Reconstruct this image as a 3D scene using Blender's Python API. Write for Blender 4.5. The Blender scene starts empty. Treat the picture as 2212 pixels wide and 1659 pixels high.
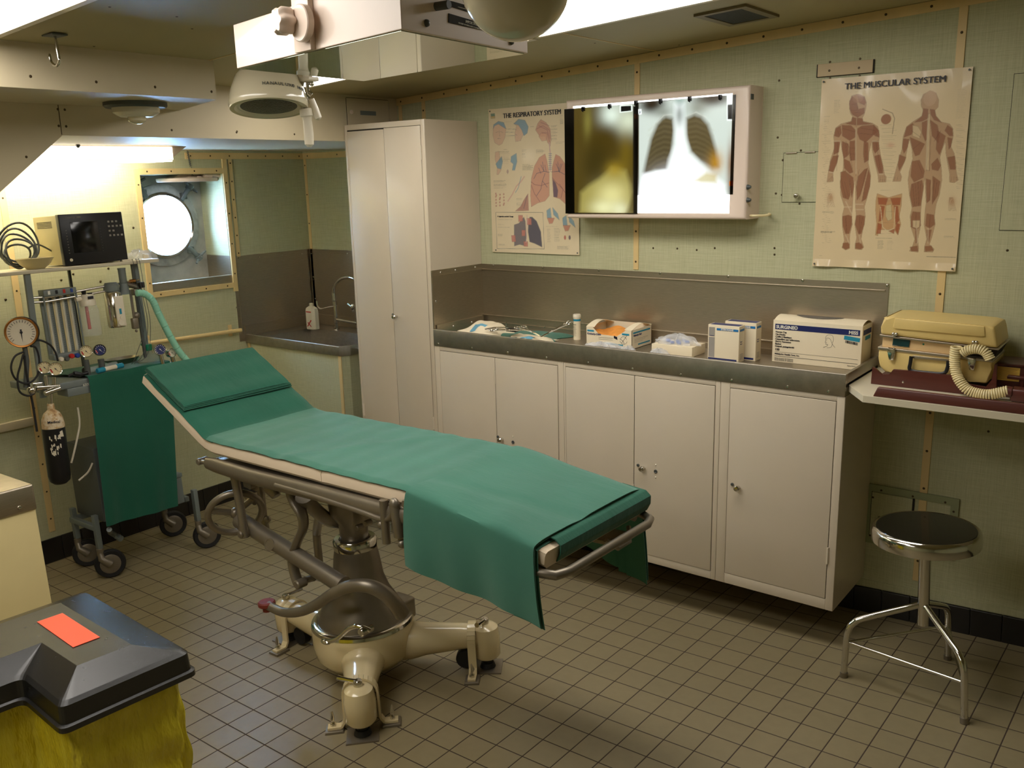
import bpy, bmesh, math, random
import numpy as np
from mathutils import Vector, Matrix
random.seed(7)
SC = bpy.context.scene
COL = SC.collection
PI = math.pi
def V(*a):
    return Vector(a[0]) if len(a) == 1 else Vector(a)
# ---------------------------------------------------------------- camera (solved from the vanishing lines and the 10 cm floor tiles)
FOC = 1931.88
CAMR = Matrix(((0.7929291547510767, 0.6088146421137, -0.024659422006814535),
               (-0.11810754281225225, 0.1932762816085862, 0.9740096956901457),
               (0.597757445688964, -0.7694082209825458, 0.22516000001749725)))   # rows: camera right, up, back
CAM = V(0, 0, 1.5881648710628681)
FR3 = Matrix(((0.9986227619494139, 0.025410031283947608, -0.045901085245047005),
              (-0.025410031283947608, 0.9996769426916656, 0.0005835758674669368),
              (0.045901085245047005, 0.0005835758674669368, 0.9989458192577483)))
F0 = V(0.0728984911298458, -0.0009268146923110292, 0.0016742128225950559)
FL = Matrix.Translation(F0) @ FR3.to_4x4()      # the deck: slopes a little against walls and lockers
FLI = FL.inverted()
W = Matrix.Identity(4)
CAMF = FLI @ CAM
def ray(x, y):
    return CAMR.transposed() @ V((x - 1106) / FOC, -(y - 829.5) / FOC, -1)
def PX(x, y, c):
    d = ray(x, y); return CAM + d * ((c - CAM.x) / d.x)
def PY(x, y, c):
    d = ray(x, y); return CAM + d * ((c - CAM.y) / d.y)
def PZ(x, y, c):
    d = ray(x, y); return CAM + d * ((c - CAM.z) / d.z)
def rayf(x, y):
    return FR3.transposed() @ ray(x, y)
def GX(x, y, c):
    d = rayf(x, y); return CAMF + d * ((c - CAMF.x) / d.x)
def GY(x, y, c):
    d = rayf(x, y); return CAMF + d * ((c - CAMF.y) / d.y)
def GH(x, y, h=0.0):
    d = rayf(x, y); return CAMF + d * ((h - CAMF.z) / d.z)
def ceil_z(x):
    return 1.972 + 0.0554 * (x + 3.186)
def PC(x, y, dz=0.0):
    d = ray(x, y)
    t = (1.972 + 0.0554 * 3.186 + dz - CAM.z + 0.0554 * CAM.x) / (d.z - 0.0554 * d.x)
    return CAM + d * t
def PD(x, y, dist):
    d = ray(x, y); return CAM + d.normalized() * dist
# ---------------------------------------------------------------- materials
def lin(c):
    c = c / 255.0
    return c / 12.92 if c <= 0.04045 else ((c + 0.055) / 1.055) ** 2.4
def rgb(r, g, b):
    return (lin(r), lin(g), lin(b), 1.0)
class NT:
    def __init__(s, name):
        s.m = bpy.data.materials.new(name); s.m.use_nodes = True
        s.t = s.m.node_tree; s.n = s.t.nodes; s.p = s.n['Principled BSDF']; s.out = s.n['Material Output']
    def new(s, typ, **kw):
        n = s.n.new(typ)
        for k, v in kw.items():
            if k.startswith('i_'):
                n.inputs[k[2:].replace('_', ' ')].default_value = v
            else:
                setattr(n, k, v)
        return n
    def ln(s, a, b):
        s.t.links.new(a, b)
    def coords(s, scale=(1, 1, 1), kind='Object', rot=(0, 0, 0)):
        tc = s.new('ShaderNodeTexCoord'); mp = s.new('ShaderNodeMapping')
        mp.inputs['Scale'].default_value = scale; mp.inputs['Rotation'].default_value = rot
        s.ln(tc.outputs[kind], mp.inputs['Vector']); return mp.outputs['Vector']
    def noise(s, vec, scale, detail=3, rough=0.55):
        n = s.new('ShaderNodeTexNoise'); n.inputs['Scale'].default_value = scale
        n.inputs['Detail'].default_value = detail; n.inputs['Roughness'].default_value = rough
        s.ln(vec, n.inputs['Vector']); return n.outputs['Fac']
    def ramp(s, fac, stops):
        r = s.new('ShaderNodeValToRGB'); e = r.color_ramp.elements
        while len(e) < len(stops): e.new(0.5)
        for i, (p, c) in enumerate(stops):
            e[i].position = p; e[i].color = c
        s.ln(fac, r.inputs['Fac']); return r.outputs['Color']
    def mix(s, fac, a, b, blend='MIX'):
        m = s.new('ShaderNodeMix', data_type='RGBA', blend_type=blend)
        for sock, v in ((m.inputs['Factor'], fac), (m.inputs['A'], a), (m.inputs['B'], b)):
            pass
        ins = {'F': m.inputs[0], 'A': m.inputs[6], 'B': m.inputs[7]}
        for k, v in (('F', fac), ('A', a), ('B', b)):
            if hasattr(v, 'is_linked') or hasattr(v, 'links'): s.ln(v, ins[k])
            else: ins[k].default_value = v
        return m.outputs[2]
    def math(s, op, a, b=None, c=None):
        m = s.new('ShaderNodeMath', operation=op)
        for i, v in enumerate((a, b, c)):
            if v is None: continue
            if hasattr(v, 'links'): s.ln(v, m.inputs[i])
            else: m.inputs[i].default_value = v
        return m.outputs[0]
    def bump(s, h, strength=0.2, dist=0.001):
        b = s.new('ShaderNodeBump'); b.inputs['Strength'].default_value = strength; b.inputs['Distance'].default_value = dist
        s.ln(h, b.inputs['Height']); s.ln(b.outputs['Normal'], s.p.inputs['Normal'])
def shade(col, f):
    return (min(col[0] * f, 1), min(col[1] * f, 1), min(col[2] * f, 1), 1)
def M_(name, col, rough=0.5, metal=0.0, var=0.06, nscale=9.0, bump=0.0, bscale=200.0, coat=0.0, spec=0.5, stretch=(1, 1, 1), sheen=0.0):
    """painted / plain surface with slight procedural mottling"""
    k = NT(name); v = k.coords(stretch)
    n = k.noise(v, nscale, 4)
    c = k.ramp(n, [(0.3, shade(col, 1 - var)), (0.7, shade(col, 1 + var))])
    k.ln(c, k.p.inputs['Base Color'])
    r = k.math('MULTIPLY_ADD', n, 0.12, rough - 0.06); k.ln(r, k.p.inputs['Roughness'])
    k.p.inputs['Metallic'].default_value = metal
    k.p.inputs['Specular IOR Level'].default_value = spec
    if coat: k.p.inputs['Coat Weight'].default_value = coat
    if sheen:
        k.p.inputs['Sheen Weight'].default_value = sheen
    if bump: k.bump(k.noise(v, bscale, 2), bump)
    return k.m
def M_emit(name, col, strength, light_paths=True):
    k = NT(name); k.p.inputs['Base Color'].default_value = (0.8, 0.8, 0.8, 1)
    k.p.inputs['Emission Color'].default_value = col; k.p.inputs['Emission Strength'].default_value = strength
    v = k.coords(); n = k.noise(v, 3.0); k.ln(k.math('MULTIPLY_ADD', n, 0.1, 0.4), k.p.inputs['Roughness'])
    return k.m
def M_linen(name, base, dark, lightc, amt=0.5):
    """green glass-cloth wall covering: fine crossed threads"""
    k = NT(name)
    a = k.noise(k.coords((2.0, 2.0, 110.0)), 6.0, 5, .65); b = k.noise(k.coords((110.0, 110.0, 2.0)), 6.0, 5, .65)
    s = k.math('ADD', a, b); s = k.math('MULTIPLY', s, 0.5)
    c = k.ramp(s, [(0.36, dark), (0.5, base), (0.64, lightc)])
    big = k.noise(k.coords(), 2.2, 3)
    c = k.mix(k.math('MULTIPLY', big, 0.25), c, base)
    k.ln(c, k.p.inputs['Base Color']); k.p.inputs['Roughness'].default_value = 0.6
    k.p.inputs['Specular IOR Level'].default_value = 0.3
    k.bump(s, 0.15, 0.0008)
    return k.m
def M_steel(name, col, rough=0.33, stretch=(4, 4, 90), var=0.12):
    k = NT(name); v = k.coords(stretch)
    n = k.noise(v, 8.0, 4, .6); big = k.noise(k.coords(), 2.5, 3)
    c = k.ramp(n, [(0.3, shade(col, 1 - var)), (0.7, shade(col, 1 + var))])
    c = k.mix(k.math('MULTIPLY', big, 0.35), c, shade(col, .82))
    k.ln(c, k.p.inputs['Base Color']); k.p.inputs['Metallic'].default_value = 1.0
    k.ln(k.math('MULTIPLY_ADD', big, 0.14, rough - .05), k.p.inputs['Roughness'])
    k.bump(n, 0.06, 0.0004)
    return k.m
def M_glass(name, col=(1, 1, 1, 1), rough=0.03, alpha=0.25):
    k = NT(name); k.p.inputs['Base Color'].default_value = col; k.p.inputs['Roughness'].default_value = rough
    k.p.inputs['Alpha'].default_value = alpha; k.p.inputs['Specular IOR Level'].default_value = 0.8
    n = k.noise(k.coords(), 40.0); k.bump(n, 0.02)
    return k.m
def M_cloth(name, col, var=0.07):
    k = NT(name)
    w = k.math('ADD', k.noise(k.coords((900, 60, 900)), 1.0, 2), k.noise(k.coords((60, 900, 60)), 1.0, 2))
    big = k.noise(k.coords(), 5.0, 4)
    c = k.ramp(big, [(0.3, shade(col, 1 - var)), (0.7, shade(col, 1 + var))])
    k.ln(c, k.p.inputs['Base Color']); k.p.inputs['Roughness'].default_value = 0.85
    k.p.inputs['Specular IOR Level'].default_value = 0.2; k.p.inputs['Sheen Weight'].default_value = 0.25
    h = k.math('MULTIPLY_ADD', k.noise(k.coords((3, 9, 3)), 3.0, 3), 6.0, k.math('MULTIPLY', w, 0.4))
    k.bump(h, 0.35, 0.0012)
    return k.m
def M_vcol(name, rough=0.35, coat=0.3):
    k = NT(name); a = k.new('ShaderNodeVertexColor'); a.layer_name = 'print'
    n = k.noise(k.coords(), 30.0)
    c = k.mix(0.05, a.outputs['Color'], n, 'MULTIPLY')
    k.ln(c, k.p.inputs['Base Color']); k.p.inputs['Roughness'].default_value = rough
    k.p.inputs['Coat Weight'].default_value = coat; k.p.inputs['Coat Roughness'].default_value = 0.08
    return k
def M_floor():
    k = NT('floor_tiles'); tc = k.new('ShaderNodeTexCoord'); sx = k.new('ShaderNodeSeparateXYZ'); k.ln(tc.outputs['Object'], sx.inputs[0])
    def line(o, off):
        f = k.math('FRACT', k.math('MULTIPLY', k.math('ADD', o, 10 - off), 10.0))
        d = k.math('ABSOLUTE', k.math('SUBTRACT', f, 0.5)); return d          # 0.5 at the joint
    dx = line(sx.outputs[0], 0.0639); dy = line(sx.outputs[1], 0.08905)
    mx = k.math('MAXIMUM', dx, dy)
    g = k.ramp(mx, [(0.478, (0, 0, 0, 1)), (0.487, (1, 1, 1, 1))])
    # tone per tile
    fl = k.new('ShaderNodeVectorMath', operation='FLOOR'); sc = k.new('ShaderNodeVectorMath', operation='MULTIPLY_ADD')
    sc.inputs[1].default_value = (10, 10, 0); sc.inputs[2].default_value = (-0.639, -0.8905, 0)
    k.ln(tc.outputs['Object'], sc.inputs[0]); k.ln(sc.outputs[0], fl.inputs[0])
    wn = k.new('ShaderNodeTexWhiteNoise', noise_dimensions='3D'); k.ln(fl.outputs[0], wn.inputs['Vector'])
    base = rgb(144, 131, 100)
    c1 = k.ramp(wn.outputs['Value'], [(0, shade(base, .94)), (1, shade(base, 1.05))])
    n = k.noise(k.coords((1, 1, 1)), 30, 5); c2 = k.ramp(n, [(0.35, shade(base, .92)), (0.65, shade(base, 1.05))])
    c = k.mix(0.5, c1, c2)
    c = k.mix(g, c, rgb(62, 48, 40))
    k.ln(c, k.p.inputs['Base Color'])
    k.ln(k.ramp(mx, [(0.478, (.38, .38, .38, 1)), (0.487, (.85, .85, .85, 1))]), k.p.inputs['Roughness'])
    k.p.inputs['Specular IOR Level'].default_value = .4
    inv = k.ramp(mx, [(0.47, (1, 1, 1, 1)), (0.49, (0, 0, 0, 1))]); k.bump(inv, 0.5, 0.0015)
    return k.m
M = {}
M['floor'] = M_floor()
M['green'] = M_linen('green_wall_cloth', rgb(192, 191, 154), rgb(170, 171, 134), rgb(208, 206, 172))
M['ceil'] = M_('ceiling_paint', rgb(172, 160, 118), .55, var=.03, nscale=4)
M['soffit'] = M_('soffit_paint', rgb(206, 192, 160), .5, var=.03, nscale=5)
M['locker'] = M_('locker_paint', rgb(216, 202, 180), .34, var=.02, nscale=4, coat=.25)
M['locker_edge'] = M_('locker_frame_paint', rgb(218, 206, 184), .4, var=.03, nscale=8)
M['dark'] = M_('dark_gap', rgb(40, 34, 26), .8)
M['woodtrim'] = M_('cream_batten', rgb(226, 198, 140), .45, var=.06, nscale=10, stretch=(1, 1, .3))
M['screw'] = M_('dark_screw', rgb(80, 66, 44), .4, .6)
M['steel'] = M_steel('brushed_steel', rgb(190, 178, 158), .37)
M['steelh'] = M_steel('brushed_steel_flat', rgb(180, 172, 158), .38, (4, 60, 4))
M['chrome'] = M_('chrome', rgb(215, 212, 205), .12, 1.0, .03, 20)
M['silver'] = M_('silver_hammered', rgb(140, 131, 116), .40, .7, .08, 12, bump=.05, bscale=80)
M['enamel'] = M_('cream_enamel', rgb(228, 210, 166), .22, 0, .03, 6, coat=.7)
M['sheet'] = M_cloth('cream_sheet', rgb(232, 212, 184), .03)
M['green_cloth'] = M_cloth('surgical_green_cloth', rgb(66, 120, 102), .08)
M['green_cloth2'] = M_cloth('deep_green_cloth', rgb(30, 92, 72), .08)
M['rubber'] = M_('black_rubber', rgb(26, 25, 26), .6, 0, .1)
M['blackpl'] = M_('black_plastic', rgb(22, 22, 26), .35, 0, .1)
M['base_tile'] = M_('black_skirting_tile', rgb(30, 27, 26), .3, 0, .12, 8, coat=.3)
M['grey_paint'] = M_('grey_blue_paint', rgb(120, 128, 126), .4, .1, .06)
M['grey_dark'] = M_('dark_grey_paint', rgb(84, 88, 86), .45, .1, .08)
M['whitepl'] = M_('white_plastic', rgb(232, 222, 200), .3, 0, .03, coat=.2)
M['pinkwhite'] = M_('warm_white_paint', rgb(236, 216, 200), .38, 0, .03, 4, coat=.2)
M['lampwhite'] = M_('lamp_enamel', rgb(222, 212, 182), .18, 0, .03, 4, coat=.8)
M['cream_case'] = M_('cream_case_shell', rgb(228, 200, 128), .42, 0, .05, 10, bump=.06, bscale=300)
M['cream_case2'] = M_('pale_case_panel', rgb(234, 198, 144), .4, 0, .04, 10)
M['brown'] = M_('dark_brown_wood', rgb(84, 34, 24), .4, 0, .15, 14, stretch=(.4, 4, 4), coat=.2)
M['formica'] = M_('pale_shelf_laminate', rgb(222, 212, 186), .35, 0, .03, 5)
M['card_white'] = M_('white_carton', rgb(240, 226, 196), .6, 0, .02, 9)
M['card_side'] = M_('carton_board', rgb(214, 192, 156), .7, 0, .05, 9)
M['navy'] = M_('navy_ink', rgb(22, 34, 96), .5)
M['ink'] = M_('black_ink', rgb(26, 26, 40), .5)
M['blue_ink'] = M_('blue_ink', rgb(28, 116, 178), .5)
M['teal_ink'] = M_('teal_label', rgb(32, 140, 170), .5)
M['grey_ink'] = M_('grey_ink', rgb(160, 154, 146), .5)
M['white_ink'] = M_('white_ink', rgb(240, 236, 224), .5)
M['orange'] = M_('orange_card', rgb(250, 96, 62), .55, 0, .03)
M['red'] = M_('red_paint', rgb(196, 40, 30), .4)
M['redrub'] = M_('red_rubber', rgb(126, 48, 34), .6, 0, .15, 30, bump=.2, bscale=60)
M['blue'] = M_('blue_plastic', rgb(30, 64, 150), .35)
M['green_pl'] = M_('green_plastic', rgb(26, 130, 92), .35)
M['paleglow'] = M_('pale_scale', rgb(222, 206, 160), .5)
M['yellowlab'] = M_('yellow_label', rgb(232, 190, 84), .5, 0, .05)
M['hose'] = M_('pale_green_hose', rgb(150, 214, 186), .45, 0, .04)
M['cord'] = M_('cream_cord', rgb(238, 222, 172), .4, 0, .03)
M['glass'] = M_glass('clear_glass', (.9, .95, .93, 1), .03, .22)
M['clearbag'] = M_glass('clear_plastic_film', (.85, .86, .88, 1), .2, .35)
M['tubeglow'] = M_emit('fluorescent_tube_glow', (1, .9, .72, 1), 30)
M['troffer'] = M_emit('light_panel_diffuser', (1.0, .95, .88, 1), 7.2)
M['viewer'] = M_emit('viewer_screen_glow', (.93, .96, 1, 1), 3.0)
M['rust'] = M_('rusty_white_paint', rgb(206, 190, 160), .6, 0, .2, 18)
M['copper'] = M_('brass_metal', rgb(190, 130, 70), .3, 1.0)
M['plug'] = M_('dark_window', rgb(20, 60, 62), .2)
# ---------------------------------------------------------------- mesh builder
class MB:
    def __init__(s, frame=W):
        s.bm = bmesh.new(); s.f = frame
    def _add(s, vs, fs):
        b = [s.bm.verts.new(v) for v in vs]
        for f in fs:
            try: s.bm.faces.new([b[i] for i in f])
            except ValueError: pass
        return b
    def box(s, a, b, bev=0.0):
        x0, y0, z0 = (min(a[i], b[i]) for i in range(3)); x1, y1, z1 = (max(a[i], b[i]) for i in range(3))
        return s.hexa([(x0, y0, z0), (x1, y0, z0), (x1, y1, z0), (x0, y1, z0)], [(x0, y0, z1), (x1, y0, z1), (x1, y1, z1), (x0, y1, z1)], bev)
    def hexa(s, lo, hi, bev=0.0):
        t = bmesh.new(); vs = [t.verts.new(v) for v in list(lo) + list(hi)]
        n = len(lo)
        t.faces.new(vs[:n][::-1]); t.faces.new(vs[n:])
        for i in range(n):
            j = (i + 1) % n; t.faces.new([vs[i], vs[j], vs[n + j], vs[n + i]])
        if bev:
            bmesh.ops.bevel(t, geom=t.edges[:], offset=bev, segments=3, profile=.5, affect='EDGES')
        bmesh.ops.recalc_face_normals(t, faces=t.faces[:])
        s.merge(t); return s
    def merge(s, t, mat=None):
        mp = {}
        for v in t.verts: mp[v] = s.bm.verts.new((mat @ v.co) if mat else v.co)
        for f in t.faces:
            try: s.bm.faces.new([mp[v] for v in f.verts])
            except ValueError: pass
        t.free()
    def prism(s, pts, dv, bev=0.0):
        """closed polygon pts extruded by vector dv"""
        dv = V(dv); return s.hexa([V(p) for p in pts], [V(p) + dv for p in pts], bev)
    def tube(s, path, r, n=12, closed=False, cap=True, flat=None):
        path = [V(p) for p in path]; m = len(path); rr = r if isinstance(r, (list, tuple)) else [r] * m
        rings = []; up = None
        for i, p in enumerate(path):
            a = path[(i - 1) % m] if (closed or i > 0) else p; b = path[(i + 1) % m] if (closed or i < m - 1) else p
            d = (b - a)
            d = d.normalized() if d.length > 1e-9 else V(0, 0, 1)
            if up is None:
                up = V(0, 0, 1) if abs(d.z) < .9 else V(1, 0, 0)
            side = d.cross(up)
            if side.length < 1e-6: side = d.cross(V(0, 1, 0))
            side.normalize(); up = side.cross(d).normalized()
            ring = []
            for k in range(n):
                t = 2 * PI * k / n; q = side * math.cos(t) + up * math.sin(t)
                if flat: q = side * math.cos(t) * flat[0] + up * math.sin(t) * flat[1]
                ring.append(s.bm.verts.new(p + q * rr[i]))
            rings.append(ring)
        e = m if closed else m - 1
        for i in range(e):
            A, B = rings[i], rings[(i + 1) % m]
            for k in range(n):
                s.bm.faces.new([A[k], A[(k + 1) % n], B[(k + 1) % n], B[k]])
        if cap and not closed:
            s.bm.faces.new(rings[0][::-1]); s.bm.faces.new(rings[-1])
        return s
    def lathe(s, prof, o, ax=(0, 0, 1), n=32, scale=(1, 1), rot=0.0):
        """prof: (radius, height) pairs along ax from point o"""
        ax = V(ax).normalized(); o = V(o)
        u = V(1, 0, 0) if abs(ax.x) < .9 else V(0, 1, 0)
        u = (u - ax * u.dot(ax)).normalized(); w = ax.cross(u)
        rings = []
        for r, h in prof:
            if r < 1e-6: rings.append([s.bm.verts.new(o + ax * h)])
            else: rings.append([s.bm.verts.new(o + ax * h + (u * math.cos(2 * PI * k / n + rot) * scale[0] + w * math.sin(2 * PI * k / n + rot) * scale[1]) * r) for k in range(n)])
        for A, B in zip(rings, rings[1:]):
            for k in range(n):
                a, b = A[k % len(A)], A[(k + 1) % len(A)]; c, d = B[(k + 1) % len(B)], B[k % len(B)]
                vs = []
                for q in (a, b, c, d):
                    if q not in vs: vs.append(q)
                if len(vs) > 2:
                    try: s.bm.faces.new(vs)
                    except ValueError: pass
        return s
    def cyl(s, a, b, r, n=20, r2=None, bev=0.0):
        a, b = V(a), V(b); L = (b - a).length; r2 = r if r2 is None else r2
        pr = [(0, 0), (r, 0), (r2, L), (0, L)]
        if bev: pr = [(0, 0), (r - bev, 0), (r, bev), (r2, L - bev), (r2 - bev, L), (0, L)]
        return s.lathe(pr, a, b - a, n)
    def ball(s, c, r, n=16, scale=(1, 1, 1)):
        t = bmesh.new(); bmesh.ops.create_uvsphere(t, u_segments=n, v_segments=max(6, n // 2), radius=r)
        s.merge(t, Matrix.Translation(V(c)) @ Matrix.Diagonal((*scale, 1))); return s
    def grid(s, fn, nu, nv, thick=None):
        """surface fn(u,v) -> point, optionally solid with the given thickness"""
        P = [[V(fn(i / nu, j / nv)) for j in range(nv + 1)] for i in range(nu + 1)]
        A = [[s.bm.verts.new(p) for p in row] for row in P]
        for i in range(nu):
            for j in range(nv):
                s.bm.faces.new([A[i][j], A[i + 1][j], A[i + 1][j + 1], A[i][j + 1]])
        if thick:
            B = []
            for i in range(nu + 1):
                row = []
                for j in range(nv + 1):
                    du = P[min(i + 1, nu)][j] - P[max(i - 1, 0)][j]; dv = P[i][min(j + 1, nv)] - P[i][max(j - 1, 0)]
                    nn = du.cross(dv); nn = nn.normalized() if nn.length > 1e-12 else V(0, 0, 1)
                    row.append(s.bm.verts.new(P[i][j] - nn * thick))
                B.append(row)
            for i in range(nu):
                for j in range(nv):
                    s.bm.faces.new([B[i][j + 1], B[i + 1][j + 1], B[i + 1][j], B[i][j]])
            for i in range(nu):
                s.bm.faces.new([A[i][0], B[i][0], B[i + 1][0], A[i + 1][0]]); s.bm.faces.new([A[i + 1][nv], B[i + 1][nv], B[i][nv], A[i][nv]])
            for j in range(nv):
                s.bm.faces.new([A[0][j + 1], B[0][j + 1], B[0][j], A[0][j]]); s.bm.faces.new([A[nu][j], B[nu][j], B[nu][j + 1], A[nu][j + 1]])
        return s
    def text(s, body, o, ex, ey, size, align='LEFT', depth=0.0003, bold=0.0, sx=1.0, ital=0.0):
        """lettering: baseline start o, unit directions ex (reading) and ey (up)"""
        cu = bpy.data.curves.new('lettering', 'FONT'); cu.body = body; cu.size = size; cu.align_x = align
        cu.extrude = depth; cu.offset = bold; cu.shear = ital; cu.resolution_u = 3
        ob = bpy.data.objects.new('lettering', cu)
        me = bpy.data.meshes.new_from_object(ob)
        ex, ey = V(ex).normalized(), V(ey).normalized(); ez = ex.cross(ey)
        mt = Matrix.Translation(V(o) + ez * depth) @ Matrix((ex, ey, ez)).transposed().to_4x4() @ Matrix.Diagonal((sx, 1, 1, 1))
        t = bmesh.new(); t.from_mesh(me); s.merge(t, mt)
        bpy.data.objects.remove(ob); bpy.data.curves.remove(cu); bpy.data.meshes.remove(me)
        return s
    def xf(s, m):
        bmesh.ops.transform(s.bm, matrix=m, verts=s.bm.verts[:]); return s
WM = {}
def _props(o, label, cat, group, kind):
    if label: o['label'] = label
    if cat: o['category'] = cat
    if group: o['group'] = group
    if kind: o['kind'] = kind
def thing(name, label, cat, base, frame=W, group=None, kind=None):
    o = bpy.data.objects.new(name, None); COL.objects.link(o); o.empty_display_size = .05
    m = frame @ Matrix.Translation(V(base)); o.matrix_world = m; WM[o.name] = m.copy()
    _props(o, label, cat, group, kind); return o
def islands(bm):
    seen = set(); out = []
    for v in bm.verts:
        if v in seen: continue
        st = [v]; seen.add(v); isl = []
        while st:
            a = st.pop(); isl.append(a)
            for e in a.link_edges:
                b = e.other_vert(a)
                if b not in seen: seen.add(b); st.append(b)
        out.append(isl)
    return out
def each(name, mb, mat, parent, **kw):
    """every loose piece of the mesh becomes a part of its own"""
    res = []
    for isl in islands(mb.bm):
        m2 = MB(mb.f); mp = {v: m2.bm.verts.new(v.co) for v in isl}
        fs = set(f for v in isl for f in v.link_faces)
        for f in fs: m2.bm.faces.new([mp[v] for v in f.verts])
        res.append(obj(name, m2, mat, parent, **kw))
    mb.bm.free(); return res
def obj(name, mb, mat, parent=None, label=None, cat=None, group=None, kind=None, smooth=40, base=None, bevel=0.0, subsurf=0):
    f = mb.f; bm = mb.bm
    if parent is None:
        if base is None:
            xs = [v.co for v in bm.verts]
            base = V((min(p.x for p in xs) + max(p.x for p in xs)) / 2, (min(p.y for p in xs) + max(p.y for p in xs)) / 2, min(p.z for p in xs))
        wm = f @ Matrix.Translation(V(base)); loc = wm.inverted() @ f
    else:
        wm = WM[parent.name]; loc = wm.inverted() @ f
    bmesh.ops.transform(bm, matrix=loc, verts=bm.verts[:])
    bmesh.ops.recalc_face_normals(bm, faces=bm.faces[:])
    me = bpy.data.meshes.new(name); bm.to_mesh(me); bm.free()
    if smooth:
        for p in me.polygons: p.use_smooth = True
        try: me.set_sharp_from_angle(angle=math.radians(smooth))
        except Exception: pass
    mats = mat if isinstance(mat, (list, tuple)) else [mat]
    for m_ in mats: me.materials.append(M[m_] if isinstance(m_, str) else m_)
    o = bpy.data.objects.new(name, me); COL.objects.link(o)
    if parent is None:
        o.matrix_world = wm; WM[o.name] = wm.copy()
    else:
        o.parent = parent; WM[o.name] = wm.copy()
    _props(o, label, cat, group, kind)
    if bevel:
        b = o.modifiers.new('bevel', 'BEVEL'); b.width = bevel; b.segments = 2; b.limit_method = 'ANGLE'; b.angle_limit = math.radians(40)
    if subsurf:
        b = o.modifiers.new('subsurf', 'SUBSURF'); b.levels = subsurf; b.render_levels = subsurf
    return o
def struct(name, mb, mat, label=None, **kw):
    return obj(name, mb, mat, None, label, kind='structure', **kw)
def copy_tree(o, world, label=None):
    """copy a thing, its parts and sub-parts; world = new world matrix of the root"""
    r = o.copy(); COL.objects.link(r); r.matrix_world = world; WM[r.name] = world.copy()
    if label: r['label'] = label
    def rec(src, dst):
        for ch in list(src.children):
            c = ch.copy(); COL.objects.link(c); c.parent = dst; rec(ch, c)
    rec(o, r); return r
def smoothpath(pts, n=8):
    """Catmull-Rom through the points"""
    pts = [V(p) for p in pts]; out = []
    for i in range(len(pts) - 1):
        p0 = pts[max(i - 1, 0)]; p1 = pts[i]; p2 = pts[i + 1]; p3 = pts[min(i + 2, len(pts) - 1)]
        for k in range(n):
            t = k / n
            out.append(.5 * ((2 * p1) + (p2 - p0) * t + (2 * p0 - 5 * p1 + 4 * p2 - p3) * t * t + (3 * p1 - p0 - 3 * p2 + p3) * t ** 3))
    out.append(pts[-1]); return out
YW, YF, XL, YS, XS = 3.254, 2.901, -4.33, 3.60, -3.19
# ================================================================ the room shell
XR, YN = 1.9, -1.5
mb = MB(FL); mb.box((-4.75, YN - .3, -.03), (XR + .3, 4.0, 0)); struct('floor', mb, 'floor', base=(0, 0, 0), smooth=0)
mb = MB(); x0, x1 = XS - .05, XR + .05
mb.hexa([(x0, YN, ceil_z(x0)), (x1, YN, ceil_z(x1)), (x1, YW + .05, ceil_z(x1)), (x0, YW + .05, ceil_z(x0))],
        [(x0, YN, ceil_z(x0) + .04), (x1, YN, ceil_z(x1) + .04), (x1, YW + .05, ceil_z(x1) + .04), (x0, YW + .05, ceil_z(x0) + .04)]); struct('ceiling', mb, 'ceil', smooth=0)
mb = MB(); mb.box((-3.25, YW, -.35), (XR + .05, YW + .05, 2.4)); struct('wall_back', mb, 'green', smooth=0)
mb = MB(); mb.box((XR, YN, -.35), (XR + .05, YW, 2.4)); struct('wall_right', mb, 'green', smooth=0)
mb = MB(); mb.box((XL - .3, YN - .05, -.35), (XR + .05, YN, 2.4)); struct('wall_front', mb, 'green', smooth=0)
# the sink alcove: back wall set deeper behind the tall locker
mb = MB(); mb.box((XL - .02, YS, -.35), (-3.2, YS + .05, 1.9)); mb.box((-3.25, YW + .05, -.35), (-3.2, YS + .05, 1.9)); struct('wall_alcove', mb, 'green', smooth=0)
# left wall with the square opening of the port
wy0, wy1 = PX(300, 375, XL).y, PX(480, 372, XL).y; wz0, wz1 = PX(490, 612, XL).z, PX(400, 376, XL).z
mb = MB(); T = .04
for a, b in (((XL - T, YN, -.4), (XL, wy0, 2.0)), ((XL - T, wy1, -.4), (XL, YS + .05, 2.0)), ((XL - T, wy0, -.4), (XL, wy1, wz0)), ((XL - T, wy0, wz1), (XL, wy1, 2.0))):
    mb.box(a, b)
struct('wall_left', mb, 'green', smooth=0)
# soffit over the alcove with the slanting panel on its left
mb = MB(); zs = 1.768
mb.box((XL - .05, YN, zs), (XS, YS + .05, 2.25)); 
struct('soffit', mb, 'soffit', smooth=0)
p1, p2 = PX(134, 286, XS), PX(0, 410, XS); k = (p2.z - p1.z) / (p2.y - p1.y)
yb = .62; mb = MB()
mb.prism([(XS, p1.y, zs), (XS, yb, p1.z + k * (yb - p1.y)), (XS, yb, zs)], (-.05, 0, 0))
struct('trim_1', mb, 'soffit', smooth=0)
mb = MB()
for (yy, z0, z1) in ((p1.y - .003, zs + .002, 1.869), ):
    mb.box((XS - .001, yy, z0), (XS + .0008, yy + .0025, z1))
mb.box((XS - .001, PX(467, 172, XS).y, 1.9805), (XS + .0008, PX(512, 178, XS).y, 1.9825))
for px in [(125, 236), (140, 237), (127, 272), (143, 273), (371, 281), (511, 286), (512, 284), (636, 290), (57, 339)]:
    c = PX(*px, XS); mb.lathe([(0, .002), (.003, .0015), (.0045, 0)], c, (1, 0, 0), 10)
struct('trim_2', mb, 'screw')
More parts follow.
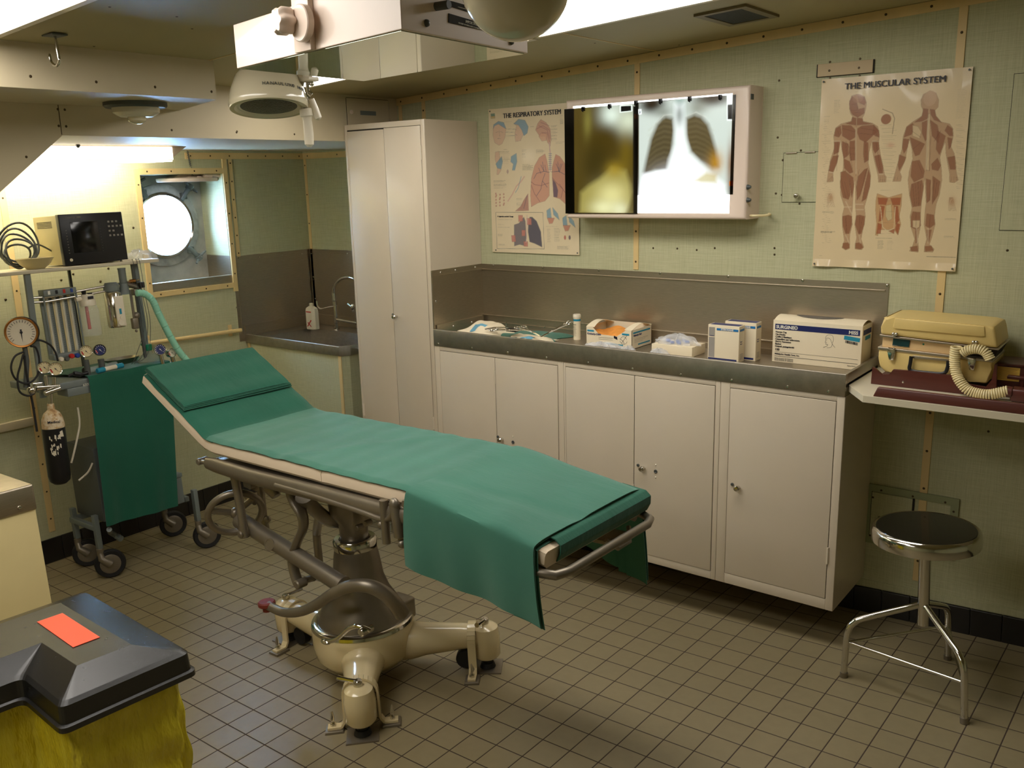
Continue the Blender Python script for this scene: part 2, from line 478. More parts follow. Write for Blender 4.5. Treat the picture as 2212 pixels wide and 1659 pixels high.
# boxed-in duct under the ceiling with the detector below
A = [PX(0, 222, XS), PX(390, 239, XS)]; xb = -2.735
yr0, yr1 = PX(468, 212, xb).y, PX(390, 239, XS).y
mb = MB(); zb = 1.871
mb.hexa([(xb, .5, zb), (xb, yr0, zb), (XS + .001, yr1, zb), (XS + .001, .5, zb)], [(xb, .5, ceil_z(xb)), (xb, yr0, ceil_z(xb)), (XS + .001, yr1, ceil_z(XS)), (XS + .001, .5, ceil_z(XS))])
struct('ceiling_duct', mb, 'soffit', smooth=0)
mb = MB()
for px in [(66, 165), (208, 177), (335, 188), (457, 198)]:
    c = PX(*px, xb); mb.lathe([(0, .002), (.003, .0015), (.0045, 0)], c, (1, 0, 0), 10)
struct('trim_3', mb, 'screw')
# battens --------------------------------------------------------------
def batten(name, a, b, w, nrm, screws, wdir, t=.004):
    a, b, nrm, wdir = V(a), V(b), V(nrm), V(wdir)
    mb = MB(); mb.hexa([a, b, b + wdir * w, a + wdir * w], [p + nrm * t for p in (a, b, b + wdir * w, a + wdir * w)], .001)
    o = struct(name, mb, 'woodtrim', smooth=0)
    sb = MB()
    for f in screws:
        c = a.lerp(b, f) + wdir * w * .5 + nrm * (t + .0003); sb.lathe([(0, .0015), (.0035, .001), (.0045, 0)], c, nrm, 10)
    if screws: each('screw', sb, 'screw', o)
    return o
def fr(n, a=.04, b=.96): return [a + (b - a) * i / (n - 1) for i in range(n)]
nW = (0, -1, 0)
xe = -.2
batten('trim_4', (XS, YW, ceil_z(XS) - .034), (xe, YW, ceil_z(xe) - .034), .033, nW, fr(22, .01, .99), (0, 0, 1))
batten('trim_5', (PY(862, 240, YW).x, YW, 1.78), (PY(862, 240, YW).x, YW, ceil_z(XS) - .034), .022, nW, [.4], (1, 0, 0))
batten('trim_6', (PY(912, 240, YW).x, YW, 1.78), (PY(912, 240, YW).x, YW, ceil_z(-3.0) - .034), .022, nW, [.75], (1, 0, 0))
xs = PY(1369, 540, YW).x; batten('trim_7', (xs, YW, PY(1373, 582, YW).z), (xs, YW, ceil_z(xs) - .033), .024, nW, fr(7), (1, 0, 0))
xs = PY(2026, 588, YW).x; batten('trim_8', (xs, YW, PY(1975, 1253, YW).z), (xs, YW, ceil_z(xs) - .033), .026, nW, fr(14), (1, 0, 0))
nL = (1, 0, 0)
zt = PX(480, 330, XL).z
batten('trim_9', (XL, PX(398, 328, XL).y, zt - .034), (XL, YS, zt - .034), .034, nL, fr(7), (0, 0, 1))
batten('trim_10', (XL, YS, zt - .034), (-3.2, YS, zt - .034), .034, nW, fr(5), (0, 0, 1)) 
batten('trim_11', (XL + .006, YS, .8), (XL + .006, YS, zt - .034), .022, nW, fr(6), (1, 0, 0))
yb_ = PX(495, 380, XL).y; batten('trim_12', (XL, yb_, PX(515, 555, XL).z), (XL, yb_, zt - .034), .024, nL, fr(6), (0, 1, 0))
yl = PX(8, 430, XL).y; batten('trim_13', (XL, yl - .02, -.05), (XL, yl - .02, 1.62), .03, nL, fr(12), (0, 1, 0))
# frame round the port opening
o_w = .03
a, b, c, d = V(XL, wy0, wz0), V(XL, wy1, wz0), V(XL, wy1, wz1), V(XL, wy0, wz1)
win = thing('window_1', None, None, (XL, wy0, wz0), kind='structure')
mb = MB()
mb.box((XL, wy0 - .028, wz0 - .028), (XL + .008, wy0, wz1 + .028), .001); mb.box((XL, wy1, wz0 - .05), (XL + .009, wy1 + .028, zt - .034), .001)
mb.box((XL, wy0, wz1), (XL + .008, wy1, wz1 + .03), .001); mb.box((XL, wy0, wz0 - .028), (XL + .008, wy1, wz0), .001)
obj('window_frame', mb, 'woodtrim', win, smooth=0)
mb = MB()
for i in range(4):
    f = (i + .3) / 3.6
    for q in (V(XL + .008, wy0 - .014, wz0 + f * (wz1 - wz0)), V(XL + .009, wy1 + .014, wz0 + f * (wz1 - wz0)), V(XL + .008, wy0 + f * (wy1 - wy0), wz1 + .015), V(XL + .008, wy0 + f * (wy1 - wy0), wz0 - .014)):
        mb.lathe([(0, .0015), (.0035, .001), (.0045, 0)], q, nL, 10)
each('screw', mb, 'screw', win)
# reveal of the opening (box out to the hull)
XH = XL - .22
mb = MB(); zst = PX(493, 553, XL).z
mb.box((XH, wy0 - .06, zst), (XL - T, wy0 - .03, wz1 + .03)); mb.box((XH, wy1 - .002, zst), (XL - .001, wy1 + .03, wz1 + .03)); mb.box((XH, wy0 - .06, wz1 - .002), (XL - .001, wy1 + .03, wz1 + .03))
obj('window_reveal', mb, 'green', win, smooth=0)
mb = MB(); mb.box((XH, wy0 - .06, wz0 - .06), (XL - T, wy0 - .03, zst)); mb.box((XH, wy1 - .002, wz0 - .06), (XL - .001, wy1 + .03, zst)); mb.box((XH, wy0 - .06, wz0 - .06), (XL - .002, wy1 + .03, wz0 + .002))
mb.box((XL - .03, wy0, wz0), (XL - .002, wy1, wz0 + .045), .004)
obj('window_sill', mb, 'steel', win, smooth=0)
# hull plate with round hole
pc = PX(354, 487, XH + .02); pr = .465 * (PX(357, 415, XH).z - PX(357, 556, XH).z)
mb = MB(); N = 48
def ringpt(r, i, x): return V(x, pc.y + r * math.cos(2 * PI * i / N), pc.z + r * math.sin(2 * PI * i / N))
hy0, hy1, hz0, hz1 = pc.y - .62, pc.y + .62, pc.z - .55, pc.z + .55
for i in range(N):
    A_, B_ = ringpt(pr * 1.02, i, XH), ringpt(pr * 1.02, i + 1, XH)
    def outer(p):
        d = V(0, p.y - pc.y, p.z - pc.z); s_ = min(.6 / abs(d.y) if abs(d.y) > 1e-6 else 99, .5 / abs(d.z) if abs(d.z) > 1e-6 else 99)
        return V(XH, pc.y + d.y * s_, pc.z + d.z * s_)
    mb._add([A_, B_, outer(B_), outer(A_)], [(0, 1, 2, 3)])
obj('hull_plate', mb, M_('weathered_white_plate', rgb(176, 174, 166), .55, 0, .14, 14), win, smooth=0)
mb = MB(); mb.lathe([(pr * 1.36, 0), (pr * 1.36, .012), (pr * 1.18, .02), (pr * 1.02, .02), (pr * 1.02, -.05)], (XH, pc.y, pc.z), nL, 48); 
obj('port_flange', mb, M_('worn_grey_white_casting', rgb(168, 166, 160), .5, .1, .25, 22), win)
mb = MB(); mb.lathe([(pr * 1.06, .018), (pr * 1.09, .03), (pr * 1.05, .038), (pr * .99, .034), (pr * .985, -.03)], (XH, pc.y, pc.z), nL, 48)
obj('port_ring', mb, 'chrome', win)
mb = MB(); mb.lathe([(0, 0), (pr * 1.0, 0), (pr * 1.0, -.008), (0, -.008)], (XH + .005, pc.y, pc.z), nL, 40); obj('port_glass', mb, M_glass('port_glass', (1, 1, 1, 1), .02, .08), win)
# dogs (screw clamps) on the ring
def dog(ang, mat):
    m_ = MB(); c = V(XH + .03, pc.y + math.cos(ang) * pr * 1.25, pc.z + math.sin(ang) * pr * 1.25); r_ = V(0, math.cos(ang), math.sin(ang)); t_ = V(0, -r_.z, r_.y)
    m_.cyl(c - r_ * .03, c + r_ * .05, .013, 12); m_.cyl(c + r_ * .05, c + r_ * .075, .02, 14); m_.tube([c + r_ * .062 - t_ * .045 + V(.02, 0, 0), c + r_ * .062, c + r_ * .062 + t_ * .05 + V(.02, 0, 0)], [.006, .009, .006], 8)
    m_.box(c - V(.02, .018, .018), c + V(.005, .018, .018), .003)
    return obj('screw_clamp', m_, mat, win)
dog(-.78, 'grey_paint'); dog(.85, 'grey_dark'); dog(2.1, 'grey_dark')
# raised deadlight (storm cover) hinged up inside the opening, on a chain
dc = thing('port_cover', 'cream cast storm cover hinged up on a chain above the round port', 'cover', (XH + .16, pc.y, pc.z + pr + .1))
c0 = PX(395, 393, XL - .1)
mb = MB(); c0 = V(XL - .10, c0.y + .03, c0.z); mb.lathe([(0, 0), (pr * 1.05, 0), (pr * 1.08, .006), (pr * 1.08, .018), (pr * .98, .022), (0, .03)], c0, (0, 0, 1), 40, scale=(.62, 1.0))
mb.prism([c0 + V(.05, -.12, .02), c0 + V(.05, .1, .02), c0 + V(.04, .02, .05), c0 + V(.04, -.05, .05)], (-.09, 0, 0), .003)
obj('cover_disc', mb, 'pinkwhite', dc)
mb = MB(); q = c0 + V(.06, .085, .035); mb.cyl(q - V(.0, .02, 0), q + V(.0, .02, 0), .026, 18, bev=.004); mb.cyl(q - V(-.01, .035, 0), q - V(-.01, .02, 0), .016, 14); mb.tube([q + V(.01, .02, -.0), q + V(.01, .12, -.012)], [.012, .008], 10)
mb.cyl(c0 + V(.08, -.05, .015), c0 + V(.08, -.015, .015), .012, 12, bev=.002); mb.cyl(c0 + V(.08, .01, .015), c0 + V(.08, .03, .015), .014, 12, bev=.002)
each('hinge_boss', mb, 'pinkwhite', dc)
# chain as linked rings
def chain(a, b, n, r=.005, w=.0014, frame=W):
    m_ = MB(frame); a, b = V(a), V(b); d = (b - a).normalized(); s1 = d.cross(V(0, 1, .3)).normalized(); s2 = d.cross(s1)
    for i in range(n):
        c = a.lerp(b, (i + .5) / n); sd = s1 if i % 2 else s2; L = (b - a).length / n * .68
        m_.tube([c + d * (L * math.cos(2 * PI * k / 10)) + sd * (r * math.sin(2 * PI * k / 10)) for k in range(10)], w, 5, closed=True)
    return m_
obj('chain', chain(c0 + V(.08, -.02, .03), PX(405, 326, XL + .03), 22), 'grey_dark', dc)
# black skirting tiles
def skirt(name, a, b, h, nrm, tile, frame=FL):
    a, b, nrm = V(a), V(b), V(nrm); L = (b - a).length; n = int(L / tile) + 1; d = (b - a).normalized(); m_ = MB(frame)
    for i in range(n):
        s0, s1 = a + d * (i * tile + .001), a + d * (min((i + 1) * tile, L) - .001)
        if (s1 - s0).dot(d) < .01: continue
        m_.hexa([s0, s1, s1 + nrm * .012, s0 + nrm * .012], [p + V(0, 0, h) for p in (s0, s1, s1 + nrm * .012, s0 + nrm * .012)], .002)
    return struct(name, m_, 'base_tile', smooth=0)
def tofl(p): return FLI @ V(p)
def onfloor(x, y):
    z = F0.z - ((x - F0.x) * FR3[0][2] + (y - F0.y) * FR3[1][2]) / FR3[2][2]; return V(x, y, z)
hb = .098
skirt('baseboard_back', tofl(onfloor(-3.2, YW - .001)), tofl(onfloor(XR, YW - .001)), hb, FR3.transposed() @ V(0, -1, 0), .1)
skirt('baseboard_left', tofl(onfloor(XL + .001, YS)), tofl(onfloor(XL + .001, YN)), .12, FR3.transposed() @ V(1, 0, 0), .1)
mb = MB(); 
pA, pB = onfloor(-1.2, YW), onfloor(XR, YW)
mb.hexa([pA + V(0, 0, .1), pB + V(0, 0, .1), pB + V(0, -.004, .1), pA + V(0, -.004, .1)], [p + V(0, 0, .128) for p in (pA, pB, pB + V(0, -.004, 0), pA + V(0, -.004, 0))])
struct('trim_14', mb, 'green', smooth=0)
# ceiling joint battens
mb = MB(); c = PC(1290, 86)
mb.hexa([(c.x, 2.5, ceil_z(c.x) - .0015), (c.x + .006, 2.5, ceil_z(c.x) - .0015), (c.x + .006, YW, ceil_z(c.x) - .0015), (c.x, YW, ceil_z(c.x) - .0015)], [(c.x, 2.5, ceil_z(c.x) + .001), (c.x + .006, 2.5, ceil_z(c.x) + .001), (c.x + .006, YW, ceil_z(c.x) + .001), (c.x, YW, ceil_z(c.x) + .001)])
struct('trim_15', mb, 'woodtrim', smooth=0)
mb = MB(); a = PC(449, 132); b = PC(512, 112); m2 = .5 * (a.y + b.y)
mb.hexa([(XS, m2, ceil_z(XS) - .0015), (-2.2, m2, ceil_z(-2.2) - .0015), (-2.2, m2 + .005, ceil_z(-2.2) - .0015), (XS, m2 + .005, ceil_z(XS) - .0015)], [(XS, m2, ceil_z(XS)), (-2.2, m2, ceil_z(-2.2)), (-2.2, m2 + .005, ceil_z(-2.2)), (XS, m2 + .005, ceil_z(XS))])
struct('trim_16', mb, 'woodtrim', smooth=0)
mb = MB()
for px in [(237, 15), (382, 36), (508, 54), (203, 100), (415, 62), (1230, 75), (1285, 93), (600, 20), (1467, 97), (1100, 165), (1042, 178)]:
    c = PC(*px); mb.lathe([(0, -.0015), (.003, -.001), (.004, 0)], V(c.x, c.y, ceil_z(c.x)), (0, 0, 1), 8)
struct('trim_17', mb, 'screw')
# ================================================================ lockers along the back wall
def knob(mb, c, n=(0, -1, 0), r=.011):
    mb.lathe([(r * .55, 0), (r * .45, .008), (r * .9, .014), (r, .022), (r * .7, .027), (0, .028)], c, n, 16)
def locker(name, label, x0, x1, z0, z1, doors, knobs, group=None, hinges=(), rails=(.022, .022, .03, .035), back=YW, holes=()):
    """steel locker: body with a raised front frame, door panels a hair behind it"""
    t = thing(name, label, 'locker', ((x0 + x1) / 2, (YF + back) / 2, z0), group=group)
    l, r, tp, bt = rails
    mb = MB(); y = YF
    mb.box((x0, y + .004, z0), (x1, back - .002, z1)); 
    mb.box((x0, y, z0), (x0 + l, y + .0039, z1), .0015); mb.box((x1 - r, y, z0), (x1, y + .0039, z1), .0015)
    mb.box((x0 + l, y, z1 - tp), (x1 - r, y + .0039, z1), .0015); mb.box((x0 + l, y, z0), (x1 - r, y + .0039, z0 + bt), .0015)
    obj('body', mb, 'locker', t)
    mb = MB(); mb.box((x0 + l, y + .0035, z0 + bt), (x1 - r, y + .006, z1 - tp)); obj('door_gap', mb, 'dark', t)
    ds = []
    for k, (a, b) in enumerate(doors):
        mb = MB(); g = .0016
        mb.box((a + g, y - .001 - .001 * k, z0 + bt + g), (b - g, y + .003, z1 - tp - g - (.004 if k == 0 and name == 'tall_locker' else 0)), .0012)
        ds.append(obj('door', mb, 'locker', t))
    for k, c in knobs:
        mb = MB(); knob(mb, (c[0], y - .002, c[1])); obj('knob', mb, 'chrome', ds[k])
        mb = MB(); cx_ = c[0] - .024; mb.lathe([(.006, 0), (.006, .003), (.003, .004), (.003, .002), (0, .002)], (cx_, y - .002, c[1] + .006), (0, -1, 0), 14); obj('lock_barrel', mb, 'grey_dark', ds[k])
    for k, c in holes:
        mb = MB(); mb.lathe([(.0075, 0), (.0075, .002), (.0045, .003), (.003, .001), (0, .001)], (c[0], y - .002, c[1]), (0, -1, 0), 16); obj('keyhole', mb, 'grey_dark', ds[k])
        mb = MB(); mb.ball((c[0], y - .002, c[1] + .026), .0035, 10); mb.ball((c[0], y - .002, c[1] - .024), .0035, 10); each('rivet', mb, 'whitepl', ds[k])
    for (hx, hz) in hinges:
        mb = MB(); mb.cyl((hx, y - .003, hz - .03), (hx, y - .003, hz + .03), .0035, 10); mb.box((hx - .004, y - .002, hz - .03), (hx + .004, y, hz + .03)); obj('hinge', mb, 'locker_edge', t)
    return t
xt0, xt1 = -3.187, -2.69
xm = PY(829, 290, YF).x
zt0, zt1 = 1.815, 1.847
zk = PY(856, 683, YF)
locker('tall_locker', 'tall cream steel locker with two narrow doors between sink and worktop', xt0, xt1, .10, 1.838,
       [(xt0 + .016, xm), (xm, PY(909, 300, YF).x)], [(1, (PY(858, 683, YF).x, zk.z))], hinges=[(xt0 + .014, PY(752, 352, YF).z), (PY(909, 330, YF).x + .004, PY(909, 330, YF).z), (xt0 + .014, .5), (PY(909, 330, YF).x + .004, .5)], rails=(.016, xt1 - PY(909, 300, YF).x, .024, .03))
zc = .862
u1, u2, u3 = -2.688, PY(1217, 790, YF).x, PY(1556, 850, YF).x
ur = PY(1826, 860, YF).x
zb = .098
zt = .862
d12 = PY(1069, 775, YF).x; d1r = PY(1205, 790, YF).x
locker('base_locker', 'cream base locker next to the tall locker, mostly hidden by the operating table', u1, u2, zb, zt, [(u1 + .03, d12), (d12, d1r)], [(1, (PY(1086, 948, YF).x, PY(1086, 948, YF).z))],
       group='cream lockers under the steel worktop', rails=(.03, u2 - d1r, .018, .035), holes=[(1, (PY(1109, 955, YF).x, PY(1109, 955, YF).z))], hinges=[(d12, .76)])
d22 = PY(1371, 812, YF).x; d2l = PY(1221, 795, YF).x; d2r = PY(1546, 832, YF).x
locker('base_locker', 'cream two-door base locker in the middle below the carton of masks', u2 + .001, u3, zb, zt, [(d2l, d22), (d22, d2r)], [(1, (PY(1391, 1010, YF).x, PY(1391, 1010, YF).z))],
       group='cream lockers under the steel worktop', rails=(d2l - u2 - .001, u3 - d2r, .018, .032), holes=[(1, (PY(1417, 1018, YF).x, PY(1417, 1018, YF).z))], hinges=[(d22, .38)])
d3l, d3r = PY(1577, 840, YF).x, PY(1808, 862, YF).x
locker('base_locker', 'cream single-door base locker at the right end, behind the stool', u3 + .001, ur, zb, zt, [(d3l, d3r)], [(0, (PY(1596, 1052, YF).x, PY(1596, 1052, YF).z))],
       group='cream lockers under the steel worktop', rails=(d3l - u3 - .001, ur - d3r, .018, .04), hinges=[(d3r, .3)])
# ---------------------------------------------------------------- steel worktop with its splash panels
wl, wr = u1 - .001, PY(1829, 809, YF).x
zl0, zl1 = .863, .938       # front lip
zw = .905                   # working surface
wt = thing('steel_worktop', 'long stainless steel worktop with raised lip and splash panels along the green wall', 'worktop', ((wl + wr) / 2, YF, zl0))
mb = MB(); mb.box((wl, YF - .003, zl0), (wr, YF + .012, zl1), .002); mb.box((wl, YF, zw - .012), (wr, YW - .002, zw)); mb.box((wr - .012, YF + .0122, zl0), (wr, YW - .002, zl1), .001)
obj('tray_top', mb, 'steelh', wt)
mb = MB()
for px in [(946, 743), (1019, 752), (1096, 762), (1180, 773), (1270, 784), (1366, 797), (1470, 810), (1580, 822), (1701, 836), (1790, 846)]:
    c = PY(*px, YF - .003); mb.lathe([(.0058, 0), (.005, .002), (0, .0035)], c, (0, -1, 0), 12)
each('screw', mb, 'chrome', wt)
zs1 = 1.197
mb = MB(); sx1 = PY(1921, 613, YW).x
mb.box((u1, YW - .004, zw), (sx1, YW - .001, zs1)); mb.box((u1, YW - .009, zs1 - .028), (sx1 - .01, YW - .004, zs1 - .023), .001); mb.box((u1, YW - .014, zw), (sx1 - .1, YW - .004, zw + .022)); mb.box((u1, YW - .012, zw + .05), (sx1 - .1, YW - .004, zw + .055), .001)
sp = obj('splash_panel', mb, 'steel', wt)
mb = MB()
for px in [(1066, 573), (1173, 578), (1294, 584), (1426, 590), (1573, 597), (1734, 606), (1917, 617)]:
    c = PY(*px, YW - .004); mb.lathe([(.006, 0), (.005, .002), (0, .0035)], c, (0, -1, 0), 12)
for px in [(1069, 696), (1177, 706), (1427, 732), (1590, 748)]:
    c = PY(*px, YW - .014); mb.lathe([(.005, 0), (.004, .002), (0, .003)], c, (0, -1, 0), 12)
each('screw', mb, 'chrome', sp)
xt = u1 + .003
mb = MB(); mb.box((u1, YF, zw), (xt, YW - .004, zs1)); mb.box((xt, YF, zs1 - .028), (xt + .004, YW - .01, zs1 - .023)); mb.box((xt, YF + .01, zw), (xt + .01, YW - .02, zw + .05)); mb.box((xt - .002, YF - .002, zw), (xt + .004, YF + .004, zs1))
sp = obj('side_splash', mb, 'steel', wt)
mb = MB()
for yy, zz in ((.06, zs1 - .012), (.16, zs1 - .012), (.3, zs1 - .012), (.02, 1.06), (.12, zw + .03), (.25, zw + .03)):
    mb.lathe([(.005, 0), (.004, .002), (0, .0035)], (xt + (.0 if zz > .95 else .01), YF + yy, zz), (1, 0, 0), 12)
each('screw', mb, 'chrome', sp)
# ---------------------------------------------------------------- sink in the alcove
zsk = PX(529, 728, XL).z
yk = PX(529, 728, XL).y - .0
kf = yk
zc1 = PY(529, 728, kf).z; 
xr_ = PY(741, 752, kf).x; zc_r = PY(741, 752, kf).z
zk_ = .5 * (zc1 + zc_r) + .012
sk = thing('steel_sink', 'stainless steel sink top with deep lip set in the alcove below the round port', 'sink', (XL + .3, kf + .2, zk_ - .05))
mb = MB()
bx0, bx1, by0, by1 = XL + .12, xr_ - .06, kf + .06, YS - .14
sxr = -3.252
mb.box((XL + .002, kf, zk_ - .052), (xr_ - .03, kf + .014, zk_), .003)
mb.hexa([(xr_ - .032, kf, zk_ - .052), (xr_, kf + .05, zk_ - .052), (xr_ - .012, kf + .06, zk_ - .052), (xr_ - .04, kf + .014, zk_ - .052)], [(xr_ - .032, kf, zk_), (xr_, kf + .05, zk_), (xr_ - .012, kf + .06, zk_), (xr_ - .04, kf + .014, zk_)], .001)
mb.box((xr_ - .014, kf + .05, zk_ - .052), (xr_, YS - .01, zk_), .001)
zd = zk_ - .012
mb.box((XL + .002, kf + .01, zd - .004), (bx0, YS - .002, zd)); mb.box((bx1, kf + .06, zd - .004), (sxr, YS - .002, zd)); mb.box((bx0, by1, zd - .004), (bx1, YS - .002, zd)); mb.box((bx0, kf + .01, zd - .004), (bx1, by0, zd))
mb.hexa([(bx0 + .02, by0 + .02, zd - .18), (bx1 - .02, by0 + .02, zd - .18), (bx1 - .02, by1 - .02, zd - .18), (bx0 + .02, by1 - .02, zd - .18)][::1], [(bx0 + .021, by0 + .021, zd - .176)] + [(bx1 - .021, by0 + .021, zd - .176), (bx1 - .021, by1 - .021, zd - .176), (bx0 + .021, by1 - .021, zd - .176)])
for q0, q1 in (((bx0, by0), (bx1, by0)), ((bx1, by0), (bx1, by1)), ((bx1, by1), (bx0, by1)), ((bx0, by1), (bx0, by0))):
    cx_, cy_ = (bx0 + bx1) / 2, (by0 + by1) / 2
    def inn(q, d=.02): return (q[0] + (d if q[0] < cx_ else -d), q[1] + (d if q[1] < cy_ else -d))
    mb._add([(*q0, zd), (*q1, zd), (*inn(q1), zd - .178), (*inn(q0), zd - .178)], [(0, 1, 2, 3)])
obj('sink_top', mb, 'steelh', sk)
zsp = PX(501, 554, XL).z
ysp0 = PX(501, 556, XL).y
mb = MB(); mb.box((XL + .001, ysp0, zk_ - .04), (XL + .004, YS - .002, zsp)); mb.box((XL + .004, ysp0 + .02, zsp - .03), (XL + .007, YS - .01, zsp - .026)); mb.box((XL + .004, ysp0 + .02, zk_ + .0), (XL + .007, ysp0 + .024, zsp - .03)); mb.box((XL + .004, kf, zk_ - .0), (XL + .014, YS - .002, zk_ + .05))
s1 = obj('splash_panel', mb, 'steel', sk)
mb = MB()
for px in [(514, 557), (561, 555), (610, 551), (653, 548), (503, 565), (508, 614), (511, 664), (581, 718), (628, 711), (534, 725)]:
    c = PX(*px, XL + .004); mb.lathe([(.005, 0), (.004, .002), (0, .0035)], c, (1, 0, 0), 10)
each('screw', mb, 'chrome', s1)
mb = MB(); mb.box((XL + .004, YS - .004, zk_ - .04), (sxr, YS - .001, zsp)); mb.box((XL + .006, YS - .007, zsp - .03), (sxr, YS - .004, zsp - .026)); mb.box((XL + .004, YS - .014, zk_), (sxr, YS - .004, zk_ + .05))
s2 = obj('splash_panel', mb, 'steel', sk)
mb = MB()
for px in [(677, 548), (714, 548), (750, 548), (677, 598), (681, 645)]:
    c = PY(*px, YS - .004); mb.lathe([(.005, 0), (.004, .002), (0, .0035)], c, (0, -1, 0), 10)
each('screw', mb, 'chrome', s2)
# panelled front under the sink
mb = MB(); pz = zk_ - .05
fz0, fz1 = onfloor(XL, kf).z, onfloor(xr_, kf).z
mb.hexa([(XL + .002, kf + .012, fz0 + .001), (xr_ - .035, kf + .012, fz1 + .001), (xr_ - .035, kf + .04, fz1 + .001), (XL + .002, kf + .04, fz0 + .001)], [(XL + .002, kf + .012, pz), (xr_ - .035, kf + .012, pz), (xr_ - .035, kf + .04, pz), (XL + .002, kf + .04, pz)])
mb.hexa([(xr_ - .035, kf + .012, fz1 + .001), (xr_ - .01, kf + .05, fz1 + .001), (xr_ - .03, kf + .06, fz1 + .001), (xr_ - .05, kf + .03, fz1 + .001)], [(xr_ - .035, kf + .012, pz), (xr_ - .01, kf + .05, pz), (xr_ - .03, kf + .06, pz), (xr_ - .05, kf + .03, pz)])
mb.box((xr_ - .03, kf + .05, fz1 + .003), (xr_ - .01, YS - .01, pz))
cab = obj('sink_cabinet', mb, 'green', None, 'green clothed boxed-in cabinet under the steel sink', 'cabinet', smooth=0)
mb = MB(); a = V(xr_ - .052, kf + .006, fz1 + .001); mb.box(a, (xr_ - .03, kf + .012, pz - .002), .001); mb.box((XL + .01, kf + .006, fz0 + .03), (XL + .03, kf + .012, pz - .002), .001)
each('corner_batten', mb, 'woodtrim', cab, smooth=0)
# swan-neck tap
def T(x, y, Y): return PY(x, y, Y)
yt = YS - .1
tp = thing('tap', 'chrome swan-neck mixer tap at the back of the steel sink', 'tap', (T(728, 722, yt).x, yt, zd))
mb = MB(); b0 = T(728, 722, yt); b0.z = zd; up = T(727, 688, yt); top_ = T(726, 655, yt)
mb.cyl(b0, b0 + V(0, 0, .012), .02, 16); mb.tube([b0, V(b0.x, yt, up.z), V(b0.x, yt, top_.z)], .011, 12); mb.cyl((b0.x, yt, top_.z - .012), (b0.x, yt, top_.z + .012), .015, 14, bev=.002)
mb.cyl((b0.x, yt, up.z - .03), (b0.x, yt, up.z + .0), .014, 14, bev=.002)
mb.tube([T(728, 690, yt), T(772, 698, yt)], .009, 12)
obj('tap_body', mb, 'chrome', tp)
mb = MB(); pts = [T(p[0], p[1], yt) for p in [(775, 612), (764, 602), (750, 599), (736, 603), (724, 616), (720, 632), (721, 648)]]
mb.tube(smoothpath(pts, 6), .0095, 12); mb.cyl(T(720, 632, yt), T(722, 650, yt), .013, 14, bev=.003); obj('spout', mb, 'chrome', tp)
mb = MB(); q0 = T(724, 661, yt); mb.tube(smoothpath([q0, T(708, 664, yt), T(694, 667, yt), T(686, 660, yt), T(684, 650, yt)], 5), .0055, 8); obj('lever', mb, 'chrome', tp)
mb = MB(); q = T(762, 664, yt); mb.ball(q, .02, 14, (.6, .6, 1.2)); mb.tube([q, T(752, 656, yt)], .008, 8); obj('lever', mb, 'chrome', tp)
# bottle of disinfectant
def bottle_at():
    bx = PX(676, 719, 0) if False else None
yb_ = YS - .16; c = PY(677, 717, yb_); c.z = zd; hgt = PY(676, 655, yb_).z - zd
bt = thing('bottle', 'white plastic disinfectant bottle with red stripes standing behind the sink basin', 'bottle', c)
mb = MB(); hw = .042; 
prof = [(0, 0), (.92, 0), (1, .03), (1, .70), (.9, .80), (.45, .88), (.42, .89)]
def octo(r, z, k=.62): return [(c.x + a * r, c.y + b * r * k, c.z + z) for a, b in ((1, .5), (.6, 1), (-.6, 1), (-1, .5), (-1, -.5), (-.6, -1), (.6, -1), (1, -.5))]
pv = None
rings = [octo(hw * r if r else .001, hgt * h) for r, h in prof]
mb._add([p for r in rings for p in r], [(i * 8 + k, i * 8 + (k + 1) % 8, i * 8 + 8 + (k + 1) % 8, i * 8 + 8 + k) for i in range(len(rings) - 1) for k in range(8)] + [tuple(range(8 * (len(rings) - 1), 8 * len(rings)))])
obj('bottle_body', mb, 'whitepl', bt, smooth=20)
mb = MB(); mb.cyl((c.x, c.y, c.z + hgt * .88), (c.x, c.y, c.z + hgt), .013, 18, bev=.002); obj('cap', mb, 'whitepl', bt)
mb = MB(); yy = c.y - hw * .62 - .0008
mb.hexa([(c.x - .022, yy, c.z + hgt * .66), (c.x + .022, yy, c.z + hgt * .66), (c.x + .022, yy + .0006, c.z + hgt * .66), (c.x - .022, yy + .0006, c.z + hgt * .66)], [(c.x - .022, yy, c.z + hgt * .70), (c.x + .022, yy, c.z + hgt * .70), (c.x + .022, yy + .0006, c.z + hgt * .70), (c.x - .022, yy + .0006, c.z + hgt * .70)])
mb.prism([(c.x - .02, yy, c.z + .018), (c.x - .012, yy, c.z + .018), (c.x + .022, yy, c.z + .055), (c.x + .016, yy, c.z + .06)], (0, .0006, 0))
mb.prism([(c.x + .012, yy, c.z + .018), (c.x + .02, yy, c.z + .018), (c.x - .008, yy, c.z + .045), (c.x - .014, yy, c.z + .04)], (0, .0006, 0))
obj('label_stripe', mb, 'red', bt, smooth=0)
# pipe rail on the left wall
mb = MB(); a, b = PX(318, 742, XL + .05), PX(521, 713, XL + .05); mb.tube([a, b], .011, 14)
rl = obj('grab_rail', mb, 'woodtrim', None, 'cream painted pipe rail fixed to the green wall under the round port', 'rail')
mb = MB()
for p in (a + V(0, .03, 0), b - V(0, .04, 0)):
    mb.box((XL + .001, p.y - .012, p.z - .032), (XL + .005, p.y + .012, p.z + .032), .001); mb.cyl((XL + .004, p.y, p.z), (XL + .05, p.y, p.z), .008, 10)
obj('bracket', mb, 'woodtrim', rl)
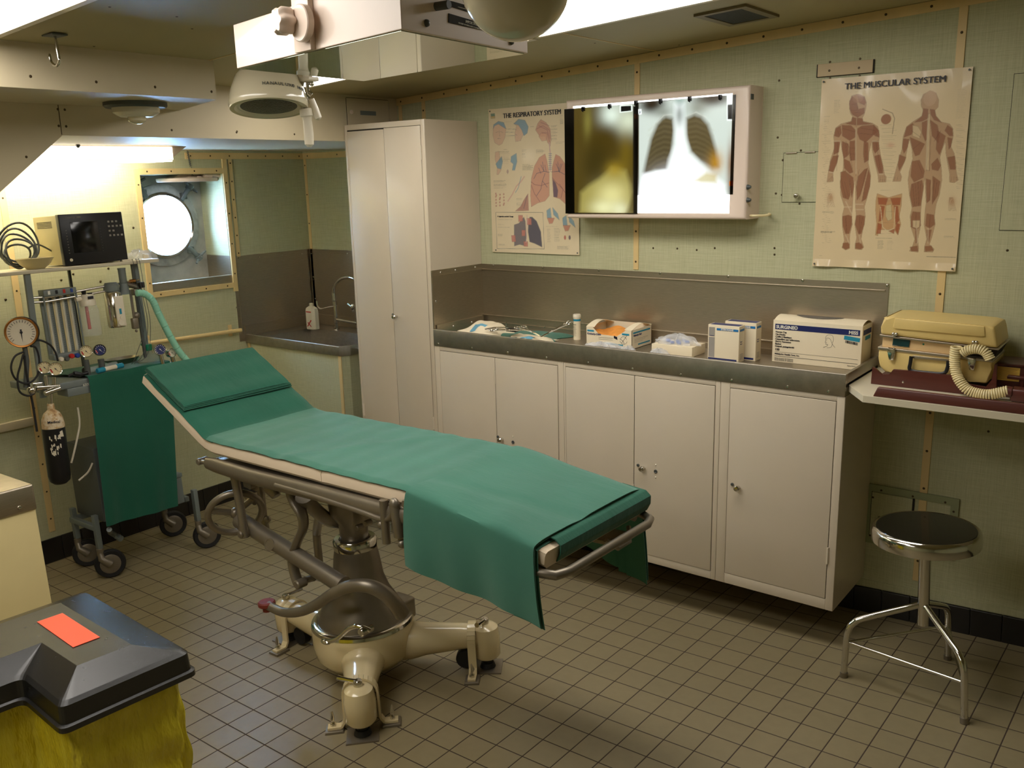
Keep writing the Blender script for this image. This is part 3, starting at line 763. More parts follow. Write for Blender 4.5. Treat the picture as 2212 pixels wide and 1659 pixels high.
# steel strip / ledge lower on the left wall
mb = MB(); a, b = PX(-40, 933, XL + .002), PX(70, 912, XL + .002)
mb.box((XL + .001, a.y - .3, a.z - .02), (XL + .02, b.y, a.z + .02), .003); obj('wall_ledge', mb, 'soffit', None, 'cream painted ledge low on the wall left of the gas trolley', 'ledge')
# ================================================================ prints: numpy rasteriser writing a colour attribute
class Print:
    """flat print on a fine grid; shapes are given in photo pixels and unprojected to the wall plane"""
    def __init__(s, x0, x1, z0, z1, res, bg, y):
        s.x0, s.x1, s.z0, s.z1, s.y = x0, x1, z0, z1, y
        s.nx = int((x1 - x0) / res); s.nz = int((z1 - z0) / res)
        s.img = np.zeros((s.nz + 1, s.nx + 1, 3)); s.img[:] = [lin(c) for c in bg]
        s.X, s.Z = np.meshgrid(np.linspace(x0, x1, s.nx + 1), np.linspace(z0, z1, s.nz + 1))
        s.rng = np.random.RandomState(3)
    def P(s, p):
        q = PY(p[0], p[1], s.y); return q.x, q.z
    def blend(s, m, col, a=1.0):
        m = np.clip(m, 0, 1)[..., None] * a; c = np.array([lin(v) for v in col]); s.img = s.img * (1 - m) + c * m
    def sd_poly(s, pts):
        P = np.array(pts); n = len(P); ins = np.zeros(s.X.shape, bool); d = np.full(s.X.shape, 1e9)
        bx0, bx1, bz0, bz1 = P[:, 0].min() - .02, P[:, 0].max() + .02, P[:, 1].min() - .02, P[:, 1].max() + .02
        for i in range(n):
            (ax, az), (bx, bz) = P[i], P[(i + 1) % n]
            ex, ez = bx - ax, bz - az; L = ex * ex + ez * ez + 1e-12
            t = np.clip(((s.X - ax) * ex + (s.Z - az) * ez) / L, 0, 1)
            d = np.minimum(d, np.hypot(s.X - ax - t * ex, s.Z - az - t * ez))
            c = ((az > s.Z) != (bz > s.Z)) & (s.X < (bx - ax) * (s.Z - az) / (bz - az + 1e-12) + ax); ins ^= c
        return np.where(ins, -d, d)
    def poly(s, pts, col, a=1.0, soft=.0008, edge=None, raw=False):
        q = pts if raw else [s.P(p) for p in pts]
        d = s.sd_poly(q); s.blend(.5 - d / (2 * soft), col, a)
        if edge: s.blend(1 - np.abs(d) / .0012, edge[0], edge[1])
        return d
    def line(s, pts, w, col, a=1.0, soft=.0005, raw=False):
        q = pts if raw else [s.P(p) for p in pts]
        d = np.full(s.X.shape, 1e9)
        for (ax, az), (bx, bz) in zip(q, q[1:]):
            ex, ez = bx - ax, bz - az; L = ex * ex + ez * ez + 1e-12
            t = np.clip(((s.X - ax) * ex + (s.Z - az) * ez) / L, 0, 1); d = np.minimum(d, np.hypot(s.X - ax - t * ex, s.Z - az - t * ez))
        s.blend(.5 - (d - w / 2) / (2 * soft), col, a)
    def ell(s, c, rx, rz, col, a=1.0, soft=.001, rot=0):
        x, z = s.P(c); dx, dz = s.X - x, s.Z - z; u = dx * math.cos(rot) + dz * math.sin(rot); v = -dx * math.sin(rot) + dz * math.cos(rot)
        d = (np.hypot(u / rx, v / rz) - 1) * min(rx, rz); s.blend(.5 - d / (2 * soft), col, a)
    def blob(s, c, rx, rz, col, a=1.0, pw=1.0):
        x, z = s.P(c); g = np.exp(-(((s.X - x) / rx) ** 2 + ((s.Z - z) / rz) ** 2) ** pw); s.blend(g, col, a)
    def textblock(s, a, b, n, w=.0009, col=(90, 80, 70), al=.55, ragged=.3, xr=None):
        (x0, z0), (x1, z1) = s.P(a), s.P(b)
        for i in range(n):
            z = z0 + (z1 - z0) * (i + .5) / n; e = x1 - (x1 - x0) * ragged * s.rng.rand()
            x = x0
            while x < e:
                L = .003 + .008 * s.rng.rand(); s.line([(x, z), (min(x + L, e), z)], w, col, al * (.6 + .4 * s.rng.rand()), .0005, raw=True); x += L + .002
    def build(s, name, mat, parent, wave=None):
        nx, nz = s.nx, s.nz; co = np.zeros(((nx + 1) * (nz + 1), 3)); co[:, 0] = s.X.ravel(); co[:, 2] = s.Z.ravel(); co[:, 1] = s.y
        if wave is not None: co[:, 1] += wave(co[:, 0], co[:, 2])
        base = WM[parent.name].inverted(); bm_ = np.array(base)
        co = co @ bm_[:3, :3].T + bm_[:3, 3]
        i, j = np.meshgrid(np.arange(nx), np.arange(nz)); a = (j * (nx + 1) + i).ravel()
        f = np.stack([a, a + 1, a + nx + 2, a + nx + 1], 1)
        me = bpy.data.meshes.new(name); me.from_pydata(co.tolist(), [], f.tolist())
        ca = me.color_attributes.new('print', 'FLOAT_COLOR', 'POINT')
        buf = np.ones((co.shape[0], 4), np.float32); buf[:, :3] = s.img.reshape(-1, 3); ca.data.foreach_set('color', buf.ravel())
        for p in me.polygons: p.use_smooth = True
        me.materials.append(mat); o = bpy.data.objects.new(name, me); COL.objects.link(o); o.parent = parent; WM[o.name] = WM[parent.name].copy(); return o
def z3(pts, ox=1740, oy=120, k=3.4553): return [(ox + x / k, oy + y / k) for x, y in pts]
# ---------------------------------------------------------------- muscular system chart
yp = YW - .0065
px0, px1, pz0, pz1 = -1.127, -.650, 1.248, 1.892
ps = thing('anatomy_poster', 'glossy cream wall chart with two brown muscle figures, THE MUSCULAR SYSTEM', 'poster', ((px0 + px1) / 2, YW, pz0))
def wave(x, z):
    u = (x - px0) / (px1 - px0); v = (z - pz0) / (pz1 - pz0)
    return -(.0022 * (1 + np.sin(u * 17 + v * 6)) * np.clip(v - .72, 0, 1) * 3.5 + .0012 * (1 + np.sin(v * 19 + u * 2)) * (np.clip(.06 - u, 0, 1) + np.clip(u - .94, 0, 1)) * 12 + .003 * np.clip(.04 - v, 0, 1) * 25 * (1 + np.sin(u * 22)))
pr_ = Print(px0, px1, pz0, pz1, .0017, (232, 210, 168), yp)
mus, mus2, tend, fl_, bone = (148, 92, 62), (172, 104, 66), (214, 190, 148), (224, 200, 158), (120, 72, 50)
E_ = ((112, 78, 56), .45)
# front figure (points read in the enlarged crop)
def fig(pts, col, a=.92, e=E_): pr_.poly(z3(pts), col, a, .0012, e)
body_f = [(345, 300), (390, 288), (440, 305), (455, 350), (450, 400), (438, 440), (425, 465), (430, 490), (500, 505), (540, 530), (552, 590), (548, 660), (560, 740), (578, 820), (590, 890), (603, 905), (600, 945), (545, 945), (540, 890), (515, 790), (497, 700), (495, 640), (475, 720), (468, 800), (485, 880), (483, 960), (460, 1060), (440, 1130), (447, 1200), (430, 1290), (415, 1370), (435, 1430), (420, 1450), (370, 1445), (370, 1410), (382, 1360), (368, 1260), (378, 1190), (372, 1120), (372, 920), (360, 980), (352, 1120), (345, 1190), (350, 1260), (330, 1340), (330, 1440), (300, 1452), (272, 1435), (290, 1380), (275, 1280), (275, 1190), (290, 1130), (262, 1040), (258, 940), (280, 850), (285, 760), (265, 660), (262, 620), (245, 720), (235, 800), (205, 880), (208, 940), (160, 945), (165, 900), (185, 780), (215, 690), (210, 600), (225, 540), (265, 510), (340, 490), (352, 455), (335, 430), (328, 360)]
fig(body_f, (196, 160, 122), 1)
for p in [[(330, 340), (350, 305), (380, 330), (395, 400), (440, 390), (440, 430), (390, 462), (350, 440), (330, 400)],
          [(390, 300), (440, 310), (450, 350), (440, 370), (400, 350)],
          [(350, 460), (380, 468), (376, 520), (300, 508), (345, 492)], [(385, 465), (425, 470), (430, 495), (500, 510), (385, 520)],
          [(272, 520), (340, 522), (376, 560), (370, 610), (330, 635), (275, 600)], [(388, 545), (420, 525), (510, 518), (545, 560), (500, 600), (450, 648), (405, 625), (388, 580)],
          [(225, 545), (262, 525), (268, 580), (250, 610), (215, 600)], [(510, 520), (548, 560), (550, 610), (520, 600), (500, 580)],
          [(215, 640), (258, 640), (248, 720), (210, 740), (214, 690)], [(500, 640), (545, 635), (548, 700), (520, 730), (505, 700)],
          [(205, 750), (248, 745), (235, 800), (205, 870), (175, 860), (188, 790)], [(515, 750), (555, 740), (578, 830), (575, 880), (550, 880), (530, 820)],
          [(330, 640), (368, 635), (370, 780), (335, 785), (325, 720)], [(436, 640), (468, 650), (470, 780), (440, 800), (432, 740)],
          [(275, 640), (320, 660), (322, 740), (285, 770), (272, 700)], [(285, 770), (330, 790), (355, 870), (330, 880), (290, 840)],
          [(262, 870), (300, 860), (330, 960), (335, 1040), (320, 1075), (280, 1060), (262, 980)], [(305, 870), (355, 910), (362, 980), (345, 1060), (330, 960)],
          [(395, 900), (440, 850), (465, 840), (440, 940), (410, 1040), (385, 1080), (380, 990)], [(470, 850), (486, 900), (480, 980), (452, 1070), (420, 1090), (445, 960)],
          [(275, 1200), (320, 1190), (345, 1200), (345, 1260), (325, 1330), (300, 1330), (278, 1270)], [(380, 1195), (405, 1190), (442, 1200), (440, 1260), (415, 1330), (395, 1330), (370, 1260)],
          [(280, 1400), (325, 1395), (328, 1435), (300, 1448), (275, 1432)], [(375, 1400), (412, 1395), (430, 1432), (410, 1446), (372, 1440)]]:
    fig(p, mus, .85)
for l in [[(378, 500), (375, 900)], [(300, 640), (330, 690), (350, 850)], [(330, 690), (368, 690)], [(330, 735), (368, 735)], [(262, 900), (300, 1060)], [(400, 850), (375, 1000)], [(455, 850), (400, 1080)], [(300, 1200), (305, 1380)], [(405, 1200), (400, 1380)], [(340, 410), (400, 412)], [(345, 365), (380, 362)], [(405, 360), (440, 362)], [(388, 380), (386, 405)], [(365, 425), (410, 426)], [(240, 640), (232, 860)], [(525, 640), (560, 860)], [(410, 540), (520, 560)], [(400, 580), (500, 590)], [(280, 545), (370, 570)]]:
    pr_.line(z3(l), .0014, (96, 58, 40), .5)
# back figure
body_b = [(880, 290), (930, 262), (975, 280), (995, 330), (990, 385), (965, 410), (970, 450), (1010, 495), (1075, 510), (1100, 545), (1103, 600), (1085, 680), (1110, 730), (1122, 800), (1125, 870), (1140, 930), (1110, 950), (1075, 945), (1075, 880), (1060, 800), (1048, 730), (1045, 640), (1020, 700), (1003, 760), (1015, 850), (1018, 930), (1000, 1040), (975, 1110), (962, 1200), (968, 1260), (945, 1350), (925, 1410), (960, 1445), (950, 1468), (885, 1465), (890, 1420), (905, 1370), (885, 1260), (890, 1180), (900, 1100), (895, 1000), (890, 900), (880, 1000), (865, 1100), (860, 1190), (855, 1290), (838, 1370), (845, 1440), (840, 1468), (775, 1460), (800, 1420), (815, 1370), (790, 1290), (780, 1200), (795, 1140), (775, 1040), (765, 930), (775, 860), (800, 770), (795, 700), (775, 620), (760, 690), (745, 780), (705, 870), (718, 905), (710, 940), (650, 940), (665, 890), (695, 780), (720, 700), (730, 600), (755, 530), (800, 495), (870, 450), (880, 410), (865, 380), (862, 330)]
fig(body_b, (196, 160, 122), 1)
for p in [[(880, 395), (915, 400), (912, 470), (870, 490), (815, 498), (868, 455)], [(930, 400), (965, 405), (975, 450), (1015, 500), (960, 480), (935, 440)],
          [(755, 535), (800, 505), (820, 540), (790, 590), (735, 610)], [(870, 500), (915, 480), (915, 600), (895, 640), (870, 580)], [(930, 480), (985, 520), (1000, 600), (990, 650), (945, 600)],
          [(1060, 520), (1095, 545), (1100, 600), (1075, 600), (1040, 560)], [(780, 610), (850, 640), (890, 660), (850, 740), (820, 750), (800, 700)], [(985, 560), (1045, 600), (1020, 690), (1000, 740), (975, 700)],
          [(730, 620), (775, 625), (760, 690), (735, 730), (722, 690)], [(1060, 610), (1095, 620), (1085, 680), (1070, 700)], [(700, 740), (750, 760), (735, 800), (700, 860), (690, 820)], [(1060, 760), (1115, 750), (1120, 850), (1080, 850)],
          [(795, 790), (850, 780), (888, 860), (880, 910), (810, 945), (785, 900)], [(940, 810), (985, 765), (1010, 820), (990, 860), (945, 850)],
          [(790, 960), (870, 930), (880, 980), (860, 1120), (800, 1130), (780, 1040)], [(900, 920), (935, 930), (930, 1080), (905, 1100)], [(950, 900), (1005, 940), (990, 1040), (945, 1110)],
          [(800, 1165), (855, 1170), (860, 1270), (830, 1300), (785, 1280), (790, 1200)], [(905, 1180), (958, 1190), (965, 1260), (925, 1290), (895, 1270)], [(820, 1300), (835, 1300), (832, 1400), (822, 1400)], [(905, 1300), (940, 1300), (920, 1400), (910, 1380)],
          [(780, 1430), (835, 1420), (840, 1460), (790, 1458)], [(890, 1425), (940, 1420), (955, 1455), (895, 1462)]]:
    fig(p, mus, .8)
for p in [[(800, 520), (840, 530), (865, 570), (850, 620), (800, 600)], [(915, 440), (930, 430), (920, 860), (900, 850), (905, 600)], [(800, 1230), (855, 1230), (850, 1280), (830, 1290), (800, 1280)]]:
    fig(p, (222, 198, 156), .9)
pr_.ell(z3([(930, 320)])[0], .02, .024, (206, 170, 134), .9); pr_.ell(z3([(392, 320)])[0], .017, .014, (180, 130, 96), .6)
for l in [[(918, 430), (905, 860)], [(935, 600), (925, 860)], [(800, 960), (815, 1120)], [(840, 940), (845, 1120)], [(960, 930), (950, 1090)], [(825, 1170), (825, 1280)], [(930, 1190), (925, 1280)], [(790, 560), (860, 610)], [(1010, 560), (960, 640)]]:
    pr_.line(z3(l), .0014, (96, 58, 40), .5)
# centre details
fig([(535, 1030), (620, 1060), (720, 1030), (715, 1120), (700, 1200), (712, 1260), (690, 1340), (660, 1300), (540, 1300), (540, 1345), (522, 1340), (530, 1250), (522, 1150), (525, 1080)], (206, 160, 110), .95)
for p in [[(540, 1060), (615, 1065), (600, 1115), (545, 1110)], [(635, 1065), (712, 1060), (705, 1115), (650, 1115)], [(560, 1120), (590, 1125), (575, 1230), (545, 1240)], [(660, 1120), (690, 1125), (700, 1230), (675, 1260)], [(540, 1250), (570, 1260), (560, 1330), (530, 1330)], [(680, 1250), (705, 1260), (690, 1335), (670, 1300)], [(620, 1310), (665, 1295), (660, 1330)]]:
    fig(p, (168, 84, 48), .85)
fig([(600, 1120), (640, 1110), (645, 1220), (615, 1235), (598, 1200)], (214, 196, 150), .9)
pr_.line(z3([(560, 1130), (575, 1280), (610, 1310), (660, 1290), (670, 1130)]), .0022, (226, 212, 170), .9)
pr_.ell(z3([(602, 475)])[0], .0165, .0165, (150, 84, 50), .85); pr_.line(z3([(575, 400), (650, 430), (665, 470), (648, 585)]), .0018, (100, 70, 50), .8); pr_.blob(z3([(635, 670)])[0], .012, .008, (220, 160, 130), .6)
for cx_, cy_ in ((188, 1060), (1095, 1090)):
    for i in range(7): pr_.line(z3([(cx_ - 20 + i * 4, cy_ - 30), (cx_ - 30 + i * 10, cy_ + 70)]), .0012, (150, 100, 70), .55)
    pr_.blob(z3([(cx_, cy_)])[0], .01, .014, (190, 140, 100), .7)
for i in range(66):
    yy = 520 + i * 13.5
    for (xa, xb) in ((120 + (i * 7) % 30, 150 + (i * 11) % 60), (560 + (i * 5) % 30, 640 + (i * 13) % 40), (1125, 1165 + (i * 7) % 35)):
        if 560 < xa < 640 and (yy > 940): continue
        if xa > 1000 and yy > 1000: continue
        pr_.line(z3([(xa, yy), (xb, yy - 4)]), .0009, (110, 96, 80), .35)
pr_.textblock(*z3([(1140, 250), (1190, 470)]), 18); pr_.textblock(*z3([(218, 330), (260, 430)]), 9); pr_.textblock(*z3([(142, 450), (180, 510)]), 5)
pr_.textblock(*z3([(128, 1158), (225, 1175)]), 2, .0012); pr_.textblock(*z3([(115, 1310), (228, 1325)]), 2, .0018, al=.9); pr_.textblock(*z3([(1035, 1345), (1125, 1365)]), 2, .0012); pr_.textblock(*z3([(525, 1360), (690, 1368)]), 1, .0014); pr_.textblock(*z3([(540, 1378), (585, 1445)]), 9); pr_.textblock(*z3([(612, 1380), (655, 1450)]), 9)
pr_.textblock(*z3([(905, 1500), (1125, 1508)]), 1, .002, al=.9, ragged=.02); pr_.textblock(*z3([(106, 1490), (122, 1495)]), 1, .0014); pr_.textblock(*z3([(1040, 1212), (1140, 1228)]), 2, .0012)
for l in [[(200, 900), (170, 935)], [(200, 905), (185, 942)], [(205, 910), (200, 940)], [(560, 900), (555, 940)], [(575, 900), (575, 942)], [(590, 900), (592, 940)], [(670, 900), (660, 935)], [(690, 900), (682, 938)], [(1090, 905), (1085, 942)], [(1110, 905), (1108, 945)], [(1125, 905), (1130, 935)], [(375, 540), (376, 800)], [(300, 660), (310, 760)], [(450, 660), (452, 780)], [(290, 940), (320, 1050)], [(450, 940), (430, 1060)], [(330, 920), (345, 1040)], [(300, 1210), (310, 1320)], [(425, 1210), (405, 1320)], [(800, 700), (860, 650)], [(840, 800), (870, 880)], [(820, 960), (830, 1110)], [(860, 960), (850, 1110)], [(930, 950), (925, 1080)], [(980, 950), (960, 1080)], [(240, 560), (255, 600)], [(520, 560), (535, 600)]]: pr_.line(z3(l), .0011, (92, 56, 40), .45)
for l in [[(376, 540), (377, 880)], [(300, 1090), (345, 1180)], [(290, 1130), (340, 1130)], [(375, 1110), (430, 1110)], [(380, 1150), (432, 1150)], [(915, 470), (900, 850)], [(215, 640), (255, 640)], [(500, 640), (548, 640)], [(180, 870), (210, 875)], [(550, 885), (580, 885)], [(300, 1340), (325, 1400)], [(400, 1340), (410, 1400)], [(830, 1290), (835, 1400)], [(915, 1290), (915, 1400)]]: pr_.line(z3(l), .003, (226, 206, 170), .65, .0015)
mp = M_vcol('glossy_poster_print', .3, 1.0); n_ = mp.noise(mp.coords((1, 1, 1)), 9, 3); mp.bump(n_, .12, .004)
pr_.build('poster_sheet', mp.m, ps, wave)
mb = MB(); a = z3([(296, 255)])[0]; A_ = PY(*a, yp); b = z3([(1050, 203)])[0]; B_ = PY(*b, yp)
LETTERS = []
for k_ in range(4): mb.text('THE MUSCULAR SYSTEM', (A_.x + .0005 * k_, yp - .0085 - .00002 * k_, A_.z), (1, 0, 0), (0, 0, 1), .0285)
xs_ = [v.co.x for v in mb.bm.verts]; k = (B_.x - A_.x) / (max(xs_) - min(xs_))
bmesh.ops.transform(mb.bm, matrix=Matrix.Translation((A_.x, 0, 0)) @ Matrix.Diagonal((k, 1, 1, 1)) @ Matrix.Translation((-A_.x, 0, 0)), verts=mb.bm.verts[:])
obj('lettering', mb, 'ink', ps, smooth=0)
mb = MB()
for p in ((px0 + .009, pz1 - .009), (px1 - .009, pz1 - .009), (px0 + .009, pz0 + .009), (px1 - .009, pz0 + .009)):
    mb.lathe([(.0035, 0), (.0025, .0015), (0, .002)], (p[0], yp - .009, p[1]), (0, -1, 0), 10); mb.cyl((p[0], yp - .009, p[1]), (p[0], YW - .001, p[1]), .001, 6)
each('drawing_pin', mb, 'grey_dark', ps)
# ---------------------------------------------------------------- respiratory system chart
def zr(pts): return [(1040 + x / 4.3667, 180 + y / 4.3667) for x, y in pts]
qx0, qx1, qz0, qz1 = -2.617, -2.138, 1.254, 1.886
pr2 = thing('anatomy_poster', 'wall chart with pink lungs and blue heads, THE RESPIRATORY SYSTEM, left of the film viewer', 'poster', ((qx0 + qx1) / 2, YW, qz0))
P2 = Print(qx0, qx1, qz0, qz1, .0018, (236, 218, 182), yp)
skin, blu, pk, pk2, dk = (226, 190, 160), (134, 170, 186), (206, 150, 128), (186, 116, 100), (86, 84, 104)
E2 = ((110, 90, 90), .5)
def g(pts, col, a=.9, e=E2, soft=.0016): P2.poly(zr(pts), col, a, soft, e)
g([(110, 430), (115, 390), (160, 360), (210, 370), (232, 430), (222, 510), (195, 570), (165, 585), (125, 560), (108, 490)], skin); g([(110, 430), (115, 390), (160, 358), (210, 370), (232, 430), (215, 420), (160, 385), (125, 400)], blu)
g([(305, 380), (350, 340), (410, 350), (440, 410), (430, 470), (390, 490), (370, 540), (320, 550), (315, 470), (330, 400)], skin); g([(305, 382), (350, 338), (410, 348), (442, 410), (432, 470), (400, 495), (380, 440), (350, 395)], blu)
for l in [[(135, 465), (160, 455)], [(180, 455), (205, 465)], [(165, 440), (172, 500)], [(150, 520), (185, 522)], [(310, 430), (330, 440)], [(318, 480), (335, 490)], [(230, 430), (310, 432)], [(230, 460), (310, 462)], [(225, 495), (312, 492)]]:
    P2.line(zr(l), .0012, (70, 80, 100), .6)
g([(130, 650), (165, 640), (180, 740), (185, 820), (160, 860), (145, 860), (150, 780), (128, 720)], skin); g([(135, 760), (190, 690), (200, 740), (185, 810), (150, 800)], blu); g([(280, 690), (330, 660), (335, 740), (315, 820), (290, 820), (300, 760), (275, 740)], blu); P2.ell(zr([(247, 832)])[0], .007, .0075, (210, 180, 160), .9); P2.line(zr([(247, 810), (247, 855)]), .0016, (60, 70, 90), .7)
# throat and big lungs
g([(510, 440), (530, 380), (560, 340), (610, 370), (650, 430), (655, 520), (650, 590), (625, 560), (600, 500), (550, 500), (530, 470)], pk, .8); g([(540, 500), (570, 460), (620, 480), (610, 540), (570, 545)], (220, 170, 140), .8)
for l in [[(520, 430), (580, 400), (640, 440), (660, 540)], [(540, 400), (620, 440), (645, 520)], [(560, 370), (640, 400)], [(570, 470), (620, 465), (645, 560)]]: P2.line(zr(l), .0022, (150, 90, 100), .6)
P2.line(zr([(640, 560), (648, 660), (648, 830)]), .006, (214, 180, 170), .95)
for i in range(9): P2.line(zr([(634, 665 + i * 18), (662, 665 + i * 18)]), .0022, (104, 140, 168), .9)
g([(600, 665), (620, 740), (640, 860), (640, 1060), (600, 1110), (530, 1130), (470, 1165), (462, 1060), (470, 900), (500, 780), (545, 700)], (214, 158, 134)); g([(680, 740), (700, 670), (740, 690), (790, 760), (795, 1140), (740, 1090), (680, 1070), (668, 900), (665, 800)], (206, 148, 126)); g([(672, 905), (700, 940), (722, 1010), (715, 1075), (682, 1070)], (110, 92, 110))
for l in [[(640, 840), (590, 830), (520, 850), (495, 900)], [(590, 830), (560, 770)], [(590, 830), (575, 740)], [(560, 850), (540, 800)], [(610, 830), (598, 770)], [(600, 850), (575, 920), (560, 1000), (520, 1060)], [(575, 920), (620, 980)], [(660, 835), (730, 830), (785, 860)], [(730, 830), (720, 740)], [(730, 830), (745, 760)], [(735, 830), (705, 760)], [(735, 840), (760, 760)]]:
    P2.line(zr(l), .0024, (74, 84, 112), .75)
for l in [[(470, 930), (500, 955), (560, 965), (635, 940)], [(470, 960), (500, 1040), (550, 1115)], [(668, 890), (700, 930), (760, 990), (790, 1030)], [(735, 950), (770, 1000), (750, 1080)]]: P2.line(zr(l), .0018, (120, 70, 90), .8)
for k in range(16):
    ax, ay = 135 + (k * 37) % 110, 1040 + (k * 53) % 130; P2.ell(zr([(ax, ay)])[0], .0042, .0042, pk2, .75); P2.ell(zr([(ax - 3, ay - 3)])[0], .002, .002, (230, 190, 170), .8)
P2.line(zr([(405, 880), (370, 930), (330, 970), (290, 1050), (250, 1110)]), .006, (224, 180, 160), .8); P2.line(zr([(375, 880), (345, 990), (320, 1030)]), .003, (110, 150, 180), .7)
g([(440, 1040), (445, 1200), (320, 1205), (370, 1160), (400, 1100)], (176, 110, 104), .75); P2.line(zr([(430, 1060), (400, 1180)]), .003, (90, 80, 110), .6)
# framed box with dark lungs
P2.line(zr([(135, 1218), (580, 1218), (592, 1562), (148, 1558), (135, 1218)]), .0014, (90, 84, 80), .9)
g([(352, 1320), (400, 1262), (415, 1300), (425, 1500), (415, 1535), (360, 1520), (310, 1535), (308, 1335)], (116, 108, 116)); g([(455, 1262), (480, 1262), (520, 1300), (560, 1400), (572, 1545), (500, 1510), (455, 1495), (440, 1400), (442, 1330)], (72, 72, 96))
for p in [[(348, 1245), (388, 1245), (390, 1300), (350, 1305)], [(425, 1272), (470, 1275), (472, 1335), (430, 1335)], [(282, 1435), (318, 1432), (325, 1495), (288, 1495)], [(380, 1385), (415, 1385), (412, 1440), (380, 1440)], [(398, 1490), (436, 1492), (438, 1540), (400, 1538)]]: g(p, (206, 134, 120), .9)
P2.line(zr([(430, 1245), (428, 1440), (420, 1500)]), .004, (220, 190, 180), .9)
for c_ in ((650, 1250, 1.0), (800, 1320, .8)):
    x_, y_, k_ = c_; g([(x_ - 35, y_ - 50), (x_, y_ - 75), (x_ + 10, y_ + 20), (x_ - 30, y_ + 20)], blu); g([(x_ + 20, y_ - 80), (x_ + 70, y_ - 20), (x_ + 85, y_ + 40), (x_ + 30, y_ - 10)], blu); g([(x_ - 30, y_ + 20), (x_ + 40, y_ + 20), (x_ + 20, y_ + 70), (x_ - 10, y_ + 75)], (206, 140, 118))
P2.ell(zr([(788, 1455)])[0], .0055, .0095, (196, 110, 100), .9); P2.ell(zr([(832, 1455)])[0], .0055, .0095, (110, 84, 100), .9)
for a_, b_, n2 in [((215, 355), (300, 368), 1), ((460, 405), (500, 412), 1), ((655, 395), (720, 545), 16), ((210, 620), (255, 628), 1), ((165, 640), (270, 760), 10), ((382, 620), (425, 700), 6), ((388, 762), (475, 770), 1), ((388, 775), (490, 820), 6), ((115, 915), (240, 990), 9), ((515, 620), (600, 660), 5), ((155, 1280), (310, 1290), 1), ((155, 1325), (230, 1340), 2), ((155, 1355), (300, 1362), 1), ((155, 1415), (210, 1450), 4), ((160, 1515), (230, 1530), 2), ((610, 1345), (745, 1352), 1), ((620, 1365), (655, 1500), 13), ((685, 1365), (750, 1500), 13), ((715, 1530), (845, 1572), 6), ((740, 300), (772, 385), 10), ((700, 550), (790, 570), 2), ((330, 1080), (400, 1180), 8)]:
    P2.textblock(*zr([a_, b_]), n2, .0011, al=.6)
g([(88, 288), (125, 284), (127, 310), (90, 312)], (110, 150, 130), .9); g([(88, 312), (127, 310), (128, 330), (90, 332)], (206, 180, 120), .9)
mp2 = M_vcol('poster_print', .4, .5)
P2.build('poster_sheet', mp2.m, pr2)
mb = MB(); A_ = PY(*zr([(205, 330)])[0], yp); B_ = PY(*zr([(750, 262)])[0], yp)
for k_ in range(4): mb.text('THE RESPIRATORY SYSTEM', (A_.x + .0005 * k_, yp - .0012 - .00002 * k_, A_.z), (1, 0, 0), (0, 0, 1), .029)
xs_ = [v.co.x for v in mb.bm.verts]; k = (B_.x - A_.x) / (max(xs_) - min(xs_)); bmesh.ops.transform(mb.bm, matrix=Matrix.Translation((A_.x, 0, 0)) @ Matrix.Diagonal((k, 1, 1, 1)) @ Matrix.Translation((-A_.x, 0, 0)), verts=mb.bm.verts[:])
A_ = PY(*zr([(152, 1260)])[0], yp); mb.text('A cigarette smoker\u2019s lungs', (A_.x, yp - .0012, A_.z), (1, 0, 0), (0, 0, 1), .0085, bold=.0002)
obj('lettering', mb, 'ink', pr2, smooth=0)
mb = MB()
for p in ((qx0 + .008, qz1 - .009), (qx0 + .02, qz0 + .009), (qx1 - .01, qz0 + .009)): mb.lathe([(.0035, 0), (.0025, .0015), (0, .002)], (p[0], yp - .0005, p[1]), (0, -1, 0), 10)
each('drawing_pin', mb, 'grey_dark', pr2)
# ---------------------------------------------------------------- film viewer (light box)
yv = YW - .12
vx0, vx1, vz0, vz1 = -2.125, -1.340, 1.417, 1.885
lb = thing('xray_film_viewer', 'cream wall-mounted light box with a glowing screen, X-ray films clipped on it', 'light box', ((vx0 + vx1) / 2, YW, vz0))
sx0, sx1 = -2.09, PY(1582, 210, yv).x; sz0, sz1 = PY(1590, 461, yv).z, PY(1586, 201, yv).z
mb = MB(); pts = []
def frame_ring(mb, o, i, y0, y1):
    (a, b, c, d) = o; (e, f, g_, h) = i
    for A_, B_ in (((a, b, c, f), None), ((a, b, f, f), None)): pass
    def loop(d, e, y, r=o): return [(r[0] + d, y, r[2] + e), (r[1] - d, y, r[2] + e), (r[1] - d, y, r[3] - e), (r[0] + d, y, r[3] - e)]
    Ls = [loop(0, 0, y1), loop(0, 0, y0 + .012), loop(.0015, .0015, y0 + .006), loop(.005, .005, y0 + .0015), loop(.011, .011, y0), loop(-.003, -.003, y0, i), loop(0, 0, y0 + .002, i), loop(0, 0, y0 + .03, i)]
    mb._add([p for L in Ls for p in L], [(q * 4 + k, q * 4 + (k + 1) % 4, q * 4 + 4 + (k + 1) % 4, q * 4 + 4 + k) for q in range(len(Ls) - 1) for k in range(4)])
frame_ring(mb, (vx0, vx1, vz0, vz1), (sx0, sx1, sz0, sz1), yv, YW - .002)
mb.box((vx0 + .01, YW - .03, vz0 + .01), (vx1 - .01, YW - .002, vz1 - .01))
obj('housing', mb, 'pinkwhite', lb)
mb = MB(); mb.box((sx0 - .002, yv + .008, sz0 - .002), (sx1 + .002, yv + .012, sz1 + .002)); obj('screen', mb, 'viewer', lb, smooth=0)
mb = MB()
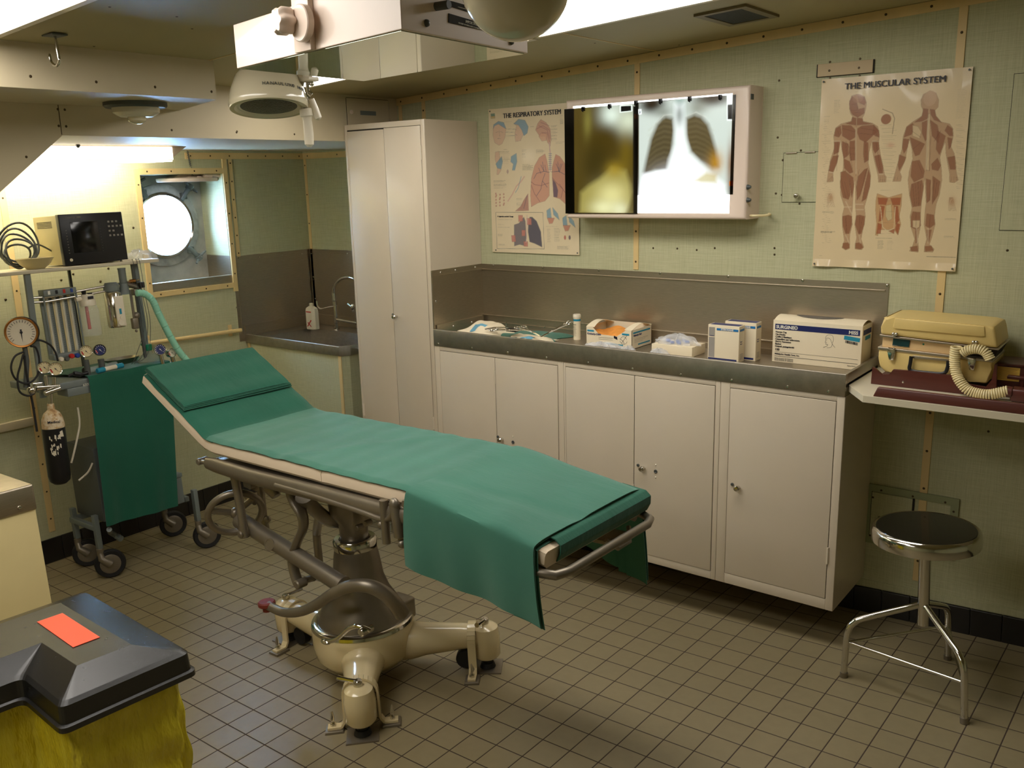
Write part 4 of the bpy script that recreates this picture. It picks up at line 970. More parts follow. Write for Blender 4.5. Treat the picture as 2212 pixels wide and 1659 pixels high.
for px in [(1260, 233), (1317, 227), (1374, 220), (1427, 216), (1490, 211), (1556, 207)]:
    c = PY(*px, yv); mb = MB(); mb.box((c.x - .006, yv - .004, c.z - .012), (c.x + .006, yv + .006, c.z + .004), .001); mb.tube([(c.x - .004, yv - .006, c.z + .002), (c.x, yv - .012, c.z - .008), (c.x + .004, yv - .006, c.z - .016)], .002, 6); mb.ball((c.x, yv - .006, c.z - .01), .005, 8); obj('film_clip', mb, 'blackpl', lb)
mb = MB()
for px in [(1614, 404), (1614, 432)]:
    c = PX(*px, vx1); mb.lathe([(.009, 0), (.009, .004), (.006, .01), (.005, .014), (0, .014)], c, (1, 0, 0), 14)
each('switch', mb, 'grey_dark', lb)
c = PX(1625, 208, vx1); mb = MB(); mb.box((vx1 - .001, c.y - .012, c.z - .011), (vx1 + .0012, c.y + .012, c.z + .008)); obj('rating_plate', mb, 'grey_dark', lb, smooth=0)
mb = MB(); c = PX(1620, 466, vx1); mb.tube(smoothpath([c, c + V(.02, .0, 0), c + V(.045, .02, .0), c + V(.06, .04, .003), V(c.x + .04, YW - .004, c.z + .003)], 5), .0045, 8); obj('power_cord', mb, 'cord', lb)
# films: transparent density maps in front of the screen
def filmmat():
    k = NT('xray_film'); a = k.new('ShaderNodeVertexColor'); a.layer_name = 'print'
    tr = k.new('ShaderNodeBsdfTransparent'); gl = k.new('ShaderNodeBsdfGlossy'); gl.inputs['Roughness'].default_value = .12; mx = k.new('ShaderNodeMixShader'); mx.inputs[0].default_value = .04
    n = k.noise(k.coords(), 60.0); c = k.mix(1.0, k.mix(.04, a.outputs['Color'], n, 'MULTIPLY'), (.42, .42, .42, 1), 'MULTIPLY')
    k.ln(c, tr.inputs['Color']); k.ln(tr.outputs[0], mx.inputs[1]); k.ln(gl.outputs[0], mx.inputs[2]); k.ln(mx.outputs[0], k.out.inputs['Surface']); return k.m
FM = filmmat()
def zf(pts): return [(1200 + x / 4.6083, 160 + y / 4.6083) for x, y in pts]
def film(label, x0, x1, z0, z1, bg, paint, y):
    t = thing('xray_film', label, 'X-ray', ((x0 + x1) / 2, y, z0), group='X-ray films on the light box')
    P = Print(x0, x1, z0, z1, .0022, bg, y); paint(P); P.build('film_sheet', FM, t); return t
f0, f1 = PY(1219, 236, yv - .004), PY(1377, 462, yv - .004)
def paint1(P):
    def b(x, y, rx, rz, col, a=1.0, pw=1.0): P.blob(zf([(x, y)])[0], rx, rz, col, a, pw)
    P.poly(zf([(185, 330), (770, 330), (770, 1385), (185, 1385)]), (74, 60, 20), 1, .004)
    b(560, 400, .05, .045, (214, 226, 208), .95); b(720, 470, .05, .05, (210, 218, 190), .9); b(320, 480, .02, .06, (120, 112, 50), .8); b(690, 330, .07, .02, (190, 196, 180), .7)
    b(480, 700, .07, .07, (66, 52, 12), .95, 1.6); b(400, 900, .06, .08, (54, 44, 10), .9, 1.4); b(700, 780, .03, .09, (110, 90, 16), .6)
    P.poly(zf([(240, 1385), (250, 1180), (330, 1110), (440, 1040), (560, 930), (700, 960), (740, 1100), (760, 1385)]), (150, 138, 70), .95, .012)
    b(560, 1200, .07, .05, (214, 206, 140), .8); b(480, 1330, .06, .03, (222, 220, 168), .8); b(640, 1350, .04, .03, (220, 220, 180), .7); b(590, 950, .04, .03, (150, 124, 30), .7)
    P.poly(zf([(700, 1400), (770, 1200), (820, 1385)]), (70, 54, 10), .7, .01)
    P.poly(zf([(85, 365), (180, 350), (188, 1392), (105, 1392)]), (8, 8, 8), 1, .003); P.poly(zf([(772, 320), (826, 320), (826, 1392), (776, 1392)]), (16, 13, 8), 1, .002)
    P.poly(zf([(640, 312), (762, 306), (765, 372), (640, 385)]), (235, 245, 230), 1, .001); P.poly(zf([(650, 320), (752, 314), (754, 364), (650, 376)]), (14, 14, 12), 1, .001); P.poly(zf([(792, 402), (824, 400), (826, 448), (794, 448)]), (176, 84, 12), 1, .001)
film('olive-brown X-ray film on the left of the light box, hanging past its edge', f0.x, f1.x, f1.z, f0.z, (30, 24, 12), paint1, yv - .004)
h0, h1 = PY(1372, 216, yv - .0015), PY(1583, 420, yv - .0015)
h0.z = PY(1570, 206, yv).z
def paint2(P):
    def b(x, y, rx, rz, col, a=1.0, pw=1.0): P.blob(zf([(x, y)])[0], rx, rz, col, a, pw)
    P.poly(zf([(830, 290), (1770, 200), (1770, 1200), (830, 1220)]), (196, 204, 192), 1, .002)
    b(960, 300, .06, .035, (44, 34, 20), 1, 1.5); b(1560, 240, .08, .03, (52, 40, 22), 1, 1.5); b(1235, 300, .022, .06, (150, 170, 160), .9); b(1070, 380, .04, .02, (120, 124, 110), .7); b(1420, 340, .04, .025, (110, 110, 90), .7)
    P.poly(zf([(1100, 420), (1170, 440), (1185, 560), (1165, 700), (1150, 860), (1110, 960), (990, 960), (900, 1000), (870, 1000), (900, 860), (950, 640), (1010, 500), (1060, 440)]), (70, 56, 22), .97, .010)
    P.poly(zf([(1300, 440), (1380, 400), (1450, 420), (1520, 500), (1560, 620), (1600, 760), (1620, 920), (1560, 940), (1440, 870), (1350, 780), (1300, 650), (1295, 520)]), (76, 60, 22), .97, .010)
    for i in range(9):
        yy = 500 + i * 52
        P.line(zf([(1165, yy - 20), (1080, yy - 34), (1000, yy), (930, yy + 60)]), .007, (160, 146, 100), .12, .005); P.line(zf([(1310, yy - 20), (1400, yy - 36), (1490, yy), (1570, yy + 60)]), .007, (160, 146, 100), .12, .005)
    P.line(zf([(1010, 480), (1080, 410), (1160, 400)]), .003, (206, 206, 190), .5, .002); P.line(zf([(1300, 420), (1400, 380), (1500, 430)]), .003, (206, 206, 190), .5, .002)
    P.poly(zf([(1185, 300), (1280, 300), (1290, 600), (1330, 780), (1500, 950), (1700, 1100), (1700, 1200), (860, 1200), (900, 1010), (1110, 960), (1130, 850), (1190, 700)]), (236, 240, 234), .95, .012)
    b(1240, 420, .02, .04, (120, 130, 120), .5); b(1230, 400, .012, .03, (90, 96, 86), .5)
    P.poly(zf([(870, 1000), (1100, 965), (1330, 1000), (1650, 1150), (1700, 1200), (830, 1210)]), (255, 255, 255), 1, .012)
    b(1240, 1080, .10, .05, (255, 255, 255), 1); b(1000, 1130, .05, .03, (255, 255, 255), .9)
    P.poly(zf([(1380, 1060), (1500, 980), (1600, 1000), (1600, 1080), (1450, 1080)]), (196, 184, 130), .8, .008)
    b(1600, 880, .03, .04, (180, 130, 30), .8); b(1740, 900, .014, .08, (120, 76, 16), .8); b(1760, 1130, .016, .04, (40, 28, 10), .9)
    P.line(zf([(1110, 960), (1000, 970), (900, 1030), (860, 1130)]), .003, (250, 250, 245), .8, .002)
    P.poly(zf([(1704, 210), (1774, 205), (1774, 465), (1704, 465)]), (230, 238, 230), 1, .001); P.poly(zf([(1714, 305), (1760, 302), (1760, 450), (1714, 450)]), (26, 22, 18), 1, .001); P.poly(zf([(1730, 1065), (1774, 1062), (1774, 1112), (1730, 1112)]), (190, 100, 16), 1, .001)
    P.poly(zf([(820, 350), (856, 348), (858, 402), (828, 404)]), (240, 245, 240), 1, .001); P.line(zf([(836, 362), (838, 392), (848, 372)]), .002, (30, 40, 70), .9)
film('large chest X-ray film with two dark lungs on the right of the light box', h0.x, h1.x, h1.z, h0.z, (60, 50, 30), paint2, yv - .0015)
# ---------------------------------------------------------------- hatches and plates on the back wall
def outline_hatch(name, label, pts, y, knobpx=None, hingepx=(), closed=True, cat='hatch'):
    q = [PY(*p, y) for p in pts]; x0, x1 = min(p.x for p in q), max(p.x for p in q); z0, z1 = min(p.z for p in q), max(p.z for p in q)
    t = thing(name, label, cat, ((x0 + x1) / 2, YW, z0))
    mb = MB(); mb.box((x0, YW - .0025, z0), (x1, YW - .0005, z1), .0004); obj('door', mb, 'green', t, smooth=0)
    mb = MB(); w = .0016
    for a, b in (((x0 - w, z0 - w), (x1 + w, z0)), ((x0 - w, z1), (x1 + w, z1 + w)), ((x0 - w, z0), (x0, z1)), ((x1, z0), (x1 + w, z1))): mb.box((a[0], YW - .0015, a[1]), (b[0], YW - .0003, b[1]))
    obj('door_gap', mb, 'dark', t, smooth=0)
    if knobpx: 
        mb = MB(); c = PY(*knobpx, YW); knob(mb, (c.x, YW - .002, c.z), r=.010); obj('knob', mb, 'chrome', t)
    for a, b in hingepx:
        mb = MB(); A_, B_ = PY(*a, YW), PY(*b, YW); mb.cyl((A_.x, YW - .005, A_.z), (B_.x, YW - .005, A_.z), .0032, 10); obj('hinge', mb, 'steel', t)
    return t
outline_hatch('wall_hatch', 'small green hatch with chrome knob in the wall left of the muscle chart', [(1694, 331), (1694, 436), (1764, 331), (1764, 436)], YW, (1725, 423), [((1699, 331), (1722, 331)), ((1740, 329), (1762, 328))])
outline_hatch('wall_hatch', 'green hatch in the wall at the right edge of the picture', [(2192, 160), (2176, 497), (2300, 497), (2300, 160)], YW)
a, b = PY(1765, 167, YW), PY(1889, 131, YW)
x0, x1, z0, z1 = PY(1765, 160, YW).x, PY(1889, 150, YW).x, PY(1765, 167, YW).z, PY(1765, 140, YW).z
t = thing('wall_vent', 'narrow pale cover plate on the wall just above the muscle chart', 'cover plate', ((x0 + x1) / 2, YW, z0))
mb = MB(); mb.box((x0 + .004, YW - .008, z0), (x1 - .004, YW - .001, z1), .001); obj('plate', mb, 'card_side', t)
mb = MB(); mb.box((x0, YW - .006, z0 - .001), (x0 + .004, YW - .001, z1)); mb.box((x1 - .005, YW - .006, z0 - .001), (x1, YW - .001, z1)); mb.box((x0, YW - .005, z0 - .002), (x1, YW - .001, z0)); obj('slot', mb, 'dark', t, smooth=0)
mb = MB()
for px in [(1793, 153), (1857, 147)]:
    c = PY(*px, YW); mb.lathe([(.004, 0), (.003, .0015), (0, .002)], (c.x, YW - .008, c.z), (0, -1, 0), 10)
for px in [(1793, 134), (1858, 127), (1793, 169), (1857, 164)]:
    c = PY(*px, YW); mb.lathe([(.004, 0), (.003, .0015), (0, .002)], (c.x, YW - .0005, c.z), (0, -1, 0), 10)
each('screw', mb, 'screw', t)
mb = MB()
for px in [(1683, 174), (1680, 297), (1730, 325), (1691, 346), (1676, 418), (1689, 421), (1727, 440), (1673, 536), (1673, 550), (2201, 188), (2190, 315), (2178, 459), (2176, 541), (1411, 536), (1463, 537), (1544, 536), (1505, 540), (1938, 1185), (2135, 932), (1891, 1150)]:
    c = PY(*px, YW); mb.lathe([(.0042, 0), (.003, .0015), (0, .002)], (c.x, YW - .0003, c.z), (0, -1, 0), 10)
struct('trim_18', mb, 'screw')
mb = MB()
for px in [(288, 492), (158, 592), (132, 605), (234, 580), (217, 608), (42, 635), (12, 647), (283, 560), (1, 0)]:
    if px[0] < 2: continue
    c = PX(*px, XL); mb.lathe([(.006, 0), (.004, .0025), (0, .004)], (XL + .0003, c.y, c.z), (1, 0, 0), 10)
struct('trim_19', mb, 'screw')
# low framed recess behind the stool
def zz(p): return PY(*p, YW)
A_, B_, C_ = zz((1888, 1047)), zz((2074, 1076)), zz((1885, 1172))
x0, x1, z1, z0 = A_.x - .03, B_.x, .5 * (A_.z + B_.z), C_.z - .0
t = thing('wall_hatch', 'low framed sliding hatch in the wall behind the stool seat', 'hatch', ((x0 + x1) / 2, YW, z0))
mb = MB(); w = .026
mb.box((x0, YW - .008, z1 - w), (x1, YW - .001, z1)); mb.box((x0, YW - .008, z0), (x1, YW - .001, z0 + w)); mb.box((x0, YW - .008, z0 + w), (x0 + w, YW - .001, z1 - w)); mb.box((x1 - w, YW - .008, z0 + w), (x1, YW - .001, z1 - w))
obj('hatch_frame', mb, M_('green_frame_paint', rgb(150, 156, 118), .5), t)
mb = MB(); xm_ = zz((1972, 1080)).x; mb.box((x0 + w, YW - .005, z0 + w), (xm_, YW - .001, z1 - w - .004), .001); obj('sliding_door', mb, 'green', t)
mb = MB(); mb.box((xm_, YW - .004, z0 + w), (xm_ + .007, YW - .0008, z1 - w)); mb.box((x0 + w - .002, YW - .006, z0 + w), (x0 + w + .001, YW - .002, z1 - w)); obj('slot', mb, 'dark', t, smooth=0)
mb = MB(); c = zz((1901, 1118)); mb.lathe([(.007, 0), (.006, .004), (0, .006)], (c.x, YW - .005, c.z), (0, -1, 0), 14)
for px in [(1905, 1058), (1973, 1071), (2043, 1084), (2061, 1104), (1887, 1073), (1881, 1155)]:
    c = zz(px); mb.lathe([(.004, 0), (.003, .0015), (0, .002)], (c.x, YW - .008, c.z), (0, -1, 0), 10)
each('screw', mb, 'screw', t)
# access panel in the soffit face above the tall locker
q = [PX(*p, XS) for p in [(747, 211), (838, 219), (748, 272)]]
t = thing('soffit_hatch', 'cream access flap in the soffit above the tall locker', 'hatch', (XS, q[0].y, q[2].z))
mb = MB(); mb.box((XS + .0005, q[0].y, q[2].z - .03), (XS + .003, q[1].y, q[0].z), .0005); obj('door', mb, 'soffit', t, smooth=0)
mb = MB(); y0, y1, z0, z1 = q[0].y, q[1].y, q[2].z - .03, q[0].z
for a, b in (((y0 - .002, z0), (y0, z1)), ((y1, z0), (y1 + .002, z1)), ((y0, z1), (y1, z1 + .002)), ((y0, z0 - .002), (y1, z0))): mb.box((XS + .0003, a[0], a[1]), (XS + .0015, b[0], b[1]))
obj('door_gap', mb, 'dark', t, smooth=0)
c0_, c1_ = PX(777, 239, XS), PX(811, 250, XS); mb = MB(); mb.box((XS + .003, c0_.y, c1_.z), (XS + .0045, c1_.y, c0_.z)); obj('label_plate', mb, 'grey_paint', t, smooth=0)
c = PX(758, 242, XS); mb = MB(); mb.lathe([(.010, 0), (.009, .004), (0, .006)], (XS + .003, c.y, c.z), (1, 0, 0), 16); obj('push_button', mb, 'pinkwhite', t)
mb = MB(); mb.cyl((XS + .004, y1, PX(838, 222, XS).z), (XS + .004, y1, PX(840, 236, XS).z), .003, 8); mb.cyl((XS + .004, y1, PX(840, 257, XS).z), (XS + .004, y1, PX(840, 268, XS).z), .003, 8); obj('hinge', mb, 'steel', t)
# ================================================================ operating table (deck frame)
yn, yf = 1.63, 2.11
PR = [(-3.11, 1.066), (-2.737, .856), (-1.745, .83), (-1.28, .75)]
CX, CY = -2.31, 1.88
ot = thing('operating_table', 'old silver-grey operating table on a cream cast four-legged base, middle of the floor', 'operating table', (CX, CY, 0), FL)
def dense(pr, n=10, r=.06):
    """profile with eased corners"""
    out = []
    for i, p in enumerate(pr):
        p = V(p[0], p[1], 0)
        if 0 < i < len(pr) - 1:
            a, b = V(pr[i - 1][0], pr[i - 1][1], 0), V(pr[i + 1][0], pr[i + 1][1], 0)
            da, db = (a - p).normalized(), (b - p).normalized()
            for k in range(n + 1):
                t = k / n; out.append((p + da * r * (1 - t) ** 2 + db * r * t ** 2))
        else: out.append(p)
    return [(q.x, q.y) for q in out]
def along(pr):
    L = [0]
    for a, b in zip(pr, pr[1:]): L.append(L[-1] + math.hypot(b[0] - a[0], b[1] - a[1]))
    def f(s):
        s = min(max(s, 0), L[-1])
        for i in range(len(pr) - 1):
            if s <= L[i + 1] + 1e-9:
                t = (s - L[i]) / (L[i + 1] - L[i] + 1e-12); dx, dz = pr[i + 1][0] - pr[i][0], pr[i + 1][1] - pr[i][1]; l = math.hypot(dx, dz)
                return pr[i][0] + dx * t, pr[i][1] + dz * t, (-dz / l, dx / l)
    return f, L[-1]
DP = dense(PR, 10, .035); fP, LP = along(DP)
def pad(name, s0, s1, th, mat, parent, inset=0.0, rnd=.012, drop=.006, label=None):
    """one cushion of the table top, its section swept along the profile"""
    sec = [(yn + inset, -th + rnd), (yn + inset, -rnd), (yn + inset + rnd * .3, -rnd * .3), (yn + inset + rnd, 0), (yf - inset - rnd, 0), (yf - inset - rnd * .3, -rnd * .3), (yf - inset, -rnd), (yf - inset, -th + rnd), (yf - inset - rnd, -th), (yn + inset + rnd, -th)]
    mb = MB(FL); n = max(6, int((s1 - s0) / .03)); rings = []
    for i in range(n + 1):
        s = s0 + (s1 - s0) * i / n; x, z, (nx, nz) = fP(s); e = min(s - s0, s1 - s); q = .004 if e < .004 else 0
        rings.append([mb.bm.verts.new((x + nx * (h - drop - q), y + (q if y < 1.8 else -q), z + nz * (h - drop - q))) for y, h in sec])
    m_ = len(sec)
    for a, b in zip(rings, rings[1:]):
        for k in range(m_): mb.bm.faces.new([a[k], a[(k + 1) % m_], b[(k + 1) % m_], b[k]])
    mb.bm.faces.new(rings[0][::-1]); mb.bm.faces.new(rings[-1])
    return obj(name, mb, mat, parent, label)
sH = math.hypot(PR[1][0] - PR[0][0], PR[1][1] - PR[0][1]); sM = sH + math.hypot(PR[2][0] - PR[1][0], PR[2][1] - PR[1][1])
pad('head_cushion', 0, sH - .01, .05, 'sheet', ot); pad('seat_cushion', sH - .012, sH + .60, .048, 'sheet', ot); pad('seat_cushion', sH + .602, sM - .01, .048, 'sheet', ot); pad('foot_cushion', sM - .008, LP - .004, .046, 'sheet', ot)
# side rails and frame
def G(x, y, Y): return GY(x, y, Y)
def rail(y):
    mb = MB(FL); r = .023
    a = V(PR[1][0] - .01, y, PR[1][1] - .085); b = V(PR[2][0] + .02, y, PR[2][1] - .078)
    m1 = a.lerp(b, .25) + V(0, 0, -.006)
    mb.tube([a, a.lerp(b, .05), m1, a.lerp(b, .6), b], [r * .8, r, r * 1.05, r, r], 14, flat=(.8, 1.15))
    mb.cyl(a - V(.035, 0, 0), a, .008, 12); mb.cyl(a + V(-.045, -.012, 0), a + V(-.045, .03, 0), .012, 14, bev=.003)
    return obj('side_rail', mb, 'silver', ot)
rail(yn - .005); rail(yf + .005)
mb = MB(FL)
for y in (yn + .03, yf - .03):
    for s0, s1, dr in ((.02, sH - .03, .064), (sM + .02, LP - .01, .066)):
        pts = []
        for i in range(5):
            x, z, (nx, nz) = fP(s0 + (s1 - s0) * i / 4); pts.append((x - nx * dr, y, z - nz * dr))
        mb.tube(pts, .011, 10)
mb.box((PR[1][0], yn + .02, PR[1][1] - .085), (PR[2][0], yf - .02, PR[1][1] - .075))
mb.cyl((PR[1][0] - .0, yn, PR[1][1] - .085), (PR[1][0] - .0, yf, PR[1][1] - .085), .012, 12); mb.cyl((PR[2][0] + .02, yn, PR[2][1] - .08), (PR[2][0] + .02, yf, PR[2][1] - .08), .012, 12)
obj('top_frame', mb, 'silver', ot)
# U tube round the foot end
mb = MB(FL); x1_, z1_ = PR[3]; x0_, z0_ = PR[2]
a0 = V(x0_ + .05, yn - .004, z0_ - .075); a1 = V(x1_ - .02, yn - .004, z1_ - .062); zz_ = z1_ - .066
mb.tube([a0, a1, V(x1_ + .016, yn + .012, zz_), V(x1_ + .03, yn + .05, zz_), V(x1_ + .03, yf - .05, zz_), V(x1_ + .016, yf - .012, zz_), V(x1_ - .02, yf + .004, z1_ - .062), V(x0_ + .05, yf + .004, z0_ - .075)], .0125, 12)
obj('foot_tube', mb, 'silver', ot)
mb = MB(FL); c = V(x1_ - .02, 1.98, zz_ - .02); mb.tube([c + V(0, -.06, .01), c + V(.02, -.03, -.02), c + V(.02, .03, -.02), c + V(0, .06, .01)], .007, 8); mb.box(c + V(-.05, -.05, -.01), c + V(.02, .04, .004), .003); obj('release_handle', mb, 'silver', ot)
# lower tube and clamp at the knee joint
mb = MB(FL); Y = yn - .02
mb.tube(smoothpath([G(596, 1048, Y), G(690, 1075, Y), G(780, 1105, Y), G(828, 1122, Y), G(846, 1112, Y), G(848, 1092, Y)], 5), .009, 10); obj('accessory_rail', mb, 'silver', ot)
mb = MB(FL); mb.cyl(G(828, 1080, Y), G(835, 1173, Y), .0125, 16); mb.ball(G(852, 1090, Y), .018, 12, (.9, .8, 1.1)); mb.ball(G(824, 1133, Y), .012, 10); mb.tube([G(850, 1085, Y), G(858, 1120, Y), G(862, 1160, Y)], [.014, .016, .014], 10)
obj('rail_clamp', mb, 'silver', ot)
mb = MB(FL); a, b = G(858, 1088, Y + .02), G(874, 1175, Y + .02); mb.prism([(a.x - .0, Y + .005, a.z), (b.x - .012, Y + .005, b.z), (b.x + .02, Y + .005, b.z), (a.x + .05, Y + .005, a.z)], (0, .02, 0), .003); mb.cyl(G(873, 1090, Y), G(873, 1090, Y) + V(0, .03, 0), .014, 14, bev=.003); mb.ball(G(868, 1175, Y), .012, 10)
obj('knee_joint', mb, 'silver', ot)
# lifting head casting with branching arms
mb = MB(FL)
hn = PR[1][1] - .085
def arm(pts, r): mb.tube(smoothpath(pts, 5), r, 12)
Y1 = 1.70
cast = [G(625, 1040, Y1), G(636, 1080, Y1), G(652, 1110, Y1), G(655, 1140, Y1), G(640, 1175, Y1), G(632, 1205, Y1), G(636, 1235, Y1), G(645, 1262, Y1)]
def vr(n, a, b): return [a + (b - a) * i / (n - 1) for i in range(n)]
P = smoothpath(cast, 5); mb.tube(P, [.026 - .006 * min(i / 12, 1) for i in range(len(P))], 12, flat=(1, .6))
mb.tube(smoothpath([G(655, 1075, Y1), G(685, 1105, 1.78), G(715, 1125, 1.83), G(745, 1128, CY)], 5), .030, 12, flat=(1, .7))
P2_ = [G(690, 1110, 1.95), G(684, 1150, 1.95), G(688, 1200, 1.95), G(692, 1232, 1.95)]; mb.tube(smoothpath(P2_, 4), .015, 10)
mb.tube([G(690, 1115, 1.80), G(684, 1150, 1.95)], .016, 10)
zc_ = G(765, 1157, CY).z; ztop = hn + .0
mb.lathe([(0, zc_ - .02), (.048, zc_ - .02), (.050, zc_ + .05), (.075, zc_ + .085), (.09, hn - .02), (.09, hn), (0, hn)], (CX, CY, 0), n=28)
mb.box((CX - .25, CY - .1, hn - .015), (CX + .12, CY + .1, hn + .005), .004)
obj('lift_head', mb, 'silver', ot)
mb = MB(FL)
for px in [(773, 1140), (792, 1130)]:
    c = G(*px, CY - .055); mb.cyl(c + V(0, -.008, 0), c + V(0, .02, 0), .010, 12, bev=.002)
c = G(645, 1262, Y1 - .02); mb.cyl(c + V(-.0, -.012, 0.0), c + V(0, .03, 0), .016, 14, bev=.004); c = G(527, 1152, 1.655); mb.cyl(c + V(0, -.02, 0), c + V(0, .02, 0), .014, 14, bev=.004)
for px in [(580, 1038), (604, 1045)]:
    c = G(*px, 1.66); mb.cyl(c + V(0, -.02, 0), c + V(0, .03, 0), .014, 14, bev=.003)
each('bolt', mb, 'silver', ot)
# head-section gear: hangers, plate, worm tube with handwheel
mb = MB(FL); mb.tube([G(503, 1005, 1.655), G(513, 1060, 1.655), G(523, 1120, 1.655), G(528, 1160, 1.655)], [.017, .015, .015, .018], 12); obj('hanger', mb, 'silver', ot)
mb = MB(FL); mb.tube([G(555, 1010, 1.86), G(563, 1060, 1.86), G(570, 1120, 1.86), G(575, 1145, 1.86)], .014, 10); mb.ball(G(578, 1122, 1.86), .014, 10); obj('hanger', mb, 'silver', ot)
mb = MB(FL); Yp = 1.72
mb.prism([G(520, 1015, Yp), G(556, 1020, Yp), G(552, 1062, Yp), G(526, 1052, Yp)], (0, .01, 0), .002); mb.cyl(G(538, 1050, 1.70), G(538, 1050, 1.70) + V(0, .05, 0), .013, 12); mb.cyl(G(585, 1050, 1.70), G(597, 1072, 1.70), .03, 14, r2=.016); mb.tube([G(560, 1040, 1.7), G(600, 1040, 1.7)], .012, 8); mb.tube([G(532, 1070, 1.76), G(552, 1085, 1.76)], .012, 8)
mb.ball(G(607, 1047, 1.66), .026, 14, (1, .7, 1))
obj('tilt_gear', mb, 'silver', ot)
A0, B0 = G(536, 1135, 1.70), G(742, 1265, 1.70)
mb = MB(FL); d = (B0 - A0).normalized(); mb.tube([A0 - d * .0, B0], .029, 20); mb.lathe([(.029, -.012), (.031, -.012), (.031, 0), (.018, .004), (.012, -.01), (0, -.01)], B0, d, 20); mb.tube([A0 - d * .05, A0], .03, 16); mb.tube([G(640, 1258, 1.73), G(678, 1248, 1.73)], .012, 8)
obj('worm_tube', mb, 'silver', ot)
mb = MB(FL); c = A0.lerp(B0, .32) + V(.0, -.029, .006); mb.lathe([(.022, 0), (.0215, .002), (.017, .0025), (.016, .001), (0, .001)], c, (0.2, -1, .3), 20); obj('makers_seal', mb, 'silver', ot)
mb = MB(FL); wc = G(508, 1108, 1.69); wr_ = .093; u_ = d; s_ = V(-d.y, d.x, 0)
ax = V(.78, -.45, -.42).normalized(); s_ = ax.cross(V(0, 0, 1)).normalized(); t_ = s_.cross(ax)
mb.tube([wc + s_ * wr_ * math.cos(2 * PI * k / 36) + t_ * wr_ * math.sin(2 * PI * k / 36) for k in range(36)], .0125, 10, closed=True)
for k in range(3):
    a = 2 * PI * k / 3 + .35; mb.tube([wc, wc + (s_ * math.cos(a) + t_ * math.sin(a)) * wr_], .009, 8, flat=(1, 1.3))
mb.ball(wc, .02, 12); mb.tube([wc, A0], .012, 10)
obj('handwheel', mb, 'silver', ot)
# column
zr = .205
mb = MB(FL); zcl = G(765, 1180, CY).z; hc = zc_
mb.lathe([(.158, zr - .01), (.15, zr + .02), (.128, zr + .06), (.105, zr + .10), (.088, zr + .15), (.078, zcl - .03), (.072, zcl), (0, zcl)], (CX, CY, 0), n=40); obj('column', mb, 'silver', ot)
mb = MB(FL); mb.lathe([(.066, zcl - .002), (.074, zcl), (.075, zcl + .028), (.070, zcl + .036), (.055, zcl + .034), (.05, zcl + .02), (0, zcl + .02)], (CX, CY, 0), n=40); obj('column_collar', mb, 'chrome', ot)
# cast base
mb = MB(FL); R_ = .178
mb.lathe([(.0, .05), (.11, .05), (.15, .062), (.172, .09), (R_, .13), (R_, zr - .012), (.172, zr - .004), (.15, zr - .004), (.15, zr - .03), (0, zr - .03)], (CX, CY, 0), n=48)
legs = [(-44, .36), (35, .385), (181, .385), (141, .36)]
for ang, L in legs:
    a = math.radians(ang); dr = V(math.cos(a), math.sin(a), 0); sd = V(-dr.y, dr.x, 0); c0 = V(CX, CY, 0)
    ring0 = None; secs = [(.10, .074, .056, .108), (.17, .072, .056, .112), (.22, .062, .05, .116), (L - .04, .050, .044, .122), (L - .005, .046, .042, .122), (L + .03, .042, .042, .118)]
    pts = [c0 + dr * s + V(0, 0, h) for s, w, hh, h in secs]; mb.tube(pts, [w for s, w, hh, h in secs], 20, flat=(1, .9), cap=True)
    e = c0 + dr * (L + .045); mb.lathe([(.0, .045), (.040, .045), (.048, .055), (.050, .12), (.044, .155), (.03, .166), (0, .168)], (e.x, e.y, 0), n=24)
obj('cast_base', mb, 'enamel', ot)
mb = MB(FL); mb.lathe([(.15, zr - .004), (.153, zr + .004), (.166, zr + .006), (.176, zr + .0), (.179, zr - .010)], (CX, CY, 0), n=56); obj('base_rim', mb, 'chrome', ot)
